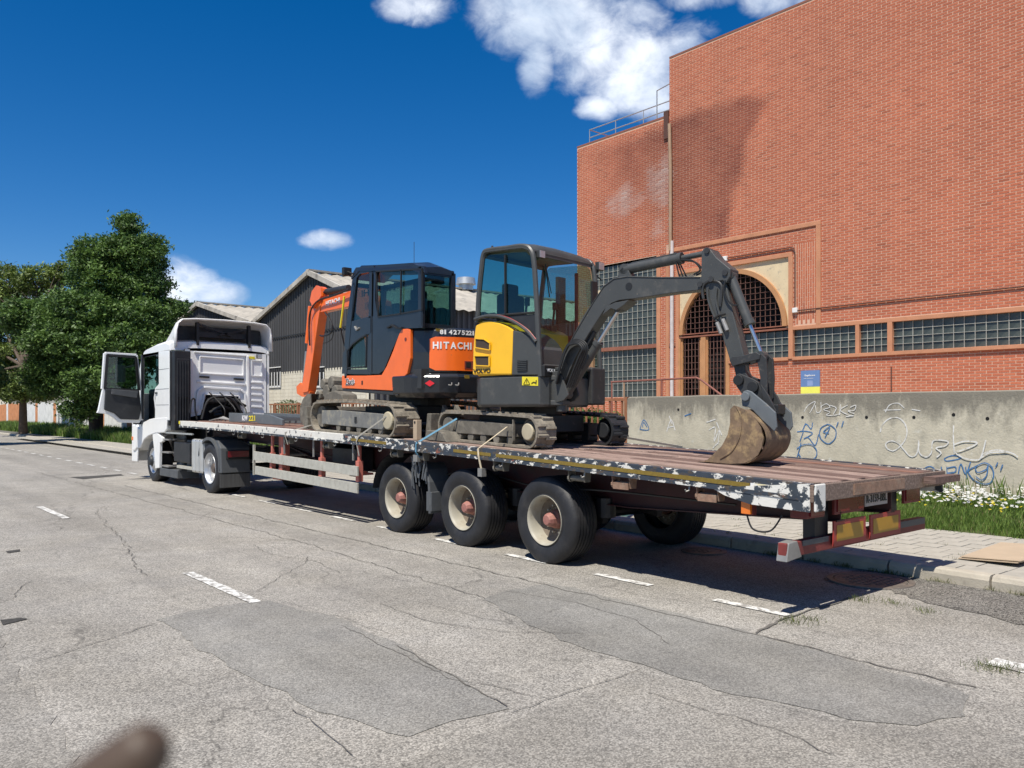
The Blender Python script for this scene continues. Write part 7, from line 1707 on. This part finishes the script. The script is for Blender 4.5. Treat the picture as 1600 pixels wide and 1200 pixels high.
yb_(B(), [(312, 557), (380, 562), (380, 587), (312, 583)], 0.035, 0.03).build('pressed_panel', m_white, tk, bevel=0.008)
yb_(B(), [(306, 644), (309, 611), (318, 605), (376, 609), (382, 615), (386, 645)], 0.06, 0.05, False).build('pressed_arch', m_white, tk, bevel=0.012)
yb_(B(), [(314, 640), (318, 616), (372, 619), (376, 642)], 0.03, 0.07, False).build('pressed_arch', m_white, tk, bevel=0.01)
yb_(B(), [(303, 550), (384, 556)], 0.02, 0.04, False).build('drip_rail', m_white, tk)
yb_(B(), [(307, 596), (384, 601)], 0.05, 0.035, False).build('pressed_band', m_white, tk, bevel=0.01)
yb_(B(), [(386, 556), (388, 645)], 0.07, 0.045, False).build('pressed_column', m_white, tk, bevel=0.015)
yb_(B(), [(297, 560), (299, 645)], 0.09, 0.03, False).build('pressed_column', m_white, tk, bevel=0.015)
yb_(B(), [(393, 563), (409, 564), (409, 588), (393, 587)], 0.02, 0.025).build('pressed_panel', m_white, tk)
for k in range(5): yb_(B(), [(392, 597 + k * 9.5), (409, 598 + k * 9.5)], 0.045, 0.03, False).build('louvre', m_white, tk, bevel=0.008)
for (u0, u1, v) in ((311, 326, 588.5), (365, 380, 592)): yb_(B(), [(u0, v), (u1, v + 1)], 0.04, 0.05, False).build('latch_slot', m_blackl, tk)
b = B().box(XW0 + 0.25, XW1 - 0.45, YBK + 0.06, YBK + 0.9, 1.3, zn1 + 0.1); b.build('engine_tunnel', m_dark, tk)
b = B()
for k in range(14): x = random.uniform(M0, M1); z = random.uniform(zn0, zn1 - 0.05); b.cyl((x, YBK - 0.15, z), (x + random.uniform(-.2, .2), YBK - 0.12, z + random.uniform(-.1, .06)), random.uniform(0.015, 0.04), n=8)
b.tube(spline([(N0, YBK - 0.3, zn0 - 0.1), (M0 - 0.02, YBK - 0.25, zn1 - 0.12), (M1 - 0.3, YBK - 0.25, zn1 - 0.08), (M1, YBK - 0.3, zn0)]), 0.03, 8).cyl((M0, YBK - 0.1, zn1 - 0.15), (M1, YBK - 0.1, zn1 - 0.15), 0.07, n=12); b.build('engine_pipes', m_blackl, tk)
# black air intake stack on the near rear corner
b = B().box(XT + 0.02, XW0 - 0.02, YBK - 0.28, YBK - 0.0, zsill - 0.25, zroof - 0.12).box(XT + 0.06, XW0 - 0.06, YBK - 0.31, YBK - 0.28, zsill + 0.5, zroof - 0.3); b.build('air_intake', m_black, tk, bevel=0.03)
for k in range(5): B().box(XT + 0.06 + k * 0.06, XT + 0.08 + k * 0.06, YBK - 0.33, YBK - 0.30, zsill - 0.1, zroof - 0.35).build('intake_rib', m_plast, tk)
B().prism([(XT - 0.0, YBK - 0.07, zsill - 0.02), (XT + 0.0, YBK - 0.0, zsill - 0.02), (XT, YBK, zroof - 0.1), (XT, YBK - 0.05, zroof - 0.12)], (0.02, 0, 0)).build('rubber_flap', m_plast, tk)
b = B().tube(spline([at_y(u, v, YBK - 0.5) for (u, v) in ((297, 645), (299, 626), (304, 624), (305, 640), (308, 655))]), 0.02, 6); b.build('air_coil', m_blackl, tk)
# spoiler shell
sp = B(); S0, S1 = at_y(279, 540, YBK).x - 0.1, at_y(415, 540, YBK).x + 0.12; secs = []
for (y, hz_) in ((YBK - 0.12, zy(501) + 0.0), (YBK + 0.1, zy(501) + 0.0), (YBK + 0.6, zroof + 0.42), (YBK + 1.1, zroof + 0.22), (YBK + 1.45, zroof + 0.1)):
    lo_ = zroof + 0.02; t = max(0.02, hz_ - lo_); k = 1 - 0.12 * (y - YBK) / 1.45; cx = (S0 + S1) / 2; hw = (S1 - S0) / 2 * k
    secs.append([(cx - hw, y, lo_ - 0.04), (cx - hw * 0.985, y, lo_ + t * 0.55), (cx - hw * 0.95, y, lo_ + t * 0.8), (cx - hw * 0.86, y, lo_ + t * 0.95), (cx - hw * 0.6, y, lo_ + t), (cx, y, lo_ + t * 1.02), (cx + hw * 0.6, y, lo_ + t), (cx + hw * 0.86, y, lo_ + t * 0.95), (cx + hw * 0.95, y, lo_ + t * 0.8), (cx + hw * 0.985, y, lo_ + t * 0.55), (cx + hw, y, lo_ - 0.04)])
sp.loft(secs, close=False, caps=False); o = sp.build('roof_spoiler', m_white, tk, smooth=True); md = o.modifiers.new('solid', 'SOLIDIFY'); md.thickness = 0.03; md.offset = -1
cx = (S0 + S1) / 2
for s in (-0.62, 0.62): B().box(cx + s - 0.03, cx + s + 0.03, YBK - 0.02, YBK + 0.1, zroof + 0.05, zy(503) - 0.05).build('spoiler_strut', m_blackl, tk)
b = B().beam((cx - 0.62, YBK + 0.05, zy(508)), (cx + 0.2, YBK + 0.05, zy(524)), 0.04, 0.04).beam((cx + 0.62, YBK + 0.05, zy(512)), (cx - 0.1, YBK + 0.05, zy(524)), 0.04, 0.04).box(cx - 0.62, cx + 0.62, YBK + 0.1, YBK + 0.14, zy(528), zy(520)).box(S0 + 0.14, S1 - 0.14, YBK + 0.28, YBK + 0.32, zroof + 0.12, zroof + 0.50); b.build('spoiler_brace_shade', m_black, tk)  # braces; the last box is an added black panel standing in for shade
for (u, v) in ((292, 549), (405, 557)): p = at_y(u, v, YBK - 0.1); lamp(tk, p, (0, -1, 0), 0.08, m_blackl)
for (u) in (250, 262): p = at_x(u, 536, XT + 0.25); B().cyl((p.x, p.y, zroof), (p.x, p.y, zroof + 0.12), 0.04, 0.02, 10).build('roof_marker', m_white, tk)
# side fairing, front wheel arch, steps
FY = 20.45; FYc = at_x(238, 740, 6.2).y
FYc = 20.72
b = B(); rg = []
P = [(266, 668), (266, 674), (258, 675), (252, 676), (243, 678), (234, 681), (228, 686), (222, 694)]
arch = [(XT - 0.02, at_x(u, v, XT).y, at_x(u, v, XT).z) for (u, v) in ((262, 652), (261, 671), (258, 676), (244, 677), (233, 681), (226, 687), (220, 700), (214, 700), (219, 672), (225, 660), (234, 655), (243, 653))]
B().prism(arch, (0.45, 0, 0)).build('front_wing', m_white, tk, bevel=0.02)
arch2 = [(XT - 0.01, at_x(u, v, XT).y, at_x(u, v, XT).z) for (u, v) in ((239, 672), (246, 676), (254, 684), (254, 690), (250, 692), (249, 731), (243, 732), (241, 700), (239, 682))]
B().prism(arch2, (0.07, 0, 0)).build('step_fairing', m_white, tk, bevel=0.01)
B().prism([(XT - 0.03, at_x(u, v, XT).y, at_x(u, v, XT).z) for (u, v) in ((208, 664), (215, 664), (219, 670), (215, 700), (212, 704), (209, 704))], (0.5, 0, 0)).build('corner_bumper', m_white, tk, bevel=0.02)
yA3, yB3 = at_x(262, 700, XT).y, at_x(250, 700, XT).y
b = B()
for z in (0.40, 0.72, 1.02): b.box(XT + 0.02, XT + 0.4, yA3, yB3 - 0.02, z, z + 0.03)
b.box(XT + 0.38, XT + 0.42, yA3, yB3, 0.4, 1.25); b.build('step', m_steel, tk)
B().box(XT + 0.02, XT + 0.5, at_x(276, 745, XT).y, at_x(248, 745, XT).y, 0.18, 0.36).build('step_box', m_greyp, tk, bevel=0.01)
# chassis
yc_ = 16.97
for x in (6.95, 7.65): B().box(x - 0.04, x + 0.04, 15.9, YF - 0.6, 0.68, 0.92).build('chassis_rail', m_black, tk)
b = B().box(6.9, 7.7, YBK - 0.2, YF - 0.8, 0.7, 1.45); b.build('engine', m_dark, tk)
B().box(XT + 0.05, XT + 0.5, at_x(293, 700, XT).y, at_x(268, 700, XT).y, 0.55, 1.0).build('battery_box', m_black, tk, bevel=0.02)
b = B().cyl((XT + 0.3, at_x(283, 700, XT).y, 0.35), (XT + 0.3, at_x(283, 700, XT).y, 1.05), 0.16, n=16).cyl((XT + 0.25, at_x(272, 700, XT).y, 0.45), (XT + 0.25, at_x(272, 700, XT).y, 1.0), 0.10, n=14); b.build('air_drier', m_greyp, tk, smooth=True)
yT0, yT1 = at_x(316, 710, XT).y, at_x(298, 710, XT).y
b = B(); n = 3
for k in range(n): a = yT0 + (yT1 - yT0) * k / n; c = yT0 + (yT1 - yT0) * (k + 1) / n; b.box(XT + 0.0, XT + 0.6, a + 0.015, c - 0.015, 0.38, 1.10)
o = b.build('fuel_tank', pm('aluminium_tank', (0.6, 0.6, 0.58), 0.35, metal=0.6, var=0.1, dirt=((0.3, 0.28, 0.25), 0.6, 5, 0.2)), tk, bevel=0.05)
B().box(XT + 0.03, XT + 0.58, yT0 + 0.02, yT1 - 0.02, 0.40, 1.08).build('tank_core', m_plast, tk)
B().box(XT - 0.0, XT + 0.04, at_x(300, 690, XT).y, at_x(258, 690, XT).y, 1.18, 1.215).build('side_rail', m_galv, tk)
B().box(XT + 0.03, XT + 0.4, at_x(300, 735, XT).y, at_x(274, 735, XT).y, 0.42, 0.48).build('lower_beam', m_alu, tk)
for y in (yc_, 20.70): B().cyl((6.35, y, 0.51), (8.3, y, 0.51), 0.08, n=12).build('axle', m_black, tk)
wheel(tk, 6.17, yc_, 0.51, 0.52, 0.55, 0.315, 'deep', -1); wheel(tk, 8.45, yc_, 0.51, 0.52, 0.55, 0.315, 'deep', 1)
wheel(tk, 6.17, 20.70, 0.50, 0.51, 0.31, 0.30, 'front', -1); wheel(tk, 8.45, 20.70, 0.50, 0.51, 0.31, 0.30, 'front', 1)
# rear mudguard with lamp and flap
b = B(); rg = []
for i in range(15):
    t = math.pi * (0.93 - 0.93 * i / 14); y, z = yc_ + 0.61 * math.cos(t) * 1.0, 0.52 + 0.61 * math.sin(t)
    n_ = Vector((0, math.cos(t), math.sin(t))) * 0.03
    rg.append([(6.13, y, z - 0.03), (6.13, y + n_.y, z + n_.z), (6.72, y + n_.y, z + n_.z), (6.72, y, z)])
rg = [[(p[0], 2 * yc_ - p[1], p[2]) for p in r] for r in rg]
b.loft(rg); b.build('mudguard', m_greyp, tk, smooth=True)
yb1 = yc_ - 0.62
B().loft([[(6.14, yb1 + 0.08, 0.45), (6.74, yb1 + 0.08, 0.45), (6.74, yb1 - 0.10, 0.45), (6.14, yb1 - 0.10, 0.45)], [(6.14, yb1 + 0.10, 0.95), (6.74, yb1 + 0.10, 0.95), (6.74, yb1 - 0.06, 0.95), (6.14, yb1 - 0.06, 0.95)], [(6.16, yb1 + 0.3, 1.10), (6.74, yb1 + 0.3, 1.10), (6.74, yb1 + 0.16, 1.10), (6.16, yb1 + 0.16, 1.10)]]).build('mudguard_rear', m_greyp, tk, bevel=0.015)
o = B().box(6.24, 6.70, yb1 - 0.13, yb1 - 0.07, 0.72, 0.90).build('tail_lamp', m_blackl, tk, bevel=0.01); B().box(6.26, 6.69, yb1 - 0.14, yb1 - 0.13, 0.77, 0.89).build('lens', m_redl, o)
B().box(6.12, 6.74, yb1 - 0.09, yb1 - 0.07, 0.16, 0.43).build('mud_flap', pm('flap_rubber', (0.06, 0.06, 0.06), 0.8, var=0.2, vs=3, stretch=(8, 1, 0.5)), tk)
for (y, z) in ((YD0 - 0.12, zsill + 0.62),): B().cbox((XT - 0.02, y, z), 0.03, 0.14, 0.05).build('fuel_flap', m_greyp, tk, bevel=0.01)
B().cbox((XT - 0.02, YF - 0.16, 1.0), 0.03, 0.16, 0.10).build('indicator', m_orgl, tk, bevel=0.01)
B().box(XW1 - 0.5, XW1 - 0.3, YBK - 0.02, YBK, zroof - 0.22, zroof - 0.16).build('data_plate', m_yell, tk)
for x in (XW0 + 0.5, XW0 + 0.75, XW0 + 1.0): B().tube(spline([(x, YBK - 0.02, zn1 + 0.05), (x + 0.03, YBK - 0.35, zn1 - 0.1), (x + 0.1, YBK - 0.7, zn1 - 0.35), (x + 0.1, Y1 + 0.1, zd(Y1) + 0.02)]), 0.014, 6).build('air_line', m_blackl, tk)
# open door
dh = Vector((XT - 0.02, YD1 + 0.02, 0)); ang = math.atan2(-0.10, -1.0); 
dE = at_y(157, 600, YD1 - 0.05); dd = Vector((dE.x - dh.x, -0.10, 0)); dl = dd.length; dn = dd.normalized(); dnrm = Vector((-dn.y, dn.x, 0))
def DP(u, v):
    p = at_pl(u, v, dh, dnrm); return p
outer = [(221, 646), (217, 560), (212, 553), (164, 550), (160, 553), (151.5, 640), (149, 641), (150, 645), (166, 647), (174, 651), (184, 661), (214, 662)]
dpo = [DP(u, v) for (u, v) in outer]
zwin0 = 606
frame_o = [(221, 655), (217, 560), (212, 553), (162, 550.5), (159, 556), (152, 641), (150, 645), (166, 647), (175, 652), (184, 660), (216, 661)]
dr = B()
lower = [(159, 607), (216, 609), (220, 655), (216, 661), (184, 660), (175, 652), (166, 647), (150, 645), (152, 641)]
o = B().prism([DP(u, v) for (u, v) in lower], -dnrm * 0.07 if dnrm.y > 0 else dnrm * 0.07)
door_o = o.build('open_door', m_white, tk, bevel=0.01)
sgn = 1 if dnrm.y < 0 else -1
inn = dnrm * sgn                                        # points towards the camera side (-Y)
B().prism([DP(u, v) + inn * 0.075 for (u, v) in ((162, 608), (215, 610), (218, 640), (214, 656), (186, 655), (176, 646), (160, 640))], inn * 0.05).build('inner_trim', m_plast, door_o, bevel=0.02)
B().prism([DP(u, v) + inn * 0.13 for (u, v) in ((171, 608), (212, 612), (210, 622), (170, 616))], inn * 0.03).build('arm_rest', m_greyp, door_o, bevel=0.01)
b = B()
for (p, q_) in (((159, 608), (163, 552)), ((163, 552), (212, 555)), ((212, 555), (218, 610))): b.beam(DP(*p) + inn * 0.03, DP(*q_) + inn * 0.03, 0.06, 0.07, up=inn)
b.build('window_frame', m_white, door_o, bevel=0.01)
b = B()
for (p, q_) in (((162, 608), (166, 555)), ((166, 555), (210, 558)), ((210, 558), (215, 610)), ((162, 608), (215, 610))): b.beam(DP(*p) + inn * 0.08, DP(*q_) + inn * 0.08, 0.06, 0.03, up=inn)
b.build('window_seal', m_blackl, door_o)
B().prism([DP(u, v) + inn * 0.03 for (u, v) in ((161, 608), (165, 555), (211, 558), (216, 610))], inn * 0.006).build('door_window', m_glassd, door_o)
p = DP(152, 600) - inn * 0.25
b = B().cbox(DP(190, 583) - inn * 0.35 + Vector((0.1, 0, 0.0)), 0.22, 0.10, 0.42).tube([DP(214, 570), DP(200, 575) - inn * 0.35], 0.02, 6); b.build('mirror', m_plast, tk, bevel=0.03)
B().box(XT - 0.03, XT + 0.02, YD1 - 0.03, YD1 + 0.05, zsill, zroof - 0.1).build('door_post', m_plast, tk)

# ================================================================== FINGERTIP AT THE LENS
ft = Vector((0, 0, H)) + ray(206, 1176) * 0.15
b = B(); path = [Vector((0, 0, H)) + ray(u, v) * d for (u, v, d) in ((254, 1146, 0.150), (250, 1151, 0.150), (236, 1163, 0.150), (208, 1190, 0.150), (150, 1235, 0.150), (90, 1300, 0.150), (20, 1370, 0.155), (-80, 1450, 0.165))]
rings = []; rad = [0.0005, 0.0026, 0.0048, 0.0058, 0.0062, 0.0078, 0.0078, 0.009]
path = spline(path, 4); rads = np.interp(np.linspace(0, 7, len(path)), range(8), rad).tolist(); b.tube(path, rads, 20)
o = b.build('fingertip', m_skin, None, smooth=True, org=tuple(ft)); tag(o, 'blurred brown fingertip poking in at the bottom left', 'finger')
# nail as a child
